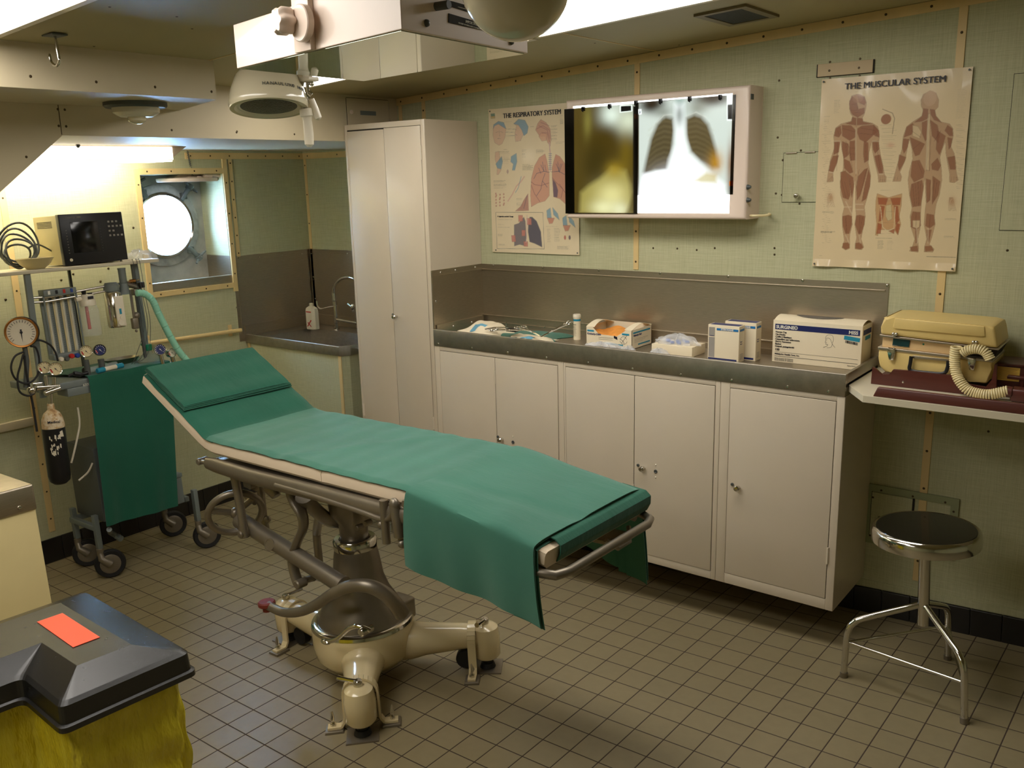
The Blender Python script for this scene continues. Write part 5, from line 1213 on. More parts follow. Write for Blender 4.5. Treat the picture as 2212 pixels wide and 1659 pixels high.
for ang, L in legs:
    a = math.radians(ang); dr = V(math.cos(a), math.sin(a), 0); sd = V(-dr.y, dr.x, 0); c0 = V(CX, CY, 0) + dr * L
    # strap bolted to the deck
    w = .085; R1 = .050; mb = MB(FL)
    path = [c0 + sd * (w + .025) + V(0, 0, .012), c0 + sd * (w - .018) + V(0, 0, .012), c0 + sd * (R1 + .006) + V(0, 0, .03)] + [c0 + sd * ((R1 + .004) * math.cos(t)) + V(0, 0, .118 + (R1 + .002) * math.sin(t)) for t in [PI * k / 12 for k in range(13)]] + [c0 - sd * (R1 + .006) + V(0, 0, .03), c0 - sd * (w - .018) + V(0, 0, .012), c0 - sd * (w + .025) + V(0, 0, .012)]
    hw, tt = .014, .0035
    for i in range(len(path) - 1):
        p, q = path[i], path[i + 1]; dd = (q - p).normalized(); n_ = dd.cross(dr).normalized() * tt
        mb._add([p - dr * hw - n_, p + dr * hw - n_, p + dr * hw + n_, p - dr * hw + n_, q - dr * hw - n_, q + dr * hw - n_, q + dr * hw + n_, q - dr * hw + n_], [(0, 1, 5, 4), (1, 2, 6, 5), (2, 3, 7, 6), (3, 0, 4, 7), (0, 3, 2, 1), (4, 5, 6, 7)])
    obj('deck_strap', mb, 'enamel', ot)
    mb = MB(FL)
    for s in (1, -1):
        q = c0 + sd * s * (w + .004)
        mb.hexa([q + dr * i * .026 + sd * j * .03 for i, j in ((-1, -1), (1, -1), (1, 1), (-1, 1))], [q + dr * i * .024 + sd * j * .028 + V(0, 0, .008) for i, j in ((-1, -1), (1, -1), (1, 1), (-1, 1))], .001)
    each('deck_plate', mb, 'silver', ot)
    for s in (1, -1):
        mb = MB(FL); q = c0 + sd * s * (w + .008); mb.cyl(q + V(0, 0, .014), q + V(0, 0, .026), .009, 6); mb.cyl(q + V(0, 0, .02), q + V(0, 0, .034), .004, 8); mb.tube([q + V(0, 0, .03), q + V(0, 0, .042) + dr * .004, q + V(0, 0, .065)], [.006, .009, .003], 8, flat=(1, .4)); obj('wing_bolt', mb, 'chrome', ot)
    e = V(CX, CY, 0) + dr * (L + .045)
    mb = MB(FL); mb.cyl((e.x, e.y, .02), (e.x, e.y, .05), .017, 14); mb.cyl((e.x, e.y, .006), (e.x, e.y, .022), .028, 18, r2=.022); m9 = MB(FL); m9.hexa([e + dr * i * .05 + sd * j * .05 for i, j in ((-1, -1), (1, -1), (1, 1), (-1, 1))], [e + dr * i * .05 + sd * j * .05 + V(0, 0, .005) for i, j in ((-1, -1), (1, -1), (1, 1), (-1, 1))]); obj('floor_pad', m9, 'silver', ot)
    w_ = e - dr * .075 + sd * .0; mb.cyl(w_ + sd * -.018 + V(0, 0, .04), w_ + sd * .018 + V(0, 0, .04), .034, 20, bev=.004)
    obj('foot_pad', mb, 'rubber', ot)
    mb = MB(FL); t0 = e + V(0, 0, .165); mb.cyl(t0, t0 + V(0, 0, .022), .014, 12, bev=.003); mb.tube([t0 + V(0, 0, .016), t0 + V(0, 0, .02) - sd * .03 - dr * .01, t0 + V(0, 0, .026) - sd * .062 - dr * .02], [.008, .006, .009], 8); obj('jack_handle', mb, 'chrome', ot)
# pump pedal with red pad, brake lever, side motor housing
mb = MB(FL); q = [(868, 1325, 1.80), (850, 1300, 1.77), (825, 1278, 1.74), (790, 1265, 1.71), (750, 1268, 1.69), (715, 1285, 1.67), (680, 1308, 1.66), (645, 1322, 1.65), (610, 1322, 1.65), (580, 1308, 1.65)]
P = smoothpath([G(*p) for p in q], 5); n = len(P); mb.tube(P, [.026 - .010 * min(1, i / (n * .8)) for i in range(n)], 14)
obj('pump_pedal', mb, 'silver', ot)
mb = MB(FL); c = G(576, 1302, 1.65); mb.cyl(c - V(0, 0, .012), c + V(0, 0, .006), .030, 22, bev=.004); mb.cyl(c - V(0, 0, .03), c - V(0, 0, .01), .016, 14); obj('pedal_pad', mb, 'redrub', ot)
mb = MB(FL); q = [(800, 1362, 1.70), (775, 1353, 1.68), (755, 1357, 1.67), (738, 1372, 1.66), (722, 1383, 1.65), (700, 1386, 1.645)]; P = smoothpath([G(*p) for p in q], 4); mb.tube(P, .0075, 10); c = G(788, 1362, 1.69); mb.cyl(c + V(0, -.02, 0), c + V(0, .03, 0), .014, 14, bev=.003); c = G(704, 1386, 1.645); mb.ball(c, .018, 12, (1.2, .7, .5)); obj('brake_lever', mb, 'chrome', ot)
mb = MB(FL); c = V(CX + .085, CY + .085, zr + .0); mb.box(c - V(.04, .04, .02), c + V(.05, .05, .055), .01); mb.tube([c + V(0, -.09, -.01), c + V(0, -.12, -.01)], .03, 16); each('valve_housing', mb, 'silver', ot)
# ---------------------------------------------------------------- green cloths on the table
def ripple(a, b, k=1.0): return .0016 * math.sin(a * 23 + b * 9) * math.sin(b * 17 - a * 5) * k + .0009 * math.sin(a * 61 + 3 * b)
def topcloth(name, label, s0, s1, lift, mat, y0=yn - .002, y1=yf + .002, hem=.012, nu=60, nv=24, s_skew=0.0, group='green cloths on the operating table', cat='surgical cloth', th=.0022):
    def fn(u, v):
        s = s0 + (s1 - s0) * u + s_skew * v; y = y0 + (y1 - y0) * v; e = min(v, 1 - v) * (y1 - y0)
        x, z, (nx, nz) = fP(s); d = -(max(0, hem - e) ** 2) / hem * .8 if hem else 0
        wr = .0035 * math.exp(-((s - (sH + .30 + .25 * v)) / .05) ** 2) * math.sin(v * 9 + 1) + .003 * math.exp(-((s - (sH + .42 + .3 * v)) / .03) ** 2) if name == 'table_sheet' else 0
        h = lift + d + ripple(s, y) + max(0, wr); return (x + nx * h, y, z + nz * h)
    mb = MB(FL); mb.grid(fn, nu, nv, -th); return obj(name, mb, mat, None, label, cat, group=group)
topcloth('head_sheet', 'deep green cloth covering the raised head end of the operating table', .012, sH + .03, .000, 'green_cloth2', hem=.01)
topcloth('table_sheet', 'pale creased green sheet over the flat middle of the operating table', sH - .004, sM + .05, .0045, 'green_cloth', nu=110, nv=40)
# folded cloth on the headrest
mb = MB(FL); 
for k in range(4):
    def fn(u, v, k=k):
        s = .004 + (sH * .62 - .004 * k) * u; y = yn + .004 + .002 * k + (yf - yn - .012 - .004 * k) * v; e = min(v, 1 - v); x, z, (nx, nz) = fP(s); h = .008 + .0042 * k + ripple(s + k, y, .5) - (.006 * max(0, 1 - e / .02)) * (k == 3) * .3 - .006 * max(0, 1 - (1 - u) / .06) * (k == 3) * .3
        return (x + nx * h, y, z + nz * h)
    mb.grid(fn, 26, 20, -.003)
obj('folded_cloth', mb, 'green_cloth2', None, 'folded green cloth lying on the raised headrest of the operating table', 'surgical cloth', group='green cloths on the operating table')
# sheet turned over the foot cushion
def fnroll(u, v):
    y = yn + .055 + (yf - yn - .04) * v; a = [(LP - .09, 0.0), (LP - .012, .004), (LP + .004, -.006), (LP + .006, -.028), (LP - .002, -.05), (LP - .03, -.057)]
    i = min(int(u * 5), 4); t = u * 5 - i; s = a[i][0] * (1 - t) + a[i + 1][0] * t; h = a[i][1] * (1 - t) + a[i + 1][1] * t
    x, z, (nx, nz) = fP(LP - .001); dx, dz = nz, -nx; o = s - LP; return (x + dx * o + nx * h, y, z + dz * o + nz * h)
mb = MB(FL); mb.grid(fnroll, 40, 20, -.003); obj('foot_sheet', mb, 'green_cloth2', None, 'green sheet tucked round the end of the foot cushion', 'surgical cloth', group='green cloths on the operating table')
# big drape across the foot section, hanging down on both sides
hl0 = G(874, 1224, yn - .02); hl1 = G(1146, 1356, yn - .02); tl = G(886, 1068, yn - .006)
dS0, dS1 = sM - .004, LP - .028
hb0, hb1 = .828 - hl0.z, fP(dS1)[1] - hl1.z
def drape(off, mat_i=0):
    def fn(u, v):
        s = dS0 + (dS1 - dS0) * u; x, z, (nx, nz) = fP(s); L0 = hb0 + (hb1 - hb0) * u + .006 * math.sin(u * 5); Lf = .24 + .05 * u
        Wd = yf - yn + .02; t = v / .34 * L0 if v < .34 else (L0 + (v - .34) / .40 * Wd if v < .74 else L0 + Wd + (v - .74) / .26 * Lf)
        if v < .34: 
            q = (L0 - t); bow = .012 * math.sin(min(q / L0, 1) * 2.2) + .008 * math.sin(u * 7 + 1.0) * (q / L0) + .004 * math.sin(u * 19) * (q / L0); e = math.exp(-q / .022)
            y = yn - .010 - .7 * off - (.006 + .3 * off) * (1 - e) - bow; h = z + .012 + off - q; xx = x + .03 * (q / L0) * (u - .15)
            return (xx, y, h - .010 * e)
        if v < .74:
            q = t - L0; f = q / Wd; e = min(q, Wd - q); y = yn - .01 + q; h = .012 + off - .010 * math.exp(-e / .022) + .0025 * math.sin(f * 7 + u * 3) * math.sin(u * 9) + .006 * math.exp(-((u - .75 + .5 * f) / .12) ** 2) * math.exp(-((f - .1) / .16) ** 2) - .004 * math.exp(-((f - .2 - .2 * u) / .06) ** 2)
            return (x + nx * h, y, z + nz * h)
        q = t - L0 - Wd; y = yf + .012 + off + .018 * math.sin(min(1, q / Lf) * 2) + .012 * math.sin(u * 15) * q / Lf; return (x, y, z + .004 + off - q)
    return fn
mb = MB(FL); mb.grid(drape(0), 60, 110, -.0025)
f2 = drape(.006)
def sub(u, v): p = f2(.86 + .13 * u, v); return p
mb.grid(lambda u, v: drape(-.007)(.80 + .195 * u, v), 8, 110, -.0022)
mb.grid(lambda u, v: (lambda p: (p[0] + .004, p[1], p[2] - (.004 if 0 < v < 1 else 0)))(drape(-.013)(.85 + .148 * u, .004 + .992 * v)), 6, 110, -.0022)
obj('foot_drape', mb, 'green_cloth', None, 'wide green cloth laid across the foot end, hanging down both sides of the operating table', 'surgical cloth', group='green cloths on the operating table')
# ================================================================ stool
st = thing('stool', 'round chrome-rimmed stool with a dark seat standing by the right-hand wall', 'stool', (-.715, 2.79, 0), FL)
sc = V(-.705, 2.80, 0); hs = .535; rs = .158
mb = MB(FL); mb.lathe([(0, hs - .05), (rs * .93, hs - .05), (rs * .99, hs - .046), (rs, hs - .035), (rs * .995, hs - .015), (rs * .97, hs - .004), (rs * .93, hs), (rs * .90, hs - .003), (0, hs - .003)], sc, n=64); obj('seat_rim', mb, 'chrome', st)
mb = MB(FL); mb.lathe([(rs * .905, hs - .0025), (rs * .90, hs - .001), (0, hs + .001)], sc, n=64); obj('seat', mb, M_('dark_polished_seat', rgb(46, 44, 38), .22, .6, .08, 10, coat=.4), st)
pb = G(1996, 1350, sc.y).z
mb = MB(FL); mb.cyl((sc.x, sc.y, pb), (sc.x, sc.y, hs - .05), .0175, 24, bev=.002); obj('pole', mb, 'chrome', st)
feet = [GH(1822, 1462), GH(2083, 1562), GH(2047, 1424)]
hp = G(1996, 1308, sc.y).z
bends = []
for f in feet:
    dr = (V(f.x, f.y, 0) - V(sc.x, sc.y, 0)); o = dr.normalized()
    b = V(f.x, f.y, 0) - o * .012; mb = MB(FL)
    p = [V(sc.x, sc.y, hp) + o * .014, V(sc.x, sc.y, hp) + o * .03 + V(0, 0, -.006), b - o * .05 + V(0, 0, .215), b - o * .018 + V(0, 0, .195), b + V(0, 0, .165), b + o * .006 + V(0, 0, .1), b + o * .012 + V(0, 0, .002)]
    mb.tube(smoothpath(p, 5), .0105, 14); obj('leg', mb, 'chrome', st); bends.append(b + V(0, 0, .125))
    mb = MB(FL); mb.cyl(b + o * .012, b + o * .010 + V(0, 0, .018), .0125, 14); obj('rubber_foot', mb, 'silver', st)
for i in range(3): mb = MB(FL); mb.tube([bends[i], bends[(i + 1) % 3]], .0052, 10); obj('stretcher', mb, 'chrome', st)
# ================================================================ gas trolley by the left wall (deck frame)
xf = -3.92; xr = -4.24
def X_(x, y, c=xf): return GX(x, y, c)
tr = thing('anaesthesia_trolley', 'grey anaesthetic gas trolley on four rubber wheels by the left wall', 'trolley', (xf - .15, 1.95, 0), FL)
def caster(x, y, ang):
    mb = MB(FL); d = V(math.cos(ang), math.sin(ang), 0); sd = V(-d.y, d.x, 0); R_ = .068; c = V(x, y, R_) + d * .034
    mb.lathe([(R_ - .024, -.012), (R_ - .006, -.014), (R_, -.006), (R_, .006), (R_ - .006, .014), (R_ - .024, .012)], c, sd, 32); o = obj('caster', mb, 'rubber', tr)
    mb = MB(FL); mb.lathe([(0, -.014), (R_ - .032, -.016), (R_ - .022, -.012), (R_ - .022, .012), (R_ - .032, .016), (0, .014)], c, sd, 28)
    for s in (1, -1):
        mb.tube([V(x, y, .125) + sd * s * .004, V(x, y, .10) + sd * s * .012, c + sd * s * .017 + V(0, 0, .018) - d * .018, c + sd * s * .017], [.016, .018, .020, .022], 12, flat=(.9, .9))
    mb.cyl((x, y, .115), (x, y, .15), .016, 14, bev=.003); obj('fork', mb, 'chrome' if False else 'silver', o)
wf = [GH(226, 1250), GH(436, 1186)]
posc = [(wf[0].x, wf[0].y), (wf[1].x, wf[1].y), (xr, wf[0].y + .01), (xr, wf[1].y + .0)]
for (x, y), a in zip(posc, (1.2, 1.2, 1.2, 1.2)): caster(x, y, a)
mb = MB(FL)
for (x, y) in posc:
    h = .31 if x > -4 else .3; mb.box((x - .014, y - .011, .15), (x + .014, y + .011, h), .002)
ya, yb2 = posc[0][1], posc[1][1]
for y in (ya, yb2): mb.box((xr, y - .012, .235), (posc[0][0], y + .012, .26), .002)
mb.box((xr - .012, ya, .235), (xr + .012, yb2, .26), .002)
obj('base_frame', mb, 'grey_paint', tr)
mb = MB(FL); mb.tube([V(xf, ya + .02, .25), GH(238, 1150, .20), GH(255, 1160, .17)], .012, 10); mb.cyl(GH(252, 1158, .175), GH(262, 1164, .165), .014, 10); obj('brake_pedal', mb, 'grey_paint', tr)
# column box behind and lower case
mb = MB(FL); mb.box((xr, ya + .03, .27), (xf - .06, ya + .2, .62), .004); obj('cabinet', mb, 'grey_dark', tr)
c0, c1 = GX(378, 1025, xf - .03), GX(400, 1085, xf - .03)
mb = MB(FL); mb.box((xr, c0.y - .14, c1.z), (xf - .03, c1.y, c0.z - .022), .004); mb.box((xr - .002, c0.y - .14, c0.z - .020), (xf - .026, c1.y + .003, c0.z + .0), .003); obj('drawer_case', mb, 'grey_paint', tr)
# uprights
def bar(a, b, w, d, mat, name='upright'):
    a, b = V(a), V(b); mb = MB(FL); mb.hexa([a + V(i * d, j * w, 0) for i, j in ((-1, -1), (1, -1), (1, 1), (-1, 1))], [b + V(i * d, j * w, 0) for i, j in ((-1, -1), (1, -1), (1, 1), (-1, 1))], .001); return obj(name, mb, mat, tr, smooth=0)
p, q = X_(55, 588), X_(72, 800); bar((xf - .02, q.y + .03, .9), (xf - .02, p.y + .012, p.z), .012, .008, 'grey_paint')
p = X_(307, 640); bar((xf - .05, p.y, .93), (xf - .05, p.y, 1.44), .006, .006, 'grey_dark'); bar((xf - .07, p.y + .022, .93), (xf - .07, p.y + .022, 1.44), .012, .006, 'grey_paint')
p = X_(190, 600); bar((xr + .02, p.y + .06, .9), (xr + .02, p.y + .06, 1.44), .006, .006, 'grey_dark')
# upper shelf
zsf = .5 * (X_(60, 583).z + X_(330, 560).z)
sy0, sy1 = X_(20, 580).y, X_(343, 555).y
mb = MB(FL); mb.box((xr, sy0 - .06, zsf - .016), (xf, sy1, zsf), .003); obj('top_shelf', mb, 'formica', tr)
# worktop of the trolley
zt_ = X_(200, 812).z - .006
wy0_, wy1_ = X_(88, 830).y, X_(376, 795).y
mb = MB(FL); mb.box((xr, wy0_, zt_ - .03), (xf, wy1_, zt_), .004); obj('tray_top', mb, 'grey_paint', tr)
p, q = X_(142, 827), X_(186, 850); mb = MB(FL); mb.box((xf - .1, p.y, q.z), (xf + .004, q.y + .05, zt_ - .03), .003); obj('control_box', mb, 'grey_paint', tr)
mb = MB(FL); a = X_(178, 826, xf + .0055); mb.text('6500', (xf + .0055, a.y - .0, a.z - .018), (0, 1, 0), (0, 0, 1), .016); mb2 = mb; obj('lettering', mb2, 'white_ink', tr, smooth=0)
# horizontal chrome rails that carry the instruments
mb = MB(FL); xi = xf - .03
for zz1, zz2 in ((642, 625), (652, 636)): mb.tube([X_(64, zz1 + 2, xi), X_(100, zz1, xi), X_(300, zz2 - 20, xi)], .0055, 10)
obj('instrument_rail', mb, 'chrome', tr)
# flowmeter bank
fm = [X_(95, 640, xi), X_(155, 632, xi), X_(168, 758, xi), X_(108, 768, xi)]
fy0, fy1 = fm[0].y, fm[1].y; ftop, fbot = .5 * (fm[0].z + fm[1].z), .5 * (fm[2].z + fm[3].z)
fy1 = fy1 + .01
mb = MB(FL); mb.box((xi - .04, fy0 - .006, fbot - .02), (xi - .028, fy1 + .006, ftop + .0)); mb.box((xi - .04, fy0 - .006, ftop - .004), (xi + .014, fy1 + .006, ftop + .024), .003); mb.box((xi - .04, fy0 - .006, fbot - .024), (xi + .014, fy1 + .006, fbot), .003)
mb.box((xi + .002, fy0 - .008, fbot), (xi + .008, fy0 - .002, ftop)); mb.box((xi + .002, fy1 + .002, fbot), (xi + .008, fy1 + .008, ftop))
fb = obj('flowmeter_block', mb, 'grey_paint', tr)
mb = MB(FL); n = 4
for i in range(n):
    y = fy0 + (fy1 - fy0) * (i + .5) / n; mb.box((xi - .027, y - .007, fbot), (xi - .024, y + .007, ftop))
each('scale_strip', mb, 'paleglow', fb, smooth=0)
mb = MB(FL)
for i in range(n):
    y = fy0 + (fy1 - fy0) * (i + .5) / n; mb.cyl((xi - .012, y, fbot), (xi - .012, y, ftop), .0055, 12)
each('flow_tube', mb, 'glass', fb)
mb = MB(FL)
for i in range(n + 1):
    y = fy0 + (fy1 - fy0) * (i) / n + (.004 if i == 0 else -.004 if i == n else 0)
    for k in range(26): z = fbot + (ftop - fbot) * (k + .5) / 26; mb.box((xi - .0235, y - .002, z - .0006), (xi - .023, y + .002, z + .0006))
obj('scale_mark', mb, 'ink', fb, smooth=0)
for i, m_ in enumerate(('white_ink', 'blackpl', 'red', 'blue')):
    y = fy0 + (fy1 - fy0) * (i + .5) / n; mb = MB(FL); mb.box((xi + .0145, y - .005, ftop + .004), (xi + .016, y + .005, ftop + .020)); obj('gas_tag', mb, m_, fb, smooth=0)
ky = [X_(*p, xi + .03) for p in [(132, 776), (144, 775), (155, 769), (167, 768)]]
for c, m_ in zip(ky, ('whitepl', 'grey_dark', 'red', 'blue')):
    mb = MB(FL); mb.lathe([(.007, -.02), (.007, -.006), (.0105, -.004), (.0105, .006), (.008, .009), (0, .009)], c, (1, 0, 0), 16); obj('control_knob', mb, m_, fb)
# suction jar
jc = X_(194, 700, xi - .01); jy = jc.y; jt, jb = X_(190, 660, xi).z, X_(205, 724, xi).z
mb = MB(FL); mb.lathe([(0, jb), (.036, jb), (.041, jb + .006), (.041, jt - .02), (.034, jt - .004), (.030, jt)], (xi, jy, 0), n=28); sj = obj('suction_jar', mb, 'glass', tr)
mb = MB(FL); z = jt; mb.lathe([(.032, z), (.034, z), (.034, z + .022), (.030, z + .028), (.030, z + .045), (.026, z + .05), (0, z + .05)], (xi, jy, 0), n=28); mb.tube([(xi, jy, z + .035), (xi, jy - .05, z + .032)], .012, 12); obj('jar_lid', mb, 'whitepl', sj)
mb = MB(FL); mb.cyl((xi, jy - .01, z + .048), (xi, jy - .01, z + .066), .007, 12, r2=.011); mb.cyl((xi, jy + .014, z + .048), (xi, jy + .014, z + .055), .012, 12); obj('valve_cap', mb, 'blackpl', sj)
mb = MB(FL); mb.cyl((xi, jy - .008, jb + .03), (xi, jy - .008, jt - .004), .007, 12); obj('float_tube', mb, 'red', sj)
mb = MB(FL); mb.box((xi + .034, jy - .012, z + .030), (xi + .036, jy + .012, z + .042)); obj('name_plate', mb, 'ink', sj, smooth=0)
# vaporiser
vc = X_(247, 660, xi); vz0, vz1 = X_(250, 707, xi).z, X_(240, 630, xi).z
mb = MB(FL); mb.lathe([(0, vz0), (.034, vz0), (.038, vz0 + .008), (.038, vz1 - .01), (.030, vz1), (0, vz1)], (xi, vc.y, 0), n=28); va = obj('vaporiser', mb, 'chrome', tr)
mb = MB(FL); mb.box((xi + .020, vc.y - .016, vz0 + .005), (xi + .042, vc.y + .024, vz1 - .02), .003); mb.cyl((xi + .04, vc.y, vz0 + .022), (xi + .048, vc.y, vz0 + .022), .015, 20, bev=.002); mb.cyl((xi + .04, vc.y + .006, vz0 + .045), (xi + .046, vc.y + .006, vz0 + .045), .009, 14); obj('vaporiser_face', mb, 'whitepl', va)
mb = MB(FL); mb.box((xi + .0425, vc.y - .002, vz0 + .06), (xi + .0435, vc.y + .008, vz0 + .085)); obj('level_window', mb, 'teal_ink', va, smooth=0)
mb = MB(FL); mb.lathe([(.030, vz1), (.034, vz1 + .004), (.034, vz1 + .028), (.026, vz1 + .036), (.026, vz1 + .04), (0, vz1 + .042)], (xi, vc.y - .002, 0), n=24); obj('dial', mb, 'grey_paint', va)
# pole with clamp and cuff absorber top
mb = MB(FL); a = X_(262, 572 + 8, xi + .01); b = X_(266, 612, xi + .01); mb.cyl((xi + .01, a.y, b.z), (xi + .01, a.y, a.z), .0165, 20, bev=.002); mb.cyl((xi + .01, a.y, b.z - .05), (xi + .01, a.y, b.z), .022, 20, r2=.017); mb.cyl((xi + .01, a.y, a.z - .003), (xi + .01, a.y, a.z + .002), .018, 20); obj('valve_tower', mb, 'grey_paint', tr)
mb = MB(FL); q = X_(283, 640, xi); mb.tube([q + V(0, 0, .03), q, q - V(0, 0, .1)], .006, 10); mb.box(q - V(.012, .014, .10 + .05), q + V(.012, .014, -.10), .004); mb.ball(q - V(0, -.012, .09), .016, 10); mb.ball(q - V(0, -.002, .15 + .01), .007, 8); mb.tube([X_(266, 612, xi), X_(290, 618, xi), X_(303, 624, xi)], .012, 10); mb.box(X_(292, 632, xi) - V(.015, .012, .012), X_(292, 632, xi) + V(.015, .02, .016), .003); obj('valve_block', mb, 'silver', tr)
mb = MB(FL); q = X_(304, 616, xi + .01); mb.box(q - V(.016, .012, .012), q + V(.016, .012, .014), .003); obj('pole_clamp', mb, 'blackpl', tr); 
mb = MB(FL); q = X_(286, 607, xi + .01); mb.cyl(q - V(0, .012, 0), q + V(0, .012, 0), .008, 12); obj('brass_fitting', mb, 'copper', tr)
# corrugated hose
hp_ = [X_(*p) for p in [(290, 633), (305, 634), (322, 648), (334, 675), (348, 705), (362, 733), (378, 760), (395, 782), (400, 800)]]
hp_ = [V(v.x + .02 + .03 * i / 8, v.y, v.z) for i, v in enumerate(hp_)]; P = smoothpath(hp_, 12); L = [0]
for a, b in zip(P, P[1:]): L.append(L[-1] + (b - a).length)
mb = MB(FL); mb.tube(P, [.0155 + .0012 * math.sin(s / .0065 * 2 * PI / 2) for s in L], 14); obj('corrugated_hose', mb, 'hose', None, 'pale green corrugated hose curving down from the gas trolley', 'hose')
# pressure gauges ------------------------------------------------------
def gauge(c, r, nrm, face, rim, name, label, parent=None, depth=.02, marks=12, red=True, frame=FL, needle=-.9):
    nrm = V(nrm).normalized(); up = (V(0, 0, 1) - nrm * nrm.z).normalized(); sd = up.cross(nrm)
    mb = MB(frame); mb.lathe([(0, -depth), (r * .96, -depth), (r, -depth * .8), (r, .002), (r * .97, .005), (r * .88, .004), (r * .86, 0), (r * .5, 0)], c, nrm, 32)
    g_ = obj(name, mb, rim, parent, label, 'gauge' if label else None, base=c if not parent else None)
    mb = MB(frame); mb.lathe([(r * .87, -.002), (0, -.002)], V(c) + nrm * .0025, nrm, 32); d_ = obj('dial_face', mb, face, g_)
    mb = MB(frame); o = V(c) + nrm * .0016
    for k in range(marks):
        a = -2.3 + 4.6 * k / (marks - 1) + PI / 2; u = sd * math.cos(a) + up * math.sin(a); w = u.cross(nrm)
        mb._add([o + u * r * .64 - w * .0009, o + u * r * .64 + w * .0009, o + u * r * .80 + w * .0009, o + u * r * .80 - w * .0009], [(0, 1, 2, 3)])
    a = needle; u = sd * math.cos(a) + up * math.sin(a); w = u.cross(nrm); o = o + nrm * .0012
    mb._add([o - u * r * .2 - w * r * .05, o - u * r * .2 + w * r * .05, o + u * r * .66], [(0, 1, 2)]); mb.lathe([(r * .09, 0), (0, .001)], o, nrm, 12); obj('needle', mb, 'ink' if face != 'navy' else 'white_ink', g_, smooth=0)
    if red:
        mb = MB(frame); o = V(c) + nrm * .0011; pts = []
        for k in range(7):
            a = PI / 2 + 1.5 + .9 * k / 6; u = sd * math.cos(a) + up * math.sin(a); pts.append((u * r * .55, u * r * .74))
        for (i0, o0), (i1, o1) in zip(pts, pts[1:]): mb._add([o + i0, o + o0, o + o1, o + i1], [(0, 1, 2, 3)])
        obj('red_zone', mb, 'red', g_, smooth=0)
    return g_
gd = (.93, -.25, .12)
g1 = gauge(X_(186, 759, xf), .0265, gd, 'paleglow', 'chrome', 'pressure_gauge', None, tr)
g2 = gauge(X_(216, 756, xf - .01), .0255, gd, 'navy', 'blackpl', 'pressure_gauge', None, tr)
mb = MB(FL)
for p, r_ in ((X_(186, 780, xf - .02), .012), (X_(218, 778, xf - .03), .014)): mb.cyl((p.x, p.y, zt_), (p.x, p.y, p.z + .005), r_, 12)
each('gauge_stem', mb, 'grey_dark', tr)
q1, q2 = X_(346, 755, xf + .02), X_(371, 762, xf + .02)
fg = gauge(q1, .0265, (.9, -.3, .2), 'navy', 'chrome', 'pressure_gauge', None, tr, red=False)
gauge(q2, .022, (.98, .1, .1), 'whitepl', 'chrome', 'pressure_gauge', None, tr)
mb = MB(FL); mb.cyl((q1.x - .012, q1.y + .01, zt_), (q1.x - .012, q1.y + .004, q1.z - .02), .010, 12); mb.cyl((q2.x - .012, q2.y + .01, zt_), (q2.x - .012, q2.y + .004, q2.z - .01), .010, 12); each('gauge_stem', mb, 'chrome', tr)
# regulator and gas cylinder hanging at the left end
xc = xf + .03
ct, cb = GX(110, 862, xc), GX(132, 1050, xc)
cyx, cyy = xc, .5 * (GX(112, 900, xc).y + GX(132, 1030, xc).y) + .0
a0 = GX(110, 880, xc); b0 = GX(131, 1045, xc)
gc = thing('gas_cylinder', 'black gas cylinder with rusty white shoulder hanging at the left end of the trolley', 'gas cylinder', b0, FL)
ax_ = (a0 - b0); HL = ax_.length; axn = ax_.normalized(); R_ = .045
def rus(pr): return [(r, h) for r, h in pr]
mb = MB(FL); mb.lathe([(0, 0), (R_ * .55, .002), (R_ * .9, .016), (R_, .04), (R_, HL * .74)], b0, axn, 32); obj('cylinder_body', mb, 'blackpl', gc)
mb = MB(FL); mb.lathe([(R_ * 1.005, HL * .74), (R_ * 1.005, HL * .78), (R_ * .93, HL * .86), (R_ * .7, HL * .93), (R_ * .35, HL * .97), (R_ * .3, HL * 1.05), (0, HL * 1.05)], b0, axn, 32)
km = NT('rusty_shoulder'); n_ = km.noise(km.coords(), 34, 5, .7); km.ln(km.ramp(n_, [(.42, rgb(222, 206, 176)), (.55, rgb(196, 160, 110)), (.68, rgb(120, 66, 30))]), km.p.inputs['Base Color']); km.p.inputs['Roughness'].default_value = .6
obj('cylinder_shoulder', mb, km.m, gc)
sd_ = V(-.25, 0, 0); fdir = V(.93, -.36, 0).normalized(); side = fdir.cross(axn).normalized() * -1
mb = MB(FL); c = b0 + axn * HL * .83 + fdir * R_ * .985; mb.text('Medical', c - side * .022 - axn * .004, side, axn, .016, bold=.0003); obj('lettering', mb, 'ink', gc, smooth=0)
mb = MB(FL)
rn = random.Random(4)
for k in range(26):
    t = rn.uniform(.42, .66); w = rn.uniform(-.55, .45); dd = (fdir * math.cos(w) + side * math.sin(w)); o = b0 + axn * HL * t + dd * (R_ + .0006); e = dd.cross(axn); s1, s2 = rn.uniform(.001, .004), rn.uniform(.002, .012)
    mb._add([o - e * s1 - axn * s2, o + e * s1 - axn * s2 * .6, o + e * s1 * .7 + axn * s2, o - e * s1 + axn * s2 * .8], [(0, 1, 2, 3)])
w = .62; dd = (fdir * math.cos(w) + side * math.sin(w)); o = b0 + axn * HL * .67 + dd * (R_ + .0008); e = dd.cross(axn)
mb._add([o - e * .009 - axn * .014, o + e * .009 - axn * .012, o + e * .008 + axn * .010, o - e * .005 + axn * .014], [(0, 1, 2, 3)])
obj('worn_label', mb, 'whitepl', gc, smooth=0)
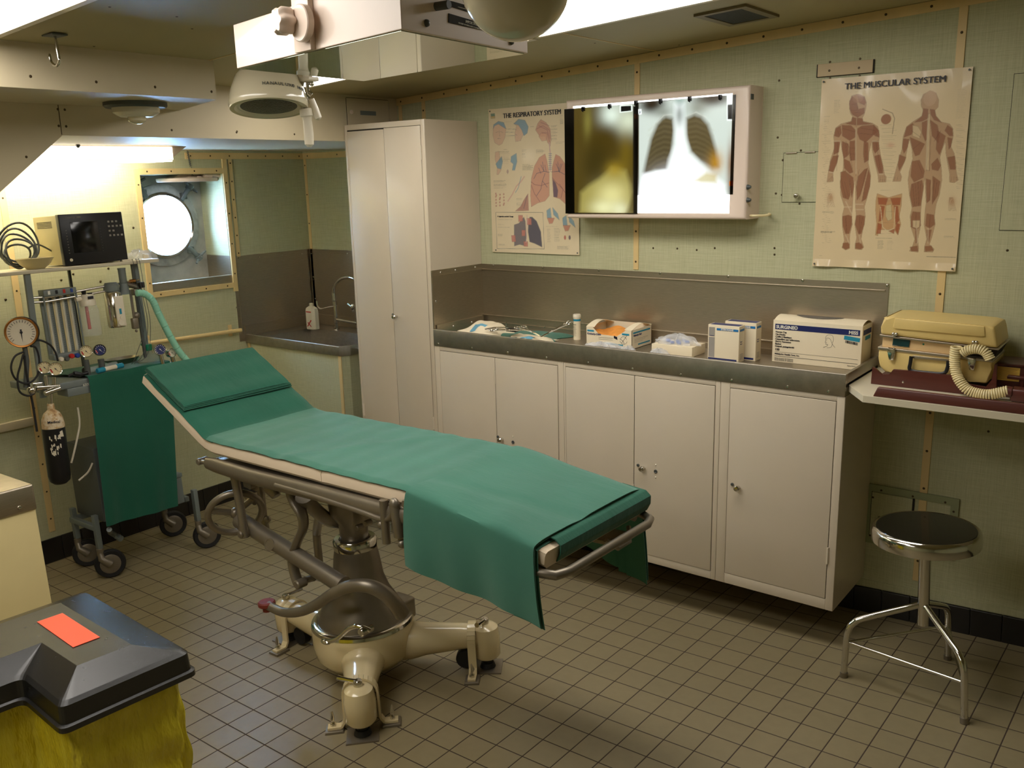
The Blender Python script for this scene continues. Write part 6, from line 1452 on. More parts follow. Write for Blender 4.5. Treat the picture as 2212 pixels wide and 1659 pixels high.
# regulator with two gauges
rg = thing('gas_regulator', 'chrome gas regulator with two small round gauges on top of the black cylinder', 'regulator', a0 + V(0, 0, .03), FL)
r0 = GX(108, 838, xc); mb = MB(FL); mb.tube([GX(78, 838, xc), GX(128, 835, xc)], .011, 12); mb.cyl(GX(96, 850, xc + .01), GX(130, 838, xc + .01), .012, 14, bev=.002); mb.tube([a0 + axn * .01, r0], .011, 12); mb.cyl(GX(70, 830, xc - .01), GX(90, 828, xc - .01), .008, 10); mb.ball(GX(68, 843, xc), .02, 10)
for p, q in (((98, 812), (101, 838)), ((117, 815), (116, 838))): mb.tube([GX(*p, xc), GX(*q, xc)], .009, 10)
obj('regulator_body', mb, 'chrome', rg)
gauge(GX(96, 794, xc + .01), .026, (.95, -.25, .05), 'paleglow', 'chrome', 'dial_gauge', None, rg, marks=9); gauge(GX(120, 797, xc + .03), .028, (.95, -.25, .1), 'paleglow', 'chrome', 'dial_gauge', None, rg, marks=12)
# large dial (blood pressure gauge)
bc = GX(46, 718, xc); bp = gauge(bc, .063, (.86, -.50, .05), 'whitepl', 'copper', 'pressure_dial', 'large round white-faced blood pressure dial with a dark drum on the left of the trolley', None, depth=.032, marks=21, red=False, needle=-PI / 2)
mb = MB(FL); nr = V(.86, -.50, .05).normalized(); mb.lathe([(0, -.040), (.056, -.040), (.064, -.034), (.0645, -.004), (.0632, -.001)], bc, nr, 36); obj('drum', mb, 'blackpl', bp)
mb = MB(FL); mb.tube([bc - nr * .02 - V(0, 0, .06), bc - nr * .02 - V(0, 0, .12), GX(60, 838, xc) - V(.02, 0, 0)], .010, 10); obj('bracket', mb, 'grey_dark', bp)
# black tubing loops
mb = MB(FL)
lp = [(60, 740), (85, 735), (108, 745), (120, 762), (125, 780)]; mb.tube(smoothpath([GX(*p, xc - .01) for p in lp], 6), .0042, 8)
lp = [(52, 760), (32, 770), (24, 795), (35, 820), (60, 828), (80, 812), (85, 780), (78, 752), (66, 748)]; mb.tube(smoothpath([GX(*p, xc) for p in lp], 6), .0042, 8)
lp = [(50, 765), (44, 790), (38, 815), (42, 845), (60, 855), (74, 850)]; mb.tube(smoothpath([GX(*p, xc + .01) for p in lp], 6), .0042, 8)
lp = [(52, 768), (56, 800), (66, 850), (72, 880), (80, 932)]; mb.tube(smoothpath([GX(*p, xc - .01) for p in lp], 6), .0050, 8)
obj('rubber_tubing', mb, 'rubber', None, 'looped black rubber tubing hanging below the large dial', 'tubing')
mb = MB(FL); lp = [(168, 880), (172, 915), (166, 950), (158, 985), (154, 1000)]; mb.tube(smoothpath([GX(*p, xf - .06) for p in lp], 6), .0045, 8); lp = [(200, 1000), (190, 1020), (170, 1038)]; mb.tube(smoothpath([GX(*p, xf - .08) for p in lp], 6), .0045, 8)
each('drain_tube', mb, 'whitepl', tr)
# ---------------------------------------------------------------- green cloth over the trolley
ctop = zt_ + .004
cy0a, cy1a = X_(188, 812).y, X_(366, 790).y; b0_, b1_ = X_(226, 1136), X_(382, 1092)
def fncl(u, v):
    Lt = .30; Lh = ctop - (b0_.z + (b1_.z - b0_.z) * u); tot = Lt + Lh; t = v * tot
    if t < Lt:
        y0 = X_(150, 815).y; y = (y0 + (cy0a - y0) * min(1, t / Lt)) * (1 - u) + cy1a * u; e = Lt - t
        return (xf + .008 - (Lt - t), y, ctop + .001 + .003 * math.sin(u * 8 + t * 30) ** 2 - .004 * math.exp(-e / .01) + .004)
    q = t - Lt; f = q / Lh
    y = (cy0a + (b0_.y - cy0a) * f) * (1 - u) + (cy1a + (b1_.y - cy1a) * f) * u
    return (xf + .012 + .006 * math.sin(u * 9 + f * 2) * f + .004 * math.sin(u * 21) * f * f, y, ctop - q)
mb = MB(FL); mb.grid(fncl, 40, 60, .0025); obj('trolley_cloth', mb, 'green_cloth2', None, 'dark green cloth lying on the gas trolley top and hanging down its front', 'surgical cloth')
# things on the trolley top
zc3 = ctop + .006
def TH(x, y): return GH(x, y, zc3)
# laryngoscope handle & blue syringe tube
a, b = GX(188, 803, xf - .04), GX(250, 783, xf - .07)
a.z = b.z = zc3 + .018
mb = MB(FL); mb.tube([a, a.lerp(b, .06), b], .0135, 16); cy = obj('clear_cylinder', mb, 'glass', None, 'clear plastic tube with black end lying on the green trolley cloth', 'tube')
mb = MB(FL); d_ = (b - a).normalized(); mb.cyl(a - d_ * .015, a + d_ * .004, .016, 16, bev=.002); obj('end_cap', mb, 'blackpl', cy)
a, b = GX(212, 803, xf + .0), GX(263, 787, xf - .03); a.z = b.z = zc3 + .014; d_ = (b - a).normalized()
mb = MB(FL); mb.cyl(a + d_ * .03, b - d_ * .03, .0105, 16); sy = obj('bite_block_tube', mb, 'whitepl', None, 'white tube with blue ends lying at the edge of the trolley cloth', 'tube')
mb = MB(FL); mb.cyl(a - d_ * .005, a + d_ * .035, .012, 16, bev=.003); mb.cyl(b - d_ * .035, b + d_ * .005, .012, 16, bev=.003); obj('end_cap', mb, 'teal_ink', sy)
a = GX(148, 812, xf - .02); b = GX(190, 806, xf - .01); a.z = b.z = zc3 + .012
mb = MB(FL); mb.tube(smoothpath([a, a.lerp(b, .3) + V(0, 0, .006), a.lerp(b, .6) - V(0, 0, .002), b], 5), [.006] * 5 + [.012] * 6 + [.008] * 5, 10); obj('airway_mask', mb, 'blackpl', None, 'black rubber airway tube beside the clear plastic tube on the trolley', 'airway tube')
# kidney dish and resuscitation mask
q = GX(262, 768, xf - .16); q.z = zc3; mb = MB(FL); mb.lathe([(0, 0), (.05, 0), (.075, .026), (.078, .026), (.053, -.002), (0, -.002)], q + V(0, 0, .003), n=28, scale=(.7, 1.1)); obj('steel_dish', mb, 'steel', None, 'shallow steel dish at the back of the trolley top', 'dish')
q = GX(325, 790, xf - .07); q.z = zc3
mb = MB(FL); mb.lathe([(.055, 0), (.058, .008), (.050, .022), (.036, .036), (.020, .042), (.017, .058), (.017, .06)], q, n=28, scale=(.8, 1)); mk = obj('face_mask', mb, M_glass('tinted_mask', (.55, .6, .45, 1), .15, .45), None, 'translucent breathing mask with a green connector on the trolley top', 'mask')
mb = MB(FL); mb.cyl(q + V(0, 0, .055), q + V(0, 0, .085), .019, 18, bev=.003); mb.tube([q + V(0, -.01, .082), q + V(0, -.03, .088)], .006, 8); obj('connector', mb, 'green_pl', mk)
mb = MB(FL); w0 = GX(300, 560, xf - .02)
for dy, px in ((0, (287, 600)), (.02, (294, 620)), (.035, (300, 640))):
    e = GX(292 + 300 * dy, 760, xf - .02); s0_ = V(xf - .0, GX(284 + 400 * dy, 560, xf).y, zsf + .003)
    mb.tube(smoothpath([s0_, s0_ + V(.012, 0, -.01), V(xf + .012, s0_.y + .004, zsf - .15), V(xf + .006, s0_.y + .012, zsf - .3), V(xf, e.y - .01 + dy, zc3 + .05), V(xf - .03, e.y - .02, zc3 + .012)], 6), .0014, 6)
obj('sensor_lead', mb, 'grey_dark', None, 'thin grey sensor leads hanging from the upper shelf to the trolley top', 'cable')
# ---------------------------------------------------------------- monitor on the upper shelf
mx = xf - .01; f0_, f1_ = GX(137, 566, mx), GX(272, 560, mx); t0_, t1_ = GX(128, 462, mx), GX(268, 458, mx)
my0, my1 = .5 * (f0_.y + t0_.y), .5 * (f1_.y + t1_.y); mz0, mz1 = zsf + .004, .5 * (t0_.z + t1_.z)
mon = thing('patient_monitor', 'boxy patient monitor with black front and beige case on the upper shelf', 'monitor', (mx - .1, (my0 + my1) / 2, zsf), FL)
mb = MB(FL); mb.box((mx - .255, my0 + .004, mz0 + .002), (mx - .028, my1 - .004, mz1 - .003), .004); obj('case', mb, M_('beige_case', rgb(178, 166, 120), .5, 0, .04), mon)
mb = MB(FL); mb.box((mx - .03, my0, mz0), (mx, my1, mz1), .004); obj('bezel', mb, 'blackpl', mon)
mb = MB(FL); mb.box((mx, my0 + .045, mz0 + .05), (mx + .0015, my0 + .165, mz1 - .035), .0006); obj('screen', mb, M_('dark_screen_glass', rgb(14, 16, 20), .12), mon)
mb = MB(FL)
for r_ in range(4):
    for c_ in range(4):
        if r_ == 2 and c_ > 1: continue
        y = my1 - .073 + c_ * .018; z = mz1 - .045 - r_ * .020
        if r_ == 0 and c_ == 3: continue
        mb.box((mx, y, z), (mx + .0025, y + .009, z + .008), .0006)
each('key', mb, 'grey_ink', mon)
mb = MB(FL); mb.text('Datascope 3000', (mx + .0006, my0 + .03, mz1 - .018), (0, 1, 0), (0, 0, 1), .010)
for i in range(9): mb.text('00', (mx + .0006, my0 + .022, mz0 + .05 + i * .012), (0, 1, 0), (0, 0, 1), .005); mb.text('--', (mx + .0006, my0 + .172, mz0 + .05 + i * .012), (0, 1, 0), (0, 0, 1), .005)
obj('lettering', mb, 'grey_ink', mon, smooth=0)
mb = MB(FL); mb.lathe([(.007, 0), (.006, .003), (0, .003)], (mx, my0 + .028, mz0 + .022), (1, 0, 0), 14); obj('power_button', mb, 'whitepl', mon)
mb = MB(FL)
for i in range(5): mb.box((mx - .22 + i * .0, my0 + .003, mz1 - .03 - i * .006), (mx - .08, my0 + .0045, mz1 - .0275 - i * .006))
obj('vent_slot', mb, 'dark', mon, smooth=0)
# bag, bowl and coiled cable on the shelf
def crumple(c, rx, ry, rz, seed, n=22, fr=FL):
    mb = MB(fr); rn = random.Random(seed); ph = [rn.uniform(0, 6) for _ in range(8)]
    def fn(u, v):
        a = 2 * PI * u; p = v * PI / 2; k = 1 + .16 * math.sin(3 * a + ph[0]) + .10 * math.sin(7 * a + ph[1] + 4 * v) + .07 * math.sin(13 * a + ph[2] - 6 * v); z = math.sin(p) * rz * (1 + .25 * math.sin(5 * a + ph[3] + 6 * v) + .18 * math.sin(9 * a + ph[4]))
        return (c[0] + math.cos(a) * math.cos(p) * rx * k, c[1] + math.sin(a) * math.cos(p) * ry * k, c[2] + max(0, z))
    mb.grid(fn, n * 2, n // 2); return mb
c = GX(300, 553, xf - .07); c.z = zsf + .001
obj('plastic_bag', crumple(c, .055, .065, .035, 5), 'clearbag', None, 'crumpled clear plastic bag at the right end of the upper shelf', 'bag', smooth=20)
c = GX(75, 560, xf - .05); c.z = zsf + .001; mb = MB(FL); mb.lathe([(0, .0), (.035, 0), (.062, .022), (.076, .045), (.074, .046), (.058, .024), (.03, .004), (0, .004)], c, n=32, scale=(.8, 1)); obj('plastic_bowl', mb, M_('milky_plastic', rgb(206, 190, 140), .3, 0, .05), None, 'milky plastic bowl on the upper shelf in front of the coiled cable', 'bowl')
mb = MB(FL); cc = GX(38, 548, xf - .11)
for k in range(5):
    rr = .05 + .008 * k; oo = V(.004 * k, .008 * math.sin(k * 2), .006 * k); cz = zsf + rr * 1.05 + .004
    mb.tube([V(cc.x, cc.y, cz) + oo + V(.02 * math.sin(t * 2 + k), rr * math.cos(t) * 1.0, rr * math.sin(t)) for t in [2 * PI * i / 30 for i in range(30)]], .0045, 8, closed=True)
mb.tube(smoothpath([V(cc.x + .02, cc.y + .04, zsf + .09), V(cc.x, cc.y + .09, zsf + .10), V(cc.x - .03, my0 + .02, zsf + .06)], 6), .004, 8)
obj('coiled_cable', mb, 'grey_dark', None, 'coiled grey cable standing at the left end of the upper shelf', 'cable')
mb = MB(FL); c = GX(262, 555, xf - .02); mb.box((xf - .03, c.y - .005, zsf + .0005), (xf - .005, c.y + .035, zsf + .008), .001); obj('connector_plug', mb, 'whitepl', None, 'small white connector with red mark lying on the shelf below the monitor', 'connector')
# ================================================================ steel-topped cabinet at the left edge (deck frame)
P0 = GH(72, 1045, .9); lx = P0.x; ly = P0.y
sc_ = thing('side_cabinet', 'cream cabinet with a stainless steel top at the left edge', 'cabinet', (lx - .3, ly - .3, 0), FL)
za = GX(82, 1100, lx).z
mb = MB(FL); mb.box((lx - .5, ly - .75, .03), (lx - .004, ly - .004, za + .01), .002); obj('body', mb, M_('yellowish_locker_paint', rgb(214, 196, 142), .45, 0, .03), sc_)
mb = MB(FL); mb.box((lx - .505, ly - .755, za), (lx, ly, .9), .006); obj('steel_top', mb, 'steel', sc_)
mb = MB(FL); c = GX(42, 1097, lx); mb.lathe([(.006, 0), (.005, .002), (0, .0035)], c, (1, 0, 0), 12); obj('screw', mb, 'chrome', sc_)
# ================================================================ waste bin (deck frame)
H1 = .655
def B(x, y, h=H1): return GH(x, y, h)
A_, B_, C_, D_ = B(188, 1272), B(416, 1402), B(122, 1524), B(36, 1460)
e1 = (B_ - A_).normalized(); e2 = (C_ - B_).normalized()
e2 = (V(e2.x, e2.y, 0) - V(e1.x, e1.y, 0) * V(e2.x, e2.y, 0).dot(V(e1.x, e1.y, 0))).normalized()
Lx = (B_ - A_).length; Ln = (C_ - B_).length; Ld = (D_ - C_).length
o_ = V(A_.x, A_.y, 0); e1 = V(e1.x, e1.y, 0)
def BP(u, v, h): return o_ + e1 * u + e2 * v + V(0, 0, h)
bn = thing('waste_bin', 'black-lidded waste bin with a lumpy yellow sack, bottom left corner', 'waste bin', BP(Lx / 2, .3, 0), FL)
out = [(0, 0), (Lx, 0), (Lx, Ln), (Lx - Ld, Ln), (Lx - Ld - .012, Ln + .26), (0, Ln + .26)]
def rounded(pts, r, n=5):
    res = []
    m = len(pts)
    for i in range(m):
        p, a, b = V(*pts[i], 0), V(*pts[i - 1], 0), V(*pts[(i + 1) % m], 0); da, db = (a - p).normalized(), (b - p).normalized()
        for k in range(n + 1):
            t = k / n; q = p + da * r * (1 - t) ** 2 + db * r * t ** 2; res.append((q.x, q.y))
    return res
def inset(pts, d):
    res = []; m = len(pts)
    for i in range(m):
        p, a, b = V(*pts[i], 0), V(*pts[i - 1], 0), V(*pts[(i + 1) % m], 0); n1, n2 = (p - a).normalized(), (b - p).normalized(); n1 = V(-n1.y, n1.x, 0); n2 = V(-n2.y, n2.x, 0)
        q = p + (n1 + n2) / (1 + n1.dot(n2)) * d; res.append((q.x, q.y))
    return res
ins = [B(130, 1302, H1 + .035), B(284, 1392, H1 + .035), B(166, 1438, H1 + .035), B(90, 1388, H1 + .035)]
def loc(p): d = V(p.x, p.y, 0) - o_; return (d.dot(e1), d.dot(e2))
i0, i1, i2, i3 = [loc(p) for p in ins]
R0 = rounded(out, .022); mb = MB(FL)
levels = [(-.004, H1 - .062), (-.004, H1 - .050), (0.002, H1 - .047), (.004, H1 - .008), (.012, H1)]
rings = [[BP(u, v, h) for u, v in rounded(inset(out, d), .022)] for d, h in levels]
nn = len(rings[0]); vs = [p for r in rings for p in r]
fs = [(i * nn + k, i * nn + (k + 1) % nn, (i + 1) * nn + (k + 1) % nn, (i + 1) * nn + k) for i in range(len(rings) - 1) for k in range(nn)]
b_ = mb._add(vs, fs)
plat = [i0, i1, i2, i3, (i3[0] - .0, Ln + .2), (i0[0], Ln + .2)]
pv = [mb.bm.verts.new(BP(u, v, H1 + .035)) for u, v in plat]
mb.bm.faces.new(pv)
top = b_[-nn:]; g_ = nn // 6
for c in range(6):
    grp = [top[(c * g_ + k) % nn] for k in range(g_)]
    for k in range(g_ - 1): mb.bm.faces.new([grp[k], grp[k + 1], pv[c]])
    mb.bm.faces.new([grp[-1], top[((c + 1) * g_) % nn], pv[(c + 1) % 6], pv[c]])
mb.bm.faces.new([v for v in b_[:nn]][::-1])
obj('lid', mb, M_('grained_black_plastic', rgb(28, 27, 26), .25, 0, .12, 40, bump=.3, bscale=1400, spec=.8), bn, smooth=9)
def fnbag(u, v):
    pts = rounded(inset(out, .018), .03); m = len(pts); t = u * m; i = int(t) % m; f = t - int(t); x = pts[i][0] * (1 - f) + pts[(i + 1) % m][0] * f; y = pts[i][1] * (1 - f) + pts[(i + 1) % m][1] * f
    cx_, cy_ = Lx / 2, (Ln + .2) / 2; k = 1 - .05 * v + .012 * math.sin(u * 60 + v * 5) * (.3 + v) + .030 * abs(math.sin(u * 23 + v * 7)) * min(1, v * 2) - .02 + .012 * math.sin(u * 77 - v * 9) * min(1, v * 4) + .010 * math.sin(u * 41 + v * 31)
    return BP(cx_ + (x - cx_) * k, cy_ + (y - cy_) * k, (H1 - .055) * (1 - v) + .05 * v)
mb = MB(FL); mb.grid(fnbag, 220, 60)
kb = NT('yellow_sack_film'); kb.p.inputs['Base Color'].default_value = rgb(212, 190, 22); kb.p.inputs['Roughness'].default_value = .36
nb = kb.noise(kb.coords((6, 6, 2)), 3, 4); kb.ln(kb.ramp(nb, [(.3, rgb(214, 192, 30)), (.7, rgb(240, 224, 64))]), kb.p.inputs['Base Color']); kb.bump(kb.noise(kb.coords((9, 9, 3), rot=(.4, .2, .7)), 2.2, 4, .6), .8, .03)
kb.p.inputs['Transmission Weight'].default_value = .0; kb.p.inputs['Subsurface Weight'].default_value = .0
obj('sack', mb, kb.m, bn, 'yellow plastic waste sack', smooth=60)
mb = MB(FL)
for v in (.06, Ln + .16): 
    for u in (.05, Lx - Ld - .05): mb.cyl(BP(u, v, 0), BP(u, v, .06), .02, 12)
mb.hexa([BP(.02, .02, .03), BP(Lx - .02, .02, .03), BP(Lx - .02, Ln - .02, .03), BP(.02, Ln - .02, .03)], [BP(.02, .02, .05), BP(Lx - .02, .02, .05), BP(Lx - .02, Ln - .02, .05), BP(.02, Ln - .02, .05)]); obj('stand', mb, 'grey_dark', bn)
hp2 = H1 + .0355; q = [B(80, 1344, hp2), B(135, 1325, hp2), B(216, 1377, hp2), B(158, 1399, hp2)]
mb = MB(FL); mb.hexa(q, [p + V(0, 0, .0012) for p in q]); obj('orange_card', mb, 'orange', None, 'bright orange card lying on the black bin lid', 'card', smooth=0)
# ================================================================ things on the steel worktop
def zc_(pts, ox=1820, oy=660, k=5.643): return [(ox + x / k, oy + y / k) for x, y in pts]
def carton(name, label, x0, x1, y0, y1, z0, z1, cat='carton', group=None, top=True):
    t = thing(name, label, cat, ((x0 + x1) / 2, (y0 + y1) / 2, z0), group=group)
    mb = MB(); mb.box((x0, y0, z0 + .0005), (x1, y1, z1), .0008); obj('box', mb, 'card_white', t); return t
def flat(mb, pts, y, off=.0008):
    mb.hexa([V(p[0], y - off, p[1]) for p in pts], [V(p[0], y - off * .4, p[1]) for p in pts])
def rectp(x0, z0, x1, z1): return [(x0, z0), (x1, z0), (x1, z1), (x0, z1)]
def fit(mb, x0, x1):
    xs = [v.co.x for v in mb.bm.verts]; k = (x1 - x0) / (max(xs) - min(xs)); m = min(xs)
    bmesh.ops.transform(mb.bm, matrix=Matrix.Translation((x0, 0, 0)) @ Matrix.Diagonal((k, 1, 1, 1)) @ Matrix.Translation((-m, 0, 0)), verts=mb.bm.verts[:]); return mb
# large carton of nurses' caps
x0, x1, y0, y1, z0, z1 = -1.219, -.902, 3.13, 3.243, zw, 1.066
sg = thing('carton', 'large white carton of nurse caps with navy band, right end of the steel worktop', 'carton', ((x0 + x1) / 2, (y0 + y1) / 2, z0), group='cartons on the steel worktop')
mb = MB(); mb.box((x0, y0, z0 + .0005), (x1, y1, z1 - .006), .0008)
def fntop(u, v): return (x0 + .002 + (x1 - x0 - .004) * u, y0 + .004 + (y1 - y0 - .006) * v, z1 - .007 + .014 * math.sin(PI * v) ** .8)
mb.grid(fntop, 30, 14, .001); obj('box', mb, 'card_white', sg)
mb = MB(); cxx, cyy = (x0 + x1) / 2 - .01, (y0 + y1) / 2 + .004
def fnov(u, v): 
    a = 2 * PI * u; r = v; X, Y_ = cxx + .085 * r * math.cos(a), cyy + .032 * r * math.sin(a); q = (Y_ - y0 - .004) / (y1 - y0 - .006); return (X, Y_, z1 - .0055 + .014 * math.sin(PI * q) ** .8)
mb.grid(fnov, 40, 6); obj('tissue_opening', mb, 'blackpl', sg)
W_, H_ = x1 - x0, z1 - .006 - z0
def q_(a, b): return (x0 + W_ * a, z0 + H_ * b)
def zs5(x, y):   # crop (1480,600) scale 4.608 onto the carton face
    p = PY(1480 + x / 4.608, 600 + y / 4.608, y0); return p.x, p.z
mb = MB(); flat(mb, rectp(x0 + .008, z1 - .040, x1 - .008, z1 - .020), y0); mb.box((x1 - .0002, y0 + .012, z1 - .040), (x1 + .0006, y1 - .012, z1 - .022)); obj('brand_band', mb, 'navy', sg, smooth=0)
mb = MB(); mb.text('SURGINE\u00ae', (x0 + .012, y0 - .001, z1 - .036), (1, 0, 0), (0, 0, 1), .0165, bold=.0005); m2 = MB(); m2.text('MISS', (x1 - .046, y0 - .001, z1 - .036), (1, 0, 0), (0, 0, 1), .0165, bold=.0005)
mb.merge(m2.bm); obj('lettering', mb, 'white_ink', sg, smooth=0)
mb = MB(); lines = ['Nurses Cap', 'Op-Haube', 'Coiffe \u00e0 Elastique', 'Cappellino per Infermiera', 'Gorro Femenino', 'Basker', 'Czepek pielegniarski']
for i, s_ in enumerate(lines): mb.text(s_, (x0 + .010, y0 - .0006, z1 - .052 - i * .0088), (1, 0, 0), (0, 0, 1), .0086, bold=.0002)
mb.text('100', (x0 + .010, y0 - .0006, z0 + .043), (1, 0, 0), (0, 0, 1), .0115, bold=.0003); mb.text('Mölnlycke Health Care, Inc.', (x0 + .010, y0 - .0006, z0 + .028), (1, 0, 0), (0, 0, 1), .0082, bold=.0002)
for i in range(3): mb.text('Newtown, Pennsylvania, USA  Distributed by', (x0 + .010, y0 - .0006, z0 + .014 - i * .0042), (1, 0, 0), (0, 0, 1), .0038)
mb.text('Made in Poland', (x1 - .045, y0 - .0006, z0 + .012), (1, 0, 0), (0, 0, 1), .0045)
flat(mb, rectp(x0 + .010, z0 + .0375, x1 - .01, z0 + .0381), y0); flat(mb, rectp(x0 + .010, z0 + .0215, x1 - .01, z0 + .0226), y0)
# line drawing of a head with a cap
def dl(pts, y=y0, r=.0004):
    P = smoothpath([V(zs5(*p)[0], y - .0004, zs5(*p)[1]) for p in pts], 4); mb.tube(P, r, 4)
dl([(1395, 600), (1410, 575), (1440, 568), (1470, 580), (1476, 620), (1465, 650)]); dl([(1398, 605), (1430, 600), (1450, 620), (1462, 655), (1492, 695)]); dl([(1398, 605), (1400, 625), (1393, 640), (1400, 650), (1402, 665), (1420, 662)]); dl([(1418, 665), (1412, 680), (1375, 692)]); dl([(1465, 655), (1452, 690), (1410, 698)]); dl([(1405, 618), (1415, 616)]); dl([(1402, 648), (1412, 646)])
obj('small_print', mb, 'ink', sg, smooth=0)
mb = MB(); c = (x1 - .034, z1 - .052); a = -.10; R2 = [(-.027, -.007), (.027, -.007), (.027, .007), (-.027, .007)]; flat(mb, [(c[0] + i * math.cos(a) - j * math.sin(a), c[1] + i * math.sin(a) + j * math.cos(a)) for i, j in R2], y0); mb.box((x1 - .0002, y0 + .035, z1 - .060), (x1 + .0006, y1 - .02, z1 - .046)); obj('price_sticker', mb, 'teal_ink', sg, smooth=0)
mb = MB(); rn = random.Random(2); x = c[0] - .022
while x < c[0] + .020:
    w = rn.choice((.0005, .001, .0016)); flat(mb, rectp(x, c[1] - .019 - .0025 * (x - c[0]) / .02, x + w, c[1] - .0095 - .0025 * (x - c[0]) / .02), y0); x += w + rn.choice((.0006, .0012))
obj('barcode', mb, 'ink', sg, smooth=0)
# two cartons of glove powder style tall boxes
def tallcarton(label, x0, x1, y0, y1, z1):
    t = carton('carton', label, x0, x1, y0, y1, zw, z1, group='cartons on the steel worktop'); w, h = x1 - x0, z1 - zw
    mb = MB(); flat(mb, rectp(x0 + w * .28, z1 - h * .145, x1 - w * .03, z1 - h * .085), y0); mb.box((x1 - .0002, y0 + .006, z1 - h * .145), (x1 + .0006, y1 - .006, z1 - h * .09)); obj('blue_band', mb, 'blue_ink', t, smooth=0)
    mb = MB(); mb.text('STEROGANE', (x0 + w * .40, y0 - .001, z1 - h * .135), (1, 0, 0), (0, 0, 1), .0088, bold=.0003); fit(mb, x0 + w * .42, x0 + w * .82); obj('lettering', mb, 'white_ink', t, smooth=0)
    mb = MB(); flat(mb, rectp(x0 + w * .03, z1 - h * .32, x0 + w * .22, z1 - h * .07), y0); flat(mb, rectp(x0 + w * .03, zw + h * .10, x0 + w * .22, z1 - h * .345), y0); obj('grey_panel', mb, 'grey_ink', t, smooth=0)
    mb = MB(); flat(mb, rectp(x0 + w * .02, zw + h * .035, x1 - w * .06, zw + h * .085), y0); obj('navy_band', mb, 'navy', t, smooth=0); mb = MB(); flat(mb, rectp(x0 + w * .06, z1 - h * .31, x0 + w * .2, z1 - h * .295), y0, .0011)
    for k in range(2): mb.text('80 x 5', (x1 + .0004, y0 + .012, z1 - h * .45 - k * .008), (0, 1, 0), (0, 0, 1), .006)
    for k in range(5): mb.box((x1 - .0002, y0 + .012, zw + .012 + k * .0045), (x1 + .0004, y1 - .012, zw + .0128 + k * .0045))
    obj('lettering', mb, 'navy', t, smooth=0); mb = MB(); mb.box((x0 + .006, y0 + .004, z1 - .0002), (x1 - .004, y1 - .006, z1 + .0006)); obj('top_print', mb, 'navy', t, smooth=0)
    return t
tallcarton('narrow white upright carton with grey panel and light blue band, nearer of the two', -1.430, -1.308, 3.035, 3.085, 1.040)
tallcarton('narrow white upright carton standing half hidden behind its twin near the splash panel', -1.391, -1.269, 3.096, 3.145, 1.047)
# open carton of face masks
x0, x1, y0, y1, z1 = -1.988, -1.772, 3.066, 3.225, .983
mc = thing('carton', 'open white carton of orange face masks with teal stripes, middle of the worktop', 'carton', ((x0 + x1) / 2, (y0 + y1) / 2, zw), group='cartons on the steel worktop')
mb = MB(); t = .0015
mb.box((x0, y1 - t, zw), (x1, y1, z1 + .004)); mb.box((x0, y0, zw), (x0 + t, y1, z1)); mb.box((x1 - t, y0, zw), (x1, y1, z1)); mb.box((x0, y0, zw), (x1, y1, zw + .002))
# front wall with a dipped cut-out
xa, xb_ = x0 + .04, x1 - .035
prof = [(x0, z1), (xa - .012, z1), (xa, z1 - .008), (xa + .02, z1 - .028), (xb_ - .035, z1 - .030), (xb_ - .01, z1 - .014), (xb_ + .01, z1), (x1, z1)]
for (ax, az), (bx, bz) in zip(prof, prof[1:]): mb.hexa([(ax, y0, zw), (bx, y0, zw), (bx, y0 + t, zw), (ax, y0 + t, zw)], [(ax, y0, az), (bx, y0, bz), (bx, y0 + t, bz), (ax, y0 + t, az)])
for (a, b, inn) in ((x0 + .0, xa, 1), (xb_, x1, -1)):
    def fnl(u, v, a=a, b=b, inn=inn):
        w = (b - a) * (1 - .35 * math.sin(PI * v) * .0); e = v; bulge = .018 * math.sin(PI * min(1, v * 1.0)); xx = a + (b - a) * u; 
        if inn == 1: xx = a + (b - a) * u * (1 - .6 * math.sin(PI * v) * .4)
        else: xx = b - (b - a) * (1 - u) * (1 - .6 * math.sin(PI * v) * .4)
        return (xx, y0 + (y1 - y0) * v, z1 + bulge)
    mb.grid(fnl, 6, 16, .0012)
obj('box', mb, 'card_white', mc)
mb = MB(); mb.grid(lambda u, v: (x0 + .02 + (x1 - x0 - .04) * u, y0 + .003 + (y1 - y0 - .03) * v, z1 - .030 + .008 * math.sin(v * 5 + u * 9) + .012 * v), 16, 10, .002); obj('face_masks', mb, M_('orange_mask_paper', rgb(240, 160, 70), .8, 0, .12, 30), mc)
mb = MB(); flat(mb, rectp(x0 + .006, z1 - .020, x0 + .038, z1 - .013), y0); flat(mb, rectp(x1 - .045, z1 - .022, x1 - .012, z1 - .015), y0); flat(mb, rectp(x0 + .08, zw + .012, x1 - .04, zw + .017), y0)
mb.box((x1 - .0002, y0 + .01, z1 - .016), (x1 + .0007, y1 - .012, z1 - .010)); mb.box((x1 - .0002, y0 + .05, zw + .012), (x1 + .0007, y1 - .012, zw + .017)); obj('teal_stripe', mb, 'teal_ink', mc, smooth=0)
mb = MB(); mb.text('Kimberly-Clark', (x0 + .006, y0 - .0006, z1 - .032), (1, 0, 0), (0, 0, 1), .0105, bold=.0002); mb.text('Kimberly-Clark', (x1 + .0004, y0 + .012, z1 - .027), (0, 1, 0), (0, 0, 1), .0105, bold=.0002); mb.text('25', (x1 - .060, y0 - .0006, zw + .003), (1, 0, 0), (0, 0, 1), .007, bold=.0002); obj('lettering', mb, 'navy', mc, smooth=0)
mb = MB(); cx_, cz_ = x1 - .038, zw + .036
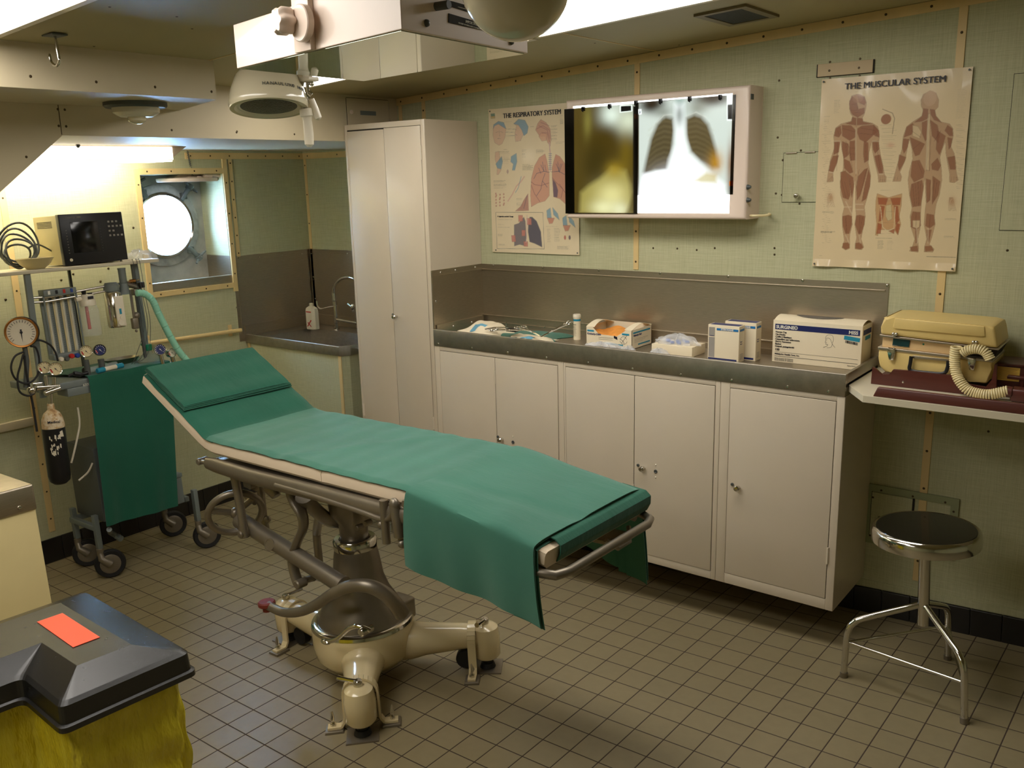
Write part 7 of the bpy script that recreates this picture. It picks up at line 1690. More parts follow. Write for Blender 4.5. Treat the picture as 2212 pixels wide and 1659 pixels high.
for a0_, a1_, r_, sx_ in ((0.2, 2.9, .014, 1), (3.4, 6.0, .017, 1)): mb.tube([V(cx_ + sx_ * r_ * math.cos(a0_ + (a1_ - a0_) * k / 8), y0 - .0004, cz_ + r_ * math.sin(a0_ + (a1_ - a0_) * k / 8)) for k in range(9)], .0006, 4)
mb.tube([V(cx_ - .010, y0 - .0004, cz_ - .014), V(cx_ + .016, y0 - .0004, cz_ + .02)], .0007, 4); mb.tube([V(cx_ - .018, y0 - .0004, cz_ + .004), V(cx_ - .002, y0 - .0004, cz_ - .004), V(cx_ + .004, y0 - .0004, cz_ - .016)], .0008, 4)
flat(mb, [(cx_ - .045, cz_ + .004), (cx_ - .028, cz_ - .002), (cx_ - .030, cz_ + .010), (cx_ - .045, cz_ + .014)], y0)
for k in range(3): mb.box((x1 - .0002, y0 + .02, z1 - .04 - k * .006), (x1 + .0003, y1 - .03 - .02 * k, z1 - .0395 - k * .006))
for k in range(2): flat(mb, rectp(x0 + .06, cz_ + .002 - k * .007, cx_ - .05, cz_ + .0026 - k * .007), y0)
obj('mask_drawing', mb, 'ink', mc, smooth=0)
# test tube canister
c = V(-2.092, 3.155, zw); mb = MB(); mb.lathe([(0, 0), (.0155, 0), (.0155, .094)], c, n=24); tb = obj('canister', mb, 'card_white', None, 'slim white canister with a dark label band standing left of the mask carton', 'canister')
mb = MB(); mb.lathe([(.0145, .094), (.017, .095), (.017, .106), (.015, .109), (0, .109)], c, n=24); obj('cap', mb, 'whitepl', tb)
mb = MB(); mb.lathe([(.0157, .080), (.0157, .089)], c, n=24); obj('label_band', mb, 'teal_ink', tb)
mb = MB(); mb.text('10 SG', (c.x - .008, c.y - .0163, c.z + .064), (1, 0, 0), (0, 0, 1), .006)
for k in range(8): mb.box((c.x - .009, c.y - .0160, c.z + .056 - k * .0055), (c.x + .003 + .002 * (k % 3), c.y - .0150, c.z + .0566 - k * .0055))
obj('lettering', mb, 'ink', tb, smooth=0)
# carton of wrapped syringes
x0, x1, y0, y1 = -1.672, -1.499, 3.046, 3.16
sy = carton('tray_carton', 'low white carton of blue-ended wrapped syringes right of the mask carton', x0, x1, y0, y1, zw, .943, group=None)
rn = random.Random(9); mb = MB(); m2 = MB()
for k in range(7):
    cx_, cy_, a = x0 + .02 + .13 * rn.random(), y0 + .02 + .07 * rn.random(), rn.uniform(-.6, .6); d = V(math.cos(a), math.sin(a), .08 * rn.random()); p = V(cx_, cy_, .947 + .008 * rn.random())
    mb.cyl(p - d * .03, p + d * .012, .0035, 8); m2.cyl(p + d * .012, p + d * .028, .005, 8)
each('syringe_barrel', mb, 'clearbag', sy); each('syringe_end', m2, M_('bright_blue_plastic', rgb(40, 110, 210), .35), sy)
mb = crumple((.5 * (x0 + x1), .5 * (y0 + y1), .944), .084, .05, .028, 11, fr=W); obj('wrapper', mb, 'clearbag', sy, smooth=20)
for i, (px, l) in enumerate((((1356, 762), 'crumpled clear wrapper lying at the lip in front of the mask carton'), ((1422, 772), 'crumpled wrapper with blue line between mask carton and syringe carton'), ((1300, 745), 'flat clear plastic bag lying left of the mask carton'))):
    p = PZ(*px, zw + .02); yy = YF + .06 if i < 2 else 3.02; q = PY(*px, yy)
    mb = crumple((q.x, yy, zw + .001), (.04, .045, .085)[i], (.035, .035, .05)[i], (.028, .03, .022)[i], 20 + i, fr=W); obj('clear_wrapper', mb, 'clearbag', None, l, 'plastic wrapper', smooth=20)
# instruments on drapes at the left end
def dheight(x, y, h, ph):
    e = max(0, 1 - max(abs(x), abs(y)) ** 3); return h * e * (.55 + .30 * math.sin(x * 2.0 + ph[0]) * math.cos(y * 1.6 + ph[1]) + .12 * math.sin(x * 5 + ph[2]) * math.sin(y * 4 + ph[3])) + .0015 * math.sin(x * 14 + ph[2]) * e
def drapeblob(name, label, cx_, cy_, rx, ry, h, seed, mat, cat='surgical cloth'):
    rn = random.Random(seed); ph = [rn.uniform(0, 6) for _ in range(6)]
    def fn(u, v):
        x = -1 + 2 * u; y = -1 + 2 * v; e = max(0, 1 - max(abs(x), abs(y)) ** 4); hh = dheight(x, y, h, ph)
        return (cx_ + rx * x * (1 + .06 * math.sin(y * 5 + ph[3])), cy_ + ry * y * (1 + .06 * math.sin(x * 6 + ph[4])), zw + .003 + max(0, hh))
    mb = MB(); mb.grid(fn, 40, 24, .002); return obj(name, mb, mat, None, label, cat)
drapeblob('instrument_cloth', 'green cloth spread under the instruments at the left end of the worktop', -2.40, 3.09, .25, .12, .040, 3, 'green_cloth')
drapeblob('paper_drape', 'white paper drape heaped over the green cloth in the left corner of the worktop', -2.50, 3.03, .12, .085, .075, 8, 'card_white', 'paper drape')
drapeblob('paper_drape', 'flat white paper drape with blue patch under the scissors on the worktop', -2.26, 3.02, .12, .075, .034, 12, 'card_white', 'paper drape')
mb = MB()
for c, sx_, sy_, z in ((V(-2.50, 2.985, zw + .066), .035, .018, 0), (V(-2.235, 2.975, zw + .040), .035, .016, 0)):
    ox, oy, rx_, ry_, h_, sd9 = (-2.50, 3.03, .12, .085, .075, 8) if c.x < -2.4 else (-2.26, 3.02, .12, .075, .034, 12)
    r9 = random.Random(sd9); p9 = [r9.uniform(0, 6) for _ in range(6)]
    def fnp(u, v):
        X9, Y9 = c.x + sx_ * (2 * u - 1) + .006 * v, c.y + sy_ * (2 * v - 1); return (X9, Y9, zw + .0045 + max(0, dheight((X9 - ox) / rx_, (Y9 - oy) / ry_, h_, p9)))
    mb.grid(fnp, 10, 6, .0008)
for o_, l_ in zip(each('indicator_patch', mb, M_('pale_blue_film', rgb(110, 170, 196), .5), None, smooth=0), ('pale blue patch on the heaped paper drape in the worktop corner', 'pale blue patch on the flat paper drape by the scissors')): o_['label'] = l_; o_['category'] = 'patch'
def scissors(name, label, c, ang, L=.15, tilt=0.0, hook=False):
    c = V(c); d = V(math.cos(ang), math.sin(ang), tilt).normalized(); s = V(-math.sin(ang), math.cos(ang), 0); mb = MB()
    for k in (1, -1):
        r = .0125; rc = c - d * L * .5 + s * k * .017; mb.tube([rc + d * r * math.cos(t) * 1.25 + s * r * math.sin(t) for t in [2 * PI * i / 20 for i in range(20)]], .0024, 8, closed=True)
        mb.tube([rc + d * r * 1.2, c + s * k * .002, c + d * L * .25 - s * k * .003, c + d * L * .5 - s * k * .001], [.0024, .003, .0028, .0012], 8)
    mb.ball(c, .0045, 8); return obj(name, mb, 'chrome', None, label, 'surgical instrument', group='surgical instruments on the worktop')
scissors('forceps', 'ring-handled forceps standing up against the canister side of the drape', V(-2.155, 3.06, zw + .045), -2.3, .15, -.45)
scissors('scissors', 'scissors lying over the lip side of the flat paper drape', V(-2.215, 2.985, zw + .05), -.35, .15, -.12)
scissors('scissors', 'dark-jawed forceps on the paper drape left of the blue patch', V(-2.33, 2.99, zw + .045), .4, .14, .0)
mb = MB(); mb.tube([(-2.44, 2.96, zw + .044), (-2.40, 2.975, zw + .052), (-2.345, 2.985, zw + .055), (-2.343, 2.986, zw + .08)], [.003, .003, .004, .003], 8); mb.tube([(-2.43, 2.975, zw + .044), (-2.345, 2.985, zw + .055)], .003, 8)
obj('retractor', mb, 'chrome', None, 'small chrome instrument with an upright end on the heaped paper drape', 'surgical instrument', group='surgical instruments on the worktop')
mb = MB(); mb.box((-2.36, 3.0, zw + .035), (-2.305, 3.03, zw + .048), .004); obj('rubber_block', mb, 'blackpl', None, 'small black rubber block among the instruments', 'block')
# ================================================================ shelf at the right with the emergency case
zs_ = PY(1870, 850, 2.93).z; zsT = .898
sF = [PZ(1829, 831, zsT), PZ(1870, 850.5, zsT), PZ(2212, 902, zsT)]
yfr = .5 * (sF[1].y + sF[2].y); xE = .35
xsl = wr + .001
pts = [(xsl, YW - .001), (xsl, sF[0].y), (sF[1].x, yfr), (xE, yfr), (xE, YW - .001)]
mb = MB(); mb.hexa([(x, y, zsT - .022) for x, y in pts], [(x, y, zsT) for x, y in pts], .0006)
sh = obj('wall_shelf', mb, 'formica', None, 'pale laminate wall shelf with cut corner at the right edge', 'shelf', smooth=0)
mb = MB(); mb.box((sF[1].x + .1, YW - .2, zsT - .04), (sF[1].x + .12, YW - .002, zsT - .0225)); mb.box((xE - .2, YW - .2, zsT - .04), (xE - .18, YW - .002, zsT - .0225)); obj('bracket', mb, 'grey_dark', sh)
mb = MB(); a = sF[1].x + .028; mb.hexa([(a, yfr + .004, zsT), (xE, yfr + .004, zsT), (xE, yfr + .03, zsT), (a, yfr + .03, zsT)], [(a + .012, yfr + .007, zsT + .030), (xE, yfr + .007, zsT + .030), (xE, yfr + .022, zsT + .030), (a + .012, yfr + .022, zsT + .030)], .003)
obj('wooden_rail', mb, 'brown', None, 'dark brown wooden fiddle rail along the front edge of the laminate shelf', 'rail')
yc_ = 3.0
def K(x, y, Y=yc_): p = PY(*zc_([(x, y)])[0], Y); return V(p.x, Y, p.z)
zb_ = zsT + .0
cs = thing('emergency_case', 'cream hard-shell emergency case with lid ajar in a brown wooden cradle', 'case', (K(1100, 600).x, yc_ + .1, zb_))
dp = .19
def slab(pts, y0_, dep, bev=.004):
    mb = MB(); mb.prism([K(*p) + V(0, y0_ - yc_, 0) for p in pts], (0, dep, 0), bev); return mb
bx = zsT + .032
obj('lower_shell', slab([(440, 520), (1830, 690), (1815, 780), (1770, 940), (1730, 955), (1560, 930), (600, 820), (520, 815), (450, 740), (432, 640)], yc_, dp, .006), 'cream_case', cs)
mb = MB(); L_, R__ = K(432, 505), K(1836, 668); mb.prism([K(430, 500), K(1836, 662), K(1836, 694), K(436, 536)], (0, dp + .004, 0), .0015); mb.xf(Matrix.Translation((0, -.003, 0)))
mb.prism([K(450, 352), K(1905, 530), K(1900, 548), K(455, 380)], (0, dp + .004, 0), .0012); obj('metal_rim', mb, 'steel', cs)
obj('inner_panel', slab([(480, 386), (1318, 470), (1318, 610), (470, 512)], yc_ + .010, dp - .03, .002), 'cream_case2', cs)
mb = MB(); mb.prism([K(1318, 472) + V(0, .03, 0), K(1890, 545) + V(0, .03, 0), K(1822, 660) + V(0, .03, 0), K(1318, 606) + V(0, .03, 0)], (0, dp - .05, 0)); obj('dark_interior', mb, 'dark', cs, smooth=0)
mb = slab([(455, 352), (470, 262), (500, 150), (530, 138), (640, 145), (1740, 245), (1840, 258), (1862, 300), (1900, 525)], yc_ - .002, dp, .010)
mb.prism([K(640, 150) + V(0, -.006, 0), K(1735, 250) + V(0, -.006, 0), K(1745, 380) + V(0, -.006, 0), K(1700, 372) + V(0, -.006, 0), K(640, 275) + V(0, -.006, 0), K(618, 270) + V(0, -.006, 0)], (0, .01, 0), .003)
obj('lid', mb, 'cream_case', cs)
mb = MB(); mb.prism([K(612, 400), K(818, 420), K(800, 512), K(600, 490)], (0, .01, 0)); mb.xf(Matrix.Translation((0, .006, 0))); obj('display_window', mb, 'plug', cs, smooth=0)
mb = MB(); c = K(977, 478) + V(0, .009, 0); mb.lathe([(.003, 0), (.002, .001), (0, .0015)], c, (0, -1, 0), 12); obj('indicator_lamp', mb, 'green_pl', cs)
for (x, y) in ((605, 560), (1582, 680)):
    mb = MB(); mb.prism([K(x - 48, y - 55), K(x + 45, y - 45), K(x + 52, y - 0), K(x + 25, y + 105), K(x - 32, y + 95), K(x - 46, y)], (0, .010, 0), .002); mb.xf(Matrix.Translation((0, -.012, 0))); mb.tube([K(x - 30, y - 50) + V(0, -.016, 0), K(x + 30, y - 42) + V(0, -.016, 0)], .003, 8); obj('latch', mb, 'chrome', cs)
for (x, y) in ((645, 350), (1620, 450)):
    mb = MB(); mb.ball(K(x - 18, y - 8) + V(0, -.006, 0), .006, 10); mb.ball(K(x + 18, y - 6) + V(0, -.006, 0), .0055, 10); mb.box(K(x - 16, y + 25) + V(0, -.009, 0), K(x + 14, y - 12) + V(0, -.001, 0), .001); obj('catch', mb, 'chrome', cs)
mb = MB(); P = smoothpath([K(850, 612), K(838, 700), K(828, 760), K(870, 790), K(1050, 812), K(1240, 818), K(1290, 750), K(1300, 668)], 5); P = [p + V(0, -.012, 0) for p in P]; mb.tube(P, .0048, 10, flat=(1, 1.2)); mb.box(K(860, 640) + V(0, -.012, 0), K(1300, 610) + V(0, -.002, -.0), .002) if False else None
obj('carry_handle', mb, 'blackpl', cs)
mb = MB(); mb.prism([K(862, 605), K(1300, 650), K(1290, 678), K(865, 640)], (0, .006, 0), .001); mb.xf(Matrix.Translation((0, -.007, 0))); obj('handle_plate', mb, 'steel', cs)
# cradle
cr = [(388, 735), (430, 760), (500, 830), (590, 830), (640, 765), (830, 780), (1480, 850), (1560, 950), (1760, 985), (1840, 890), (1870, 700), (1900, 700), (1890, 1100), (370, 905)]
zcr = zsT + .0005
mb = MB(); q = [K(*p) for p in cr]; 
for p in q[-2:]: p.z = zcr
mb.prism([p + V(0, -.022, 0) for p in q], (0, .012, 0), .001); mb.box((q[0].x + .0, yc_ - .01, zcr), (q[-2].x, yc_ + dp, zcr + .012))
crd = obj('wooden_cradle', mb, 'brown', None, 'dark brown wooden cradle that holds the cream emergency case', 'cradle', smooth=0)
mb = MB(); c = K(760, 918) + V(0, -.022, 0); mb.lathe([(.0035, 0), (.003, .001), (0, .002)], c, (0, -1, 0), 12); obj('screw', mb, 'chrome', crd)
# coiled cord
def coil(path, R_, r, turns, nper=12, frame=W):
    P = smoothpath(path, 14); L = [0]
    for a, b in zip(P, P[1:]): L.append(L[-1] + (b - a).length)
    T = L[-1]; n = turns * nper; pts = []; up = V(0, 1, 0); j = 0
    for i in range(n + 1):
        s = T * i / n
        while j < len(L) - 2 and L[j + 1] < s: j += 1
        t = (s - L[j]) / max(1e-9, L[j + 1] - L[j]); p = P[j].lerp(P[j + 1], t); d = (P[j + 1] - P[j]).normalized(); sd = d.cross(up).normalized(); u2 = sd.cross(d)
        a = 2 * PI * i / nper; pts.append(p + (sd * math.cos(a) + u2 * math.sin(a)) * R_)
    mb = MB(frame); mb.tube(pts, r, 6); return mb
yk_ = yc_ - .030
obj('coiled_cord', coil([K(1385, 500, yk_), K(1372, 600, yk_), K(1370, 720, yk_), K(1395, 850, yk_ - .006), K(1450, 950, yk_ - .014), K(1530, 1030, yk_ - .018), K(1650, 1070, yk_ - .018), K(1780, 1085, yk_ - .018), K(1900, 1065, yk_ - .014), K(2010, 1040, yk_ - .01)], .0135, .0032, 38), 'cord', cs)
obj('coiled_cord', coil([K(1450, 590, yk_), K(1520, 545, yk_), K(1640, 530, yk_), K(1740, 565, yk_), K(1800, 650, yk_)], .0125, .0032, 15), 'cord', cs)
# paddle end and wooden box with yellow labels
mb = MB(); mb.cyl(K(1985, 1045, yk_ - .008), K(2080, 1060, yk_ - .008), .017, 16, bev=.003); p1_ = K(2060, 1040, yk_); p2_ = K(2300, 1180, yk_); p2_.z = zsT + .0005; mb.box((p1_.x, yk_ - .02, zsT + .0008), (p2_.x + .06, yk_ + .03, zsT + .04), .006)
obj('paddle', mb, 'brown', None, 'dark brown paddle end plugged to the coiled cord, right edge of the shelf', 'paddle')
yb3 = 3.06
def K3(x, y): return K(x, y, yb3)
a, b = K3(1840, 705), K3(2420, 1000)
wb = thing('wooden_box', 'brown wooden box with yellow printed labels behind the paddle on the shelf', 'box', (a.x + .05, yb3 + .05, zsT))
a.x += .012; mb = MB(); mb.box((a.x, yb3, zsT + .0008), (a.x + .10, yb3 + .12, a.z), .002); mb.box((a.x - .003, yb3 - .004, a.z - .004), (a.x + .105, yb3 + .124, a.z + .004), .001); obj('body', mb, 'brown', wb)
mb = MB(); p, q = K3(1850, 735), K3(2150, 930); mb.box((p.x, yb3 - .0012, q.z), (q.x, yb3 - .0002, p.z)); p, q = K3(1835, 985), K3(2090, 1020); mb.box((p.x, yb3 - .0012, max(q.z, zsT + .003)), (q.x, yb3 - .0002, p.z)); obj('label', mb, 'yellowlab', wb, smooth=0)
mb = MB(); p, q = K3(1850, 735), K3(2150, 930)
for k in range(10):
    z = p.z - .004 - k * (p.z - q.z - .006) / 10; mb.box((p.x + .003, yb3 - .0016, z - .0005), (q.x - .003 - .004 * (k % 3), yb3 - .0011, z))
obj('print_line', mb, 'redrub', wb, smooth=0)
mb = MB(); p = K(2010, 850, yb3 - .03); mb.box((p.x, yb3 - .035, p.z - .010), (p.x + .12, yb3 - .015, p.z), .002); p2_ = K(2165, 950, yb3 - .03); mb.box((p2_.x, yb3 - .03, zsT + .001), (p2_.x + .008, yb3 - .02, p.z - .010)); obj('hold_down_bar', mb, 'brown', wb)
# ================================================================ ceiling fittings
def cz(x): return ceil_z(x)
def troffer(label, x0, x1, y0, y1):
    t = thing('ceiling_light', label, 'ceiling light', ((x0 + x1) / 2, (y0 + y1) / 2, cz((x0 + x1) / 2)), group='fluorescent ceiling panels')
    mb = MB(); w, d = .02, .012
    def bx(a, b, c, d_, h0, h1): mb.hexa([(a, c, cz(a) - h0), (b, c, cz(b) - h0), (b, d_, cz(b) - h0), (a, d_, cz(a) - h0)], [(a, c, cz(a) - h1), (b, c, cz(b) - h1), (b, d_, cz(b) - h1), (a, d_, cz(a) - h1)])
    bx(x0, x1, y0, y0 + w, d, 0.0005); bx(x0, x1, y1 - w, y1, d, .0005); bx(x0, x0 + w, y0 + w, y1 - w, d, .0005); bx(x1 - w, x1, y0 + w, y1 - w, d, .0005); obj('frame', mb, 'whitepl', t, smooth=0)
    mb = MB(); mb.hexa([(x0 + w, y0 + w, cz(x0 + w) - .009), (x1 - w, y0 + w, cz(x1 - w) - .009), (x1 - w, y1 - w, cz(x1 - w) - .009), (x0 + w, y1 - w, cz(x0 + w) - .009)], [(x0 + w, y0 + w, cz(x0 + w) - .002), (x1 - w, y0 + w, cz(x1 - w) - .002), (x1 - w, y1 - w, cz(x1 - w) - .002), (x0 + w, y1 - w, cz(x0 + w) - .002)]); obj('diffuser', mb, 'troffer', t, smooth=0)
troffer('glowing ceiling panel in the top left corner of the picture', -2.70, -1.50, .60, 1.20)
troffer('glowing ceiling panel seen as a small bright wedge beside the lamp grips', -3.03, -1.86, 2.30, 2.58)
troffer('glowing ceiling panel behind the second lamp dome at the top of the picture', -1.84, -.70, 2.02, 2.56)
troffer('glowing ceiling panel out of the picture on the near side of the room', -2.2, -1.25, -.45, .05)
# alcove lamp under the soffit
lx0, lx1 = -4.10, -3.88; lp_ = PX(404, 317, lx1); lq_ = PX(366, 346, lx1); lz = lq_.z
al = thing('alcove_lamp', 'bright white strip lamp fixed under the soffit left of the round port', 'lamp', (lx1, 1.75, lz))
mb = MB(); y0, y1, y2 = 1.15, lp_.y, lq_.y; mb.hexa([(lx0, y0, lz), (lx1, y0, lz), (lx1, y2, lz), (lx0, y2, lz)], [(lx0, y0, 1.7685), (lx1, y0, 1.7685), (lx1, y1, 1.7685), (lx0, y1, 1.7685)], .003); obj('housing', mb, 'pinkwhite', al)
ye = PX(372, 330, lx1).y; mb = MB(); mb.box((lx1 + .0005, y0 + .01, lz + .002), (lx1 + .004, ye, 1.764), .001); mb.box((lx0 + .01, y0 + .01, lz - .006), (lx1 - .004, ye, lz - .0005), .001); obj('diffuser', mb, M_emit('strip_lamp_glow', (1, .92, .78, 1), 3.2), al, smooth=0); mb = MB(); mb.box((lx0 - .004, y0 + .01, lz + .002), (lx0 - .0005, ye, 1.764), .001); obj('wall_side_diffuser', mb, M_emit('strip_lamp_bright_glow', (1, .92, .78, 1), 42), al, smooth=0)
mb = MB()
for px in ((168, 312), (318, 317)): c = PZ(*px, 1.768); mb.lathe([(.009, 0), (.009, -.006), (.005, -.012), (0, -.014)], (c.x, c.y, 1.7675), (0, 0, 1), 6)
each('fixing_nut', mb, 'grey_dark', al)
# vent grille
q = [PC(*p) for p in [(1505, 29), (1622, 7), (1678, 34), (1567, 53)]]; x0, x1, y0, y1 = -1.365, -1.192, 2.735, 3.003
vt = thing('ceiling_vent', 'dark louvred ventilation grille in the ceiling at the top right', 'ceiling vent', ((x0 + x1) / 2, (y0 + y1) / 2, cz(-1.28)))
def cb(mb, a, b, c, d, h0, h1): mb.hexa([(a, c, cz(a) - h0), (b, c, cz(b) - h0), (b, d, cz(b) - h0), (a, d, cz(a) - h0)], [(a, c, cz(a) - h1), (b, c, cz(b) - h1), (b, d, cz(b) - h1), (a, d, cz(a) - h1)])
mb = MB(); w = .024; cb(mb, x0, x1, y0, y0 + w, .008, .0005); cb(mb, x0, x1, y1 - w, y1, .008, .0005); cb(mb, x0, x0 + w, y0 + w, y1 - w, .008, .0005); cb(mb, x1 - w, x1, y0 + w, y1 - w, .008, .0005); obj('frame', mb, M_('bronze_frame', rgb(120, 108, 78), .4, .4), vt, smooth=0)
mb = MB(); cb(mb, x0 + w, x1 - w, y0 + w, y1 - w, .001, .0002); obj('duct_opening', mb, 'dark', vt, smooth=0)
mb = MB()
for k in range(22): y = y0 + w + (y1 - y0 - 2 * w) * (k + .5) / 22; cb(mb, x0 + w, x1 - w, y - .0015, y + .002, .006, .002)
for k in range(12): x = x0 + w + (x1 - x0 - 2 * w) * (k + .5) / 12; cb(mb, x - .001, x + .001, y0 + w, y1 - w, .005, .003)
obj('louvre', mb, 'grey_dark', vt, smooth=0)
# hook
h0 = PC(118, 74); hx, hy, hz = h0.x, h0.y, cz(h0.x)
hk = thing('ceiling_hook', 'chrome hook hanging from a dark plate on the ceiling, top left', 'hook', (hx, hy, hz))
mb = MB(); mb.box((hx - .03, hy - .022, hz - .005), (hx + .03, hy + .022, hz - .0003), .001); obj('plate', mb, 'grey_dark', hk)
mb = MB(); pts = [(hx, hy, hz - .004), PY(126, 120, hy), PY(128, 132, hy), PY(122, 142, hy), PY(112, 136, hy), PY(108, 124, hy), PY(107, 116, hy)]; mb.tube(smoothpath(pts, 5), [.0042] * 26 + [.0042 - .0006 * k for k in range(5)], 10); obj('hook', mb, 'chrome', hk)
# smoke detector
dcx = V(-2.99, 1.77, 1.871)
sd = thing('smoke_detector', 'cream smoke detector on a dark round base under the ceiling duct', 'smoke detector', dcx)
mb = MB(); mb.lathe([(0, -.018), (.098, -.018), (.104, -.012), (.104, -.0005), (0, -.0005)], dcx, n=40); obj('base_plate', mb, 'grey_dark', sd)
mb = MB(); mb.lathe([(0, -.048), (.052, -.048), (.064, -.042), (.076, -.034), (.078, -.018), (0, -.018)], dcx, n=40); obj('sensor_head', mb, 'whitepl', sd)
mb = MB(); mb.lathe([(0, -.072), (.012, -.071), (.026, -.064), (.030, -.060), (.030, -.048), (0, -.048)], dcx, n=32); obj('lens', mb, 'lampwhite', sd)
# hanging control box
q = [PZ(*p, 1.85) for p in [(512, 148), (868, 63), (1140, 115), (785, 175)]]
ztop = 1.945; c_ = sum(q, V(0, 0, 0)) / 4
hb_ = thing('hanging_panel', 'pale pinkish box with a mirror-like underside hanging from the ceiling, top centre', 'ceiling cabinet', c_ + V(0, 0, -.0))
mb = MB(); mb.hexa([p + V(0, 0, .0) for p in q], [V(p.x, p.y, ztop) for p in q], .0015); obj('box', mb, 'pinkwhite', hb_, smooth=0)
kk = NT('dark_mirror'); kk.p.inputs['Base Color'].default_value = rgb(150, 160, 140); kk.p.inputs['Metallic'].default_value = 1.0; n_ = kk.noise(kk.coords(), 2.0); kk.ln(kk.math('MULTIPLY', n_, .06), kk.p.inputs['Roughness'])
mb = MB(); m_ = [c_.lerp(p, .975) for p in q]; mb.hexa([p - V(0, 0, .0015) for p in m_], [p - V(0, 0, .0002) for p in m_]); obj('mirror_plate', mb, kk.m, hb_, smooth=0)
e1_ = (q[1] - q[0]).normalized(); n1_ = V(e1_.y, -e1_.x, 0); e2_ = (q[2] - q[1]).normalized(); n2_ = V(e2_.y, -e2_.x, 0)
def onface(px, o, e, n_):      # ray against a vertical face
    r = ray(*px); t = (o - CAM).dot(n_) / r.dot(n_); return CAM + r * t
mb = MB(); p = onface((682, 60), q[0], e1_, n1_); 
mb.hexa([onface((648, 116), q[0], e1_, n1_) , onface((683, 108), q[0], e1_, n1_), onface((683, 108), q[0], e1_, n1_) + n1_ * .012, onface((648, 116), q[0], e1_, n1_) + n1_ * .012], [V(v.x, v.y, cz(v.x) - .001) for v in (onface((648, 116), q[0], e1_, n1_), onface((683, 108), q[0], e1_, n1_), onface((683, 108), q[0], e1_, n1_) + n1_ * .012, onface((648, 116), q[0], e1_, n1_) + n1_ * .012)], .001)
c = onface((672, 52), q[0], e1_, n1_); mb.lathe([(0, .012), (.034, .012), (.036, .014), (.036, .026), (.034, .028), (0, .028)], c, n1_, 28)
c2 = onface((693, 100), q[0], e1_, n1_)
obj('hanger_bar', mb, 'pinkwhite', hb_)
mb = MB(); c = onface((655, 50), q[0], e1_, n1_) + n1_ * .028; mb2_ = [(0, .0), (.022, 0), (.026, .006), (.026, .026), (.020, .034), (0, .036)]
mb.lathe(mb2_, c, n1_, 40)
for v in mb.bm.verts:
    d = v.co - c; r_ = d - n1_ * d.dot(n1_); 
    if r_.length > .015: a = math.atan2(r_.z, r_.dot(e1_)); v.co += r_.normalized() * .003 * math.cos(6 * a)
obj('clamp_knob', mb, 'pinkwhite', hb_)
mb = MB()
for px in ((921, 50), (1104, 90), (945, 14)):
    c = onface(px, q[1], e2_, n2_); mb.lathe([(.007, 0), (.006, .004), (.003, .006), (0, .006)], c, n2_, 14)
c = onface((942, 14), q[1], e2_, n2_); mb.cyl(c, c + n2_ * .03, .008, 12); each('screw', mb, 'grey_dark', hb_)
def plate(px4, name, txt1, txt2):
    P = [onface(p, q[1], e2_, n2_) for p in px4]; mb = MB(); mb.hexa([p + n2_ * .0003 for p in P], [p + n2_ * .0018 for p in P]); o = obj(name, mb, 'dark', hb_, smooth=0)
    ex, ey = (P[1] - P[0]).normalized(), (P[0] - P[3]).normalized(); H = (P[0] - P[3]).length; Wd = (P[1] - P[0]).length; mb = MB(); o_ = P[3] + n2_ * .0019
    mb.text(txt1, o_ + ex * Wd * .36 + ey * H * .50, ex, ey, H * .46); mb.text(txt2, o_ + ex * Wd * .2 + ey * H * .18, ex, ey, H * .24); obj('lettering', mb, 'white_ink', o, smooth=0)
plate([(968, 29), (1063, 57), (1063, 70), (968, 49)], 'warning_plate', 'IMPORTANT', 'USE ONLY AC WITH LAMPS OF 24 WATTS')
plate([(965, 0), (1058, 26), (1058, 40), (968, 13)], 'warning_plate', 'TO OPEN', 'LOOSEN BUTTONS AND')
# surgical lamp with glossy dome and grips, on an arm
def dome(t, c, ax, R_, H, mats=('lampwhite',), lens=True):
    ax = V(ax).normalized(); mb = MB(); mb.lathe([(R_ * .86, -.004), (R_ * .97, -.004), (R_, .006), (R_ * .985, .018), (R_ * .93, H * .35), (R_ * .80, H * .65), (R_ * .60, H * .86), (R_ * .42, H * .96), (R_ * .36, H), (0, H)], c, ax, 56); obj('dome', mb, 'lampwhite', t)
    if lens:
        mb = MB(); mb.lathe([(R_ * .86, -.004), (R_ * .80, .002), (R_ * .74, 0), (R_ * .70, .004)], c, ax, 56); obj('lens_ring', mb, 'whitepl', t)
        kl = NT('prismatic_lens'); v = kl.new('ShaderNodeTexVoronoi'); v.inputs['Scale'].default_value = 220; kl.ln(kl.coords(), v.inputs['Vector']); kl.ln(kl.ramp(v.outputs['Distance'], [(0, rgb(120, 120, 104)), (.6, rgb(44, 44, 40))]), kl.p.inputs['Base Color']); kl.p.inputs['Roughness'].default_value = .12; kl.bump(v.outputs['Distance'], .6, .002)
        mb = MB(); mb.lathe([(R_ * .72, .003), (0, .001)], c, ax, 48); obj('lens', mb, kl.m, t)
lc = PD(581, 232, 2.9); LR = .5 * 156 * 2.9 / FOC
aw_ = V(lc.x - CAM.x, lc.y - CAM.y, 0).normalized(); lax = (V(0, 0, 1) + aw_ * .20).normalized()
sl = thing('surgical_lamp', 'cream surgical lamp dome with dark lens facing down, left under the hanging box', 'surgical lamp', lc)
dome(sl, lc, lax, LR, .135)
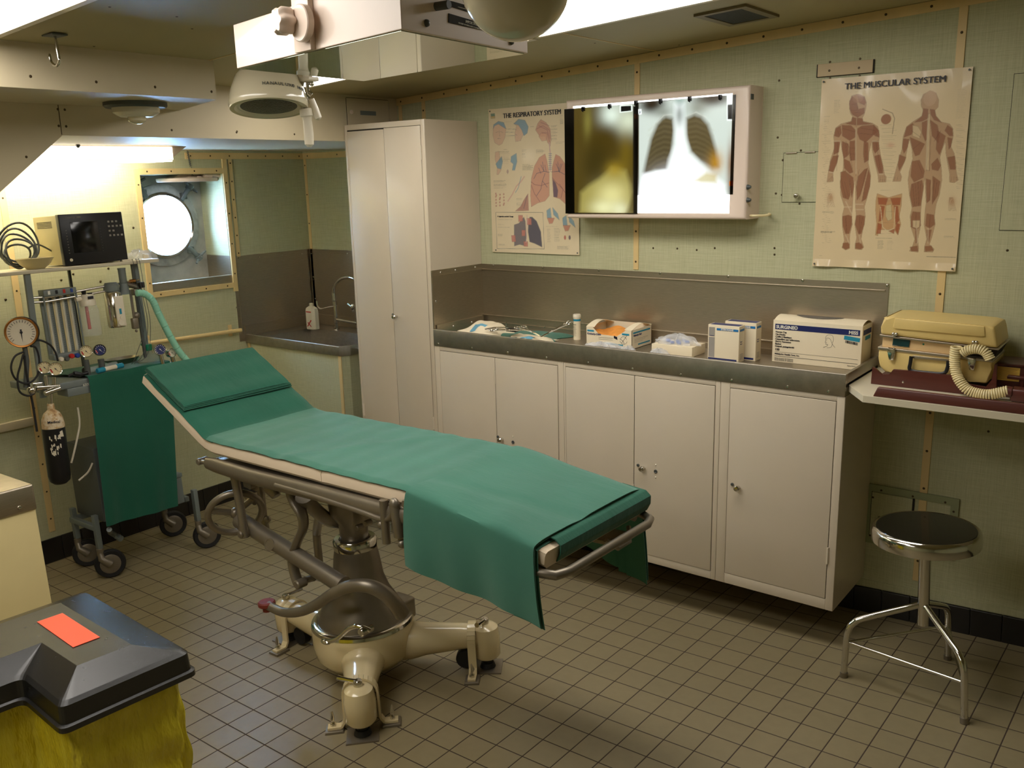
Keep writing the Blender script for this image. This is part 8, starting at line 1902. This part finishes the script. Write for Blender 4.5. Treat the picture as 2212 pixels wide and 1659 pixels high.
# curved lettering on the dome
mb = MB(); s_ = 'HANAULUX\u00ae H8DE'
vd = V(CAM.x - lc.x, CAM.y - lc.y, 0).normalized(); a0_ = math.atan2(vd.y, vd.x) - .12
for i, ch in enumerate(s_):
    if ch == ' ': continue
    a = a0_ + i * .098; rr = LR * .962; h = .034; r_ = V(math.cos(a), math.sin(a), 0); r_ = (r_ - lax * r_.dot(lax)).normalized(); tx = lax.cross(r_)
    mb.text(ch, lc + r_ * rr + lax * h, tx, (lax - r_ * .22).normalized(), .0135, depth=.0006)
obj('lettering', mb, 'grey_dark', sl, smooth=0)
dl_ = (lc - CAM).length
def LP_(x, y, k=1.0): return PD(x, y, dl_ * k)
mb = MB(); mb.tube([LP_(664, 178), LP_(665, 196), LP_(667, 212)], .005, 10); mb.tube([LP_(655, 178), LP_(650, 198), LP_(660, 212)], .004, 8); mb.cyl(LP_(664, 198), LP_(673, 206), .010, 12, bev=.002); mb.tube([LP_(655, 200), LP_(658, 220), LP_(655, 232)], [.012, .014, .010], 10); mb.ball(LP_(673, 181), .008, 10)
obj('yoke', mb, 'chrome', sl)
mb = MB(); mb.cyl(LP_(660, 234), LP_(663, 252), .020, 18, bev=.003); mb.tube([LP_(663, 252), LP_(664, 260), LP_(667, 290), LP_(668, 312), LP_(668, 318)], [.016, .0135, .0145, .014, .006], 16)
obj('sterile_grip', mb, 'whitepl', sl)
mb = MB(); mb.tube([LP_(672, 214), LP_(680, 235), LP_(688, 255), LP_(690, 259)], [.009, .0115, .011, .004], 14); obj('side_grip', mb, 'whitepl', sl)
mb = MB(); t0_ = LP_(664, 178); tt_ = V(t0_.x, t0_.y, 1.842); mb.tube([t0_, V(t0_.x, t0_.y, t0_.z + .02), LP_(664, 168), LP_(668, 140)], .014, 12); ap = LP_(668, 140); mb.tube([ap, V(ap.x + .01, ap.y, ap.z + .05), V(ap.x + .02, ap.y, cz(ap.x) + .003)], .012, 12); mb.box(LP_(664, 172) + V(-.03, -.02, -.006), LP_(664, 172) + V(.03, .02, .006), .003); mb.tube([lc + lax * .13, lc + lax * .15 + V(.03, .05, 0), LP_(655, 176)], .010, 10)
obj('arm', mb, 'whitepl', sl)
# second dome seen from behind
d2 = 1.62; c2 = PD(1113, -42, d2); R2_ = 109 * d2 / FOC
s2_ = thing('surgical_lamp', 'second surgical lamp dome seen from behind, cut by the top edge of the picture', 'surgical lamp', c2)
bx_ = (CAM - c2).normalized(); ax2 = (bx_ * 1.0 + V(0, 0, .12)).normalized()
dome(s2_, c2 - ax2 * .04, ax2, R2_ * 1.02, .085)
mb = MB(); p = c2 - ax2 * .02; tp_ = V(c2.x + .03, c2.y + .06, cz(c2.x) + .003); mb.tube([c2 + ax2 * .02, c2 + V(.02, .03, .05), tp_], .012, 12); obj('arm', mb, 'whitepl', s2_)
# ================================================================ camera, world, sun-less daylight through the port
cam = bpy.data.cameras.new('camera'); co = bpy.data.objects.new('camera', cam); COL.objects.link(co)
cam.sensor_fit = 'HORIZONTAL'; cam.sensor_width = 36; cam.lens = FOC / 2212 * 36; cam.clip_start = .02; cam.clip_end = 60
co.matrix_world = Matrix.Translation(CAM) @ CAMR.transposed().to_4x4(); SC.camera = co
wd = bpy.data.worlds.new('world'); SC.world = wd; wd.use_nodes = True
bg = wd.node_tree.nodes['Background']; bg.inputs[0].default_value = (.34, .60, 1.0, 1); bg.inputs[1].default_value = 50.0
SC.view_settings.view_transform = 'Standard'; SC.view_settings.look = 'None'; SC.view_settings.gamma = 1; SC.view_settings.exposure = 0.12
SC.cycles.use_denoising = True
SC.cycles.max_bounces = 6; SC.cycles.diffuse_bounces = 4; SC.cycles.transparent_max_bounces = 12
try: SC.cycles.sample_clamp_indirect = 8
except Exception: pass
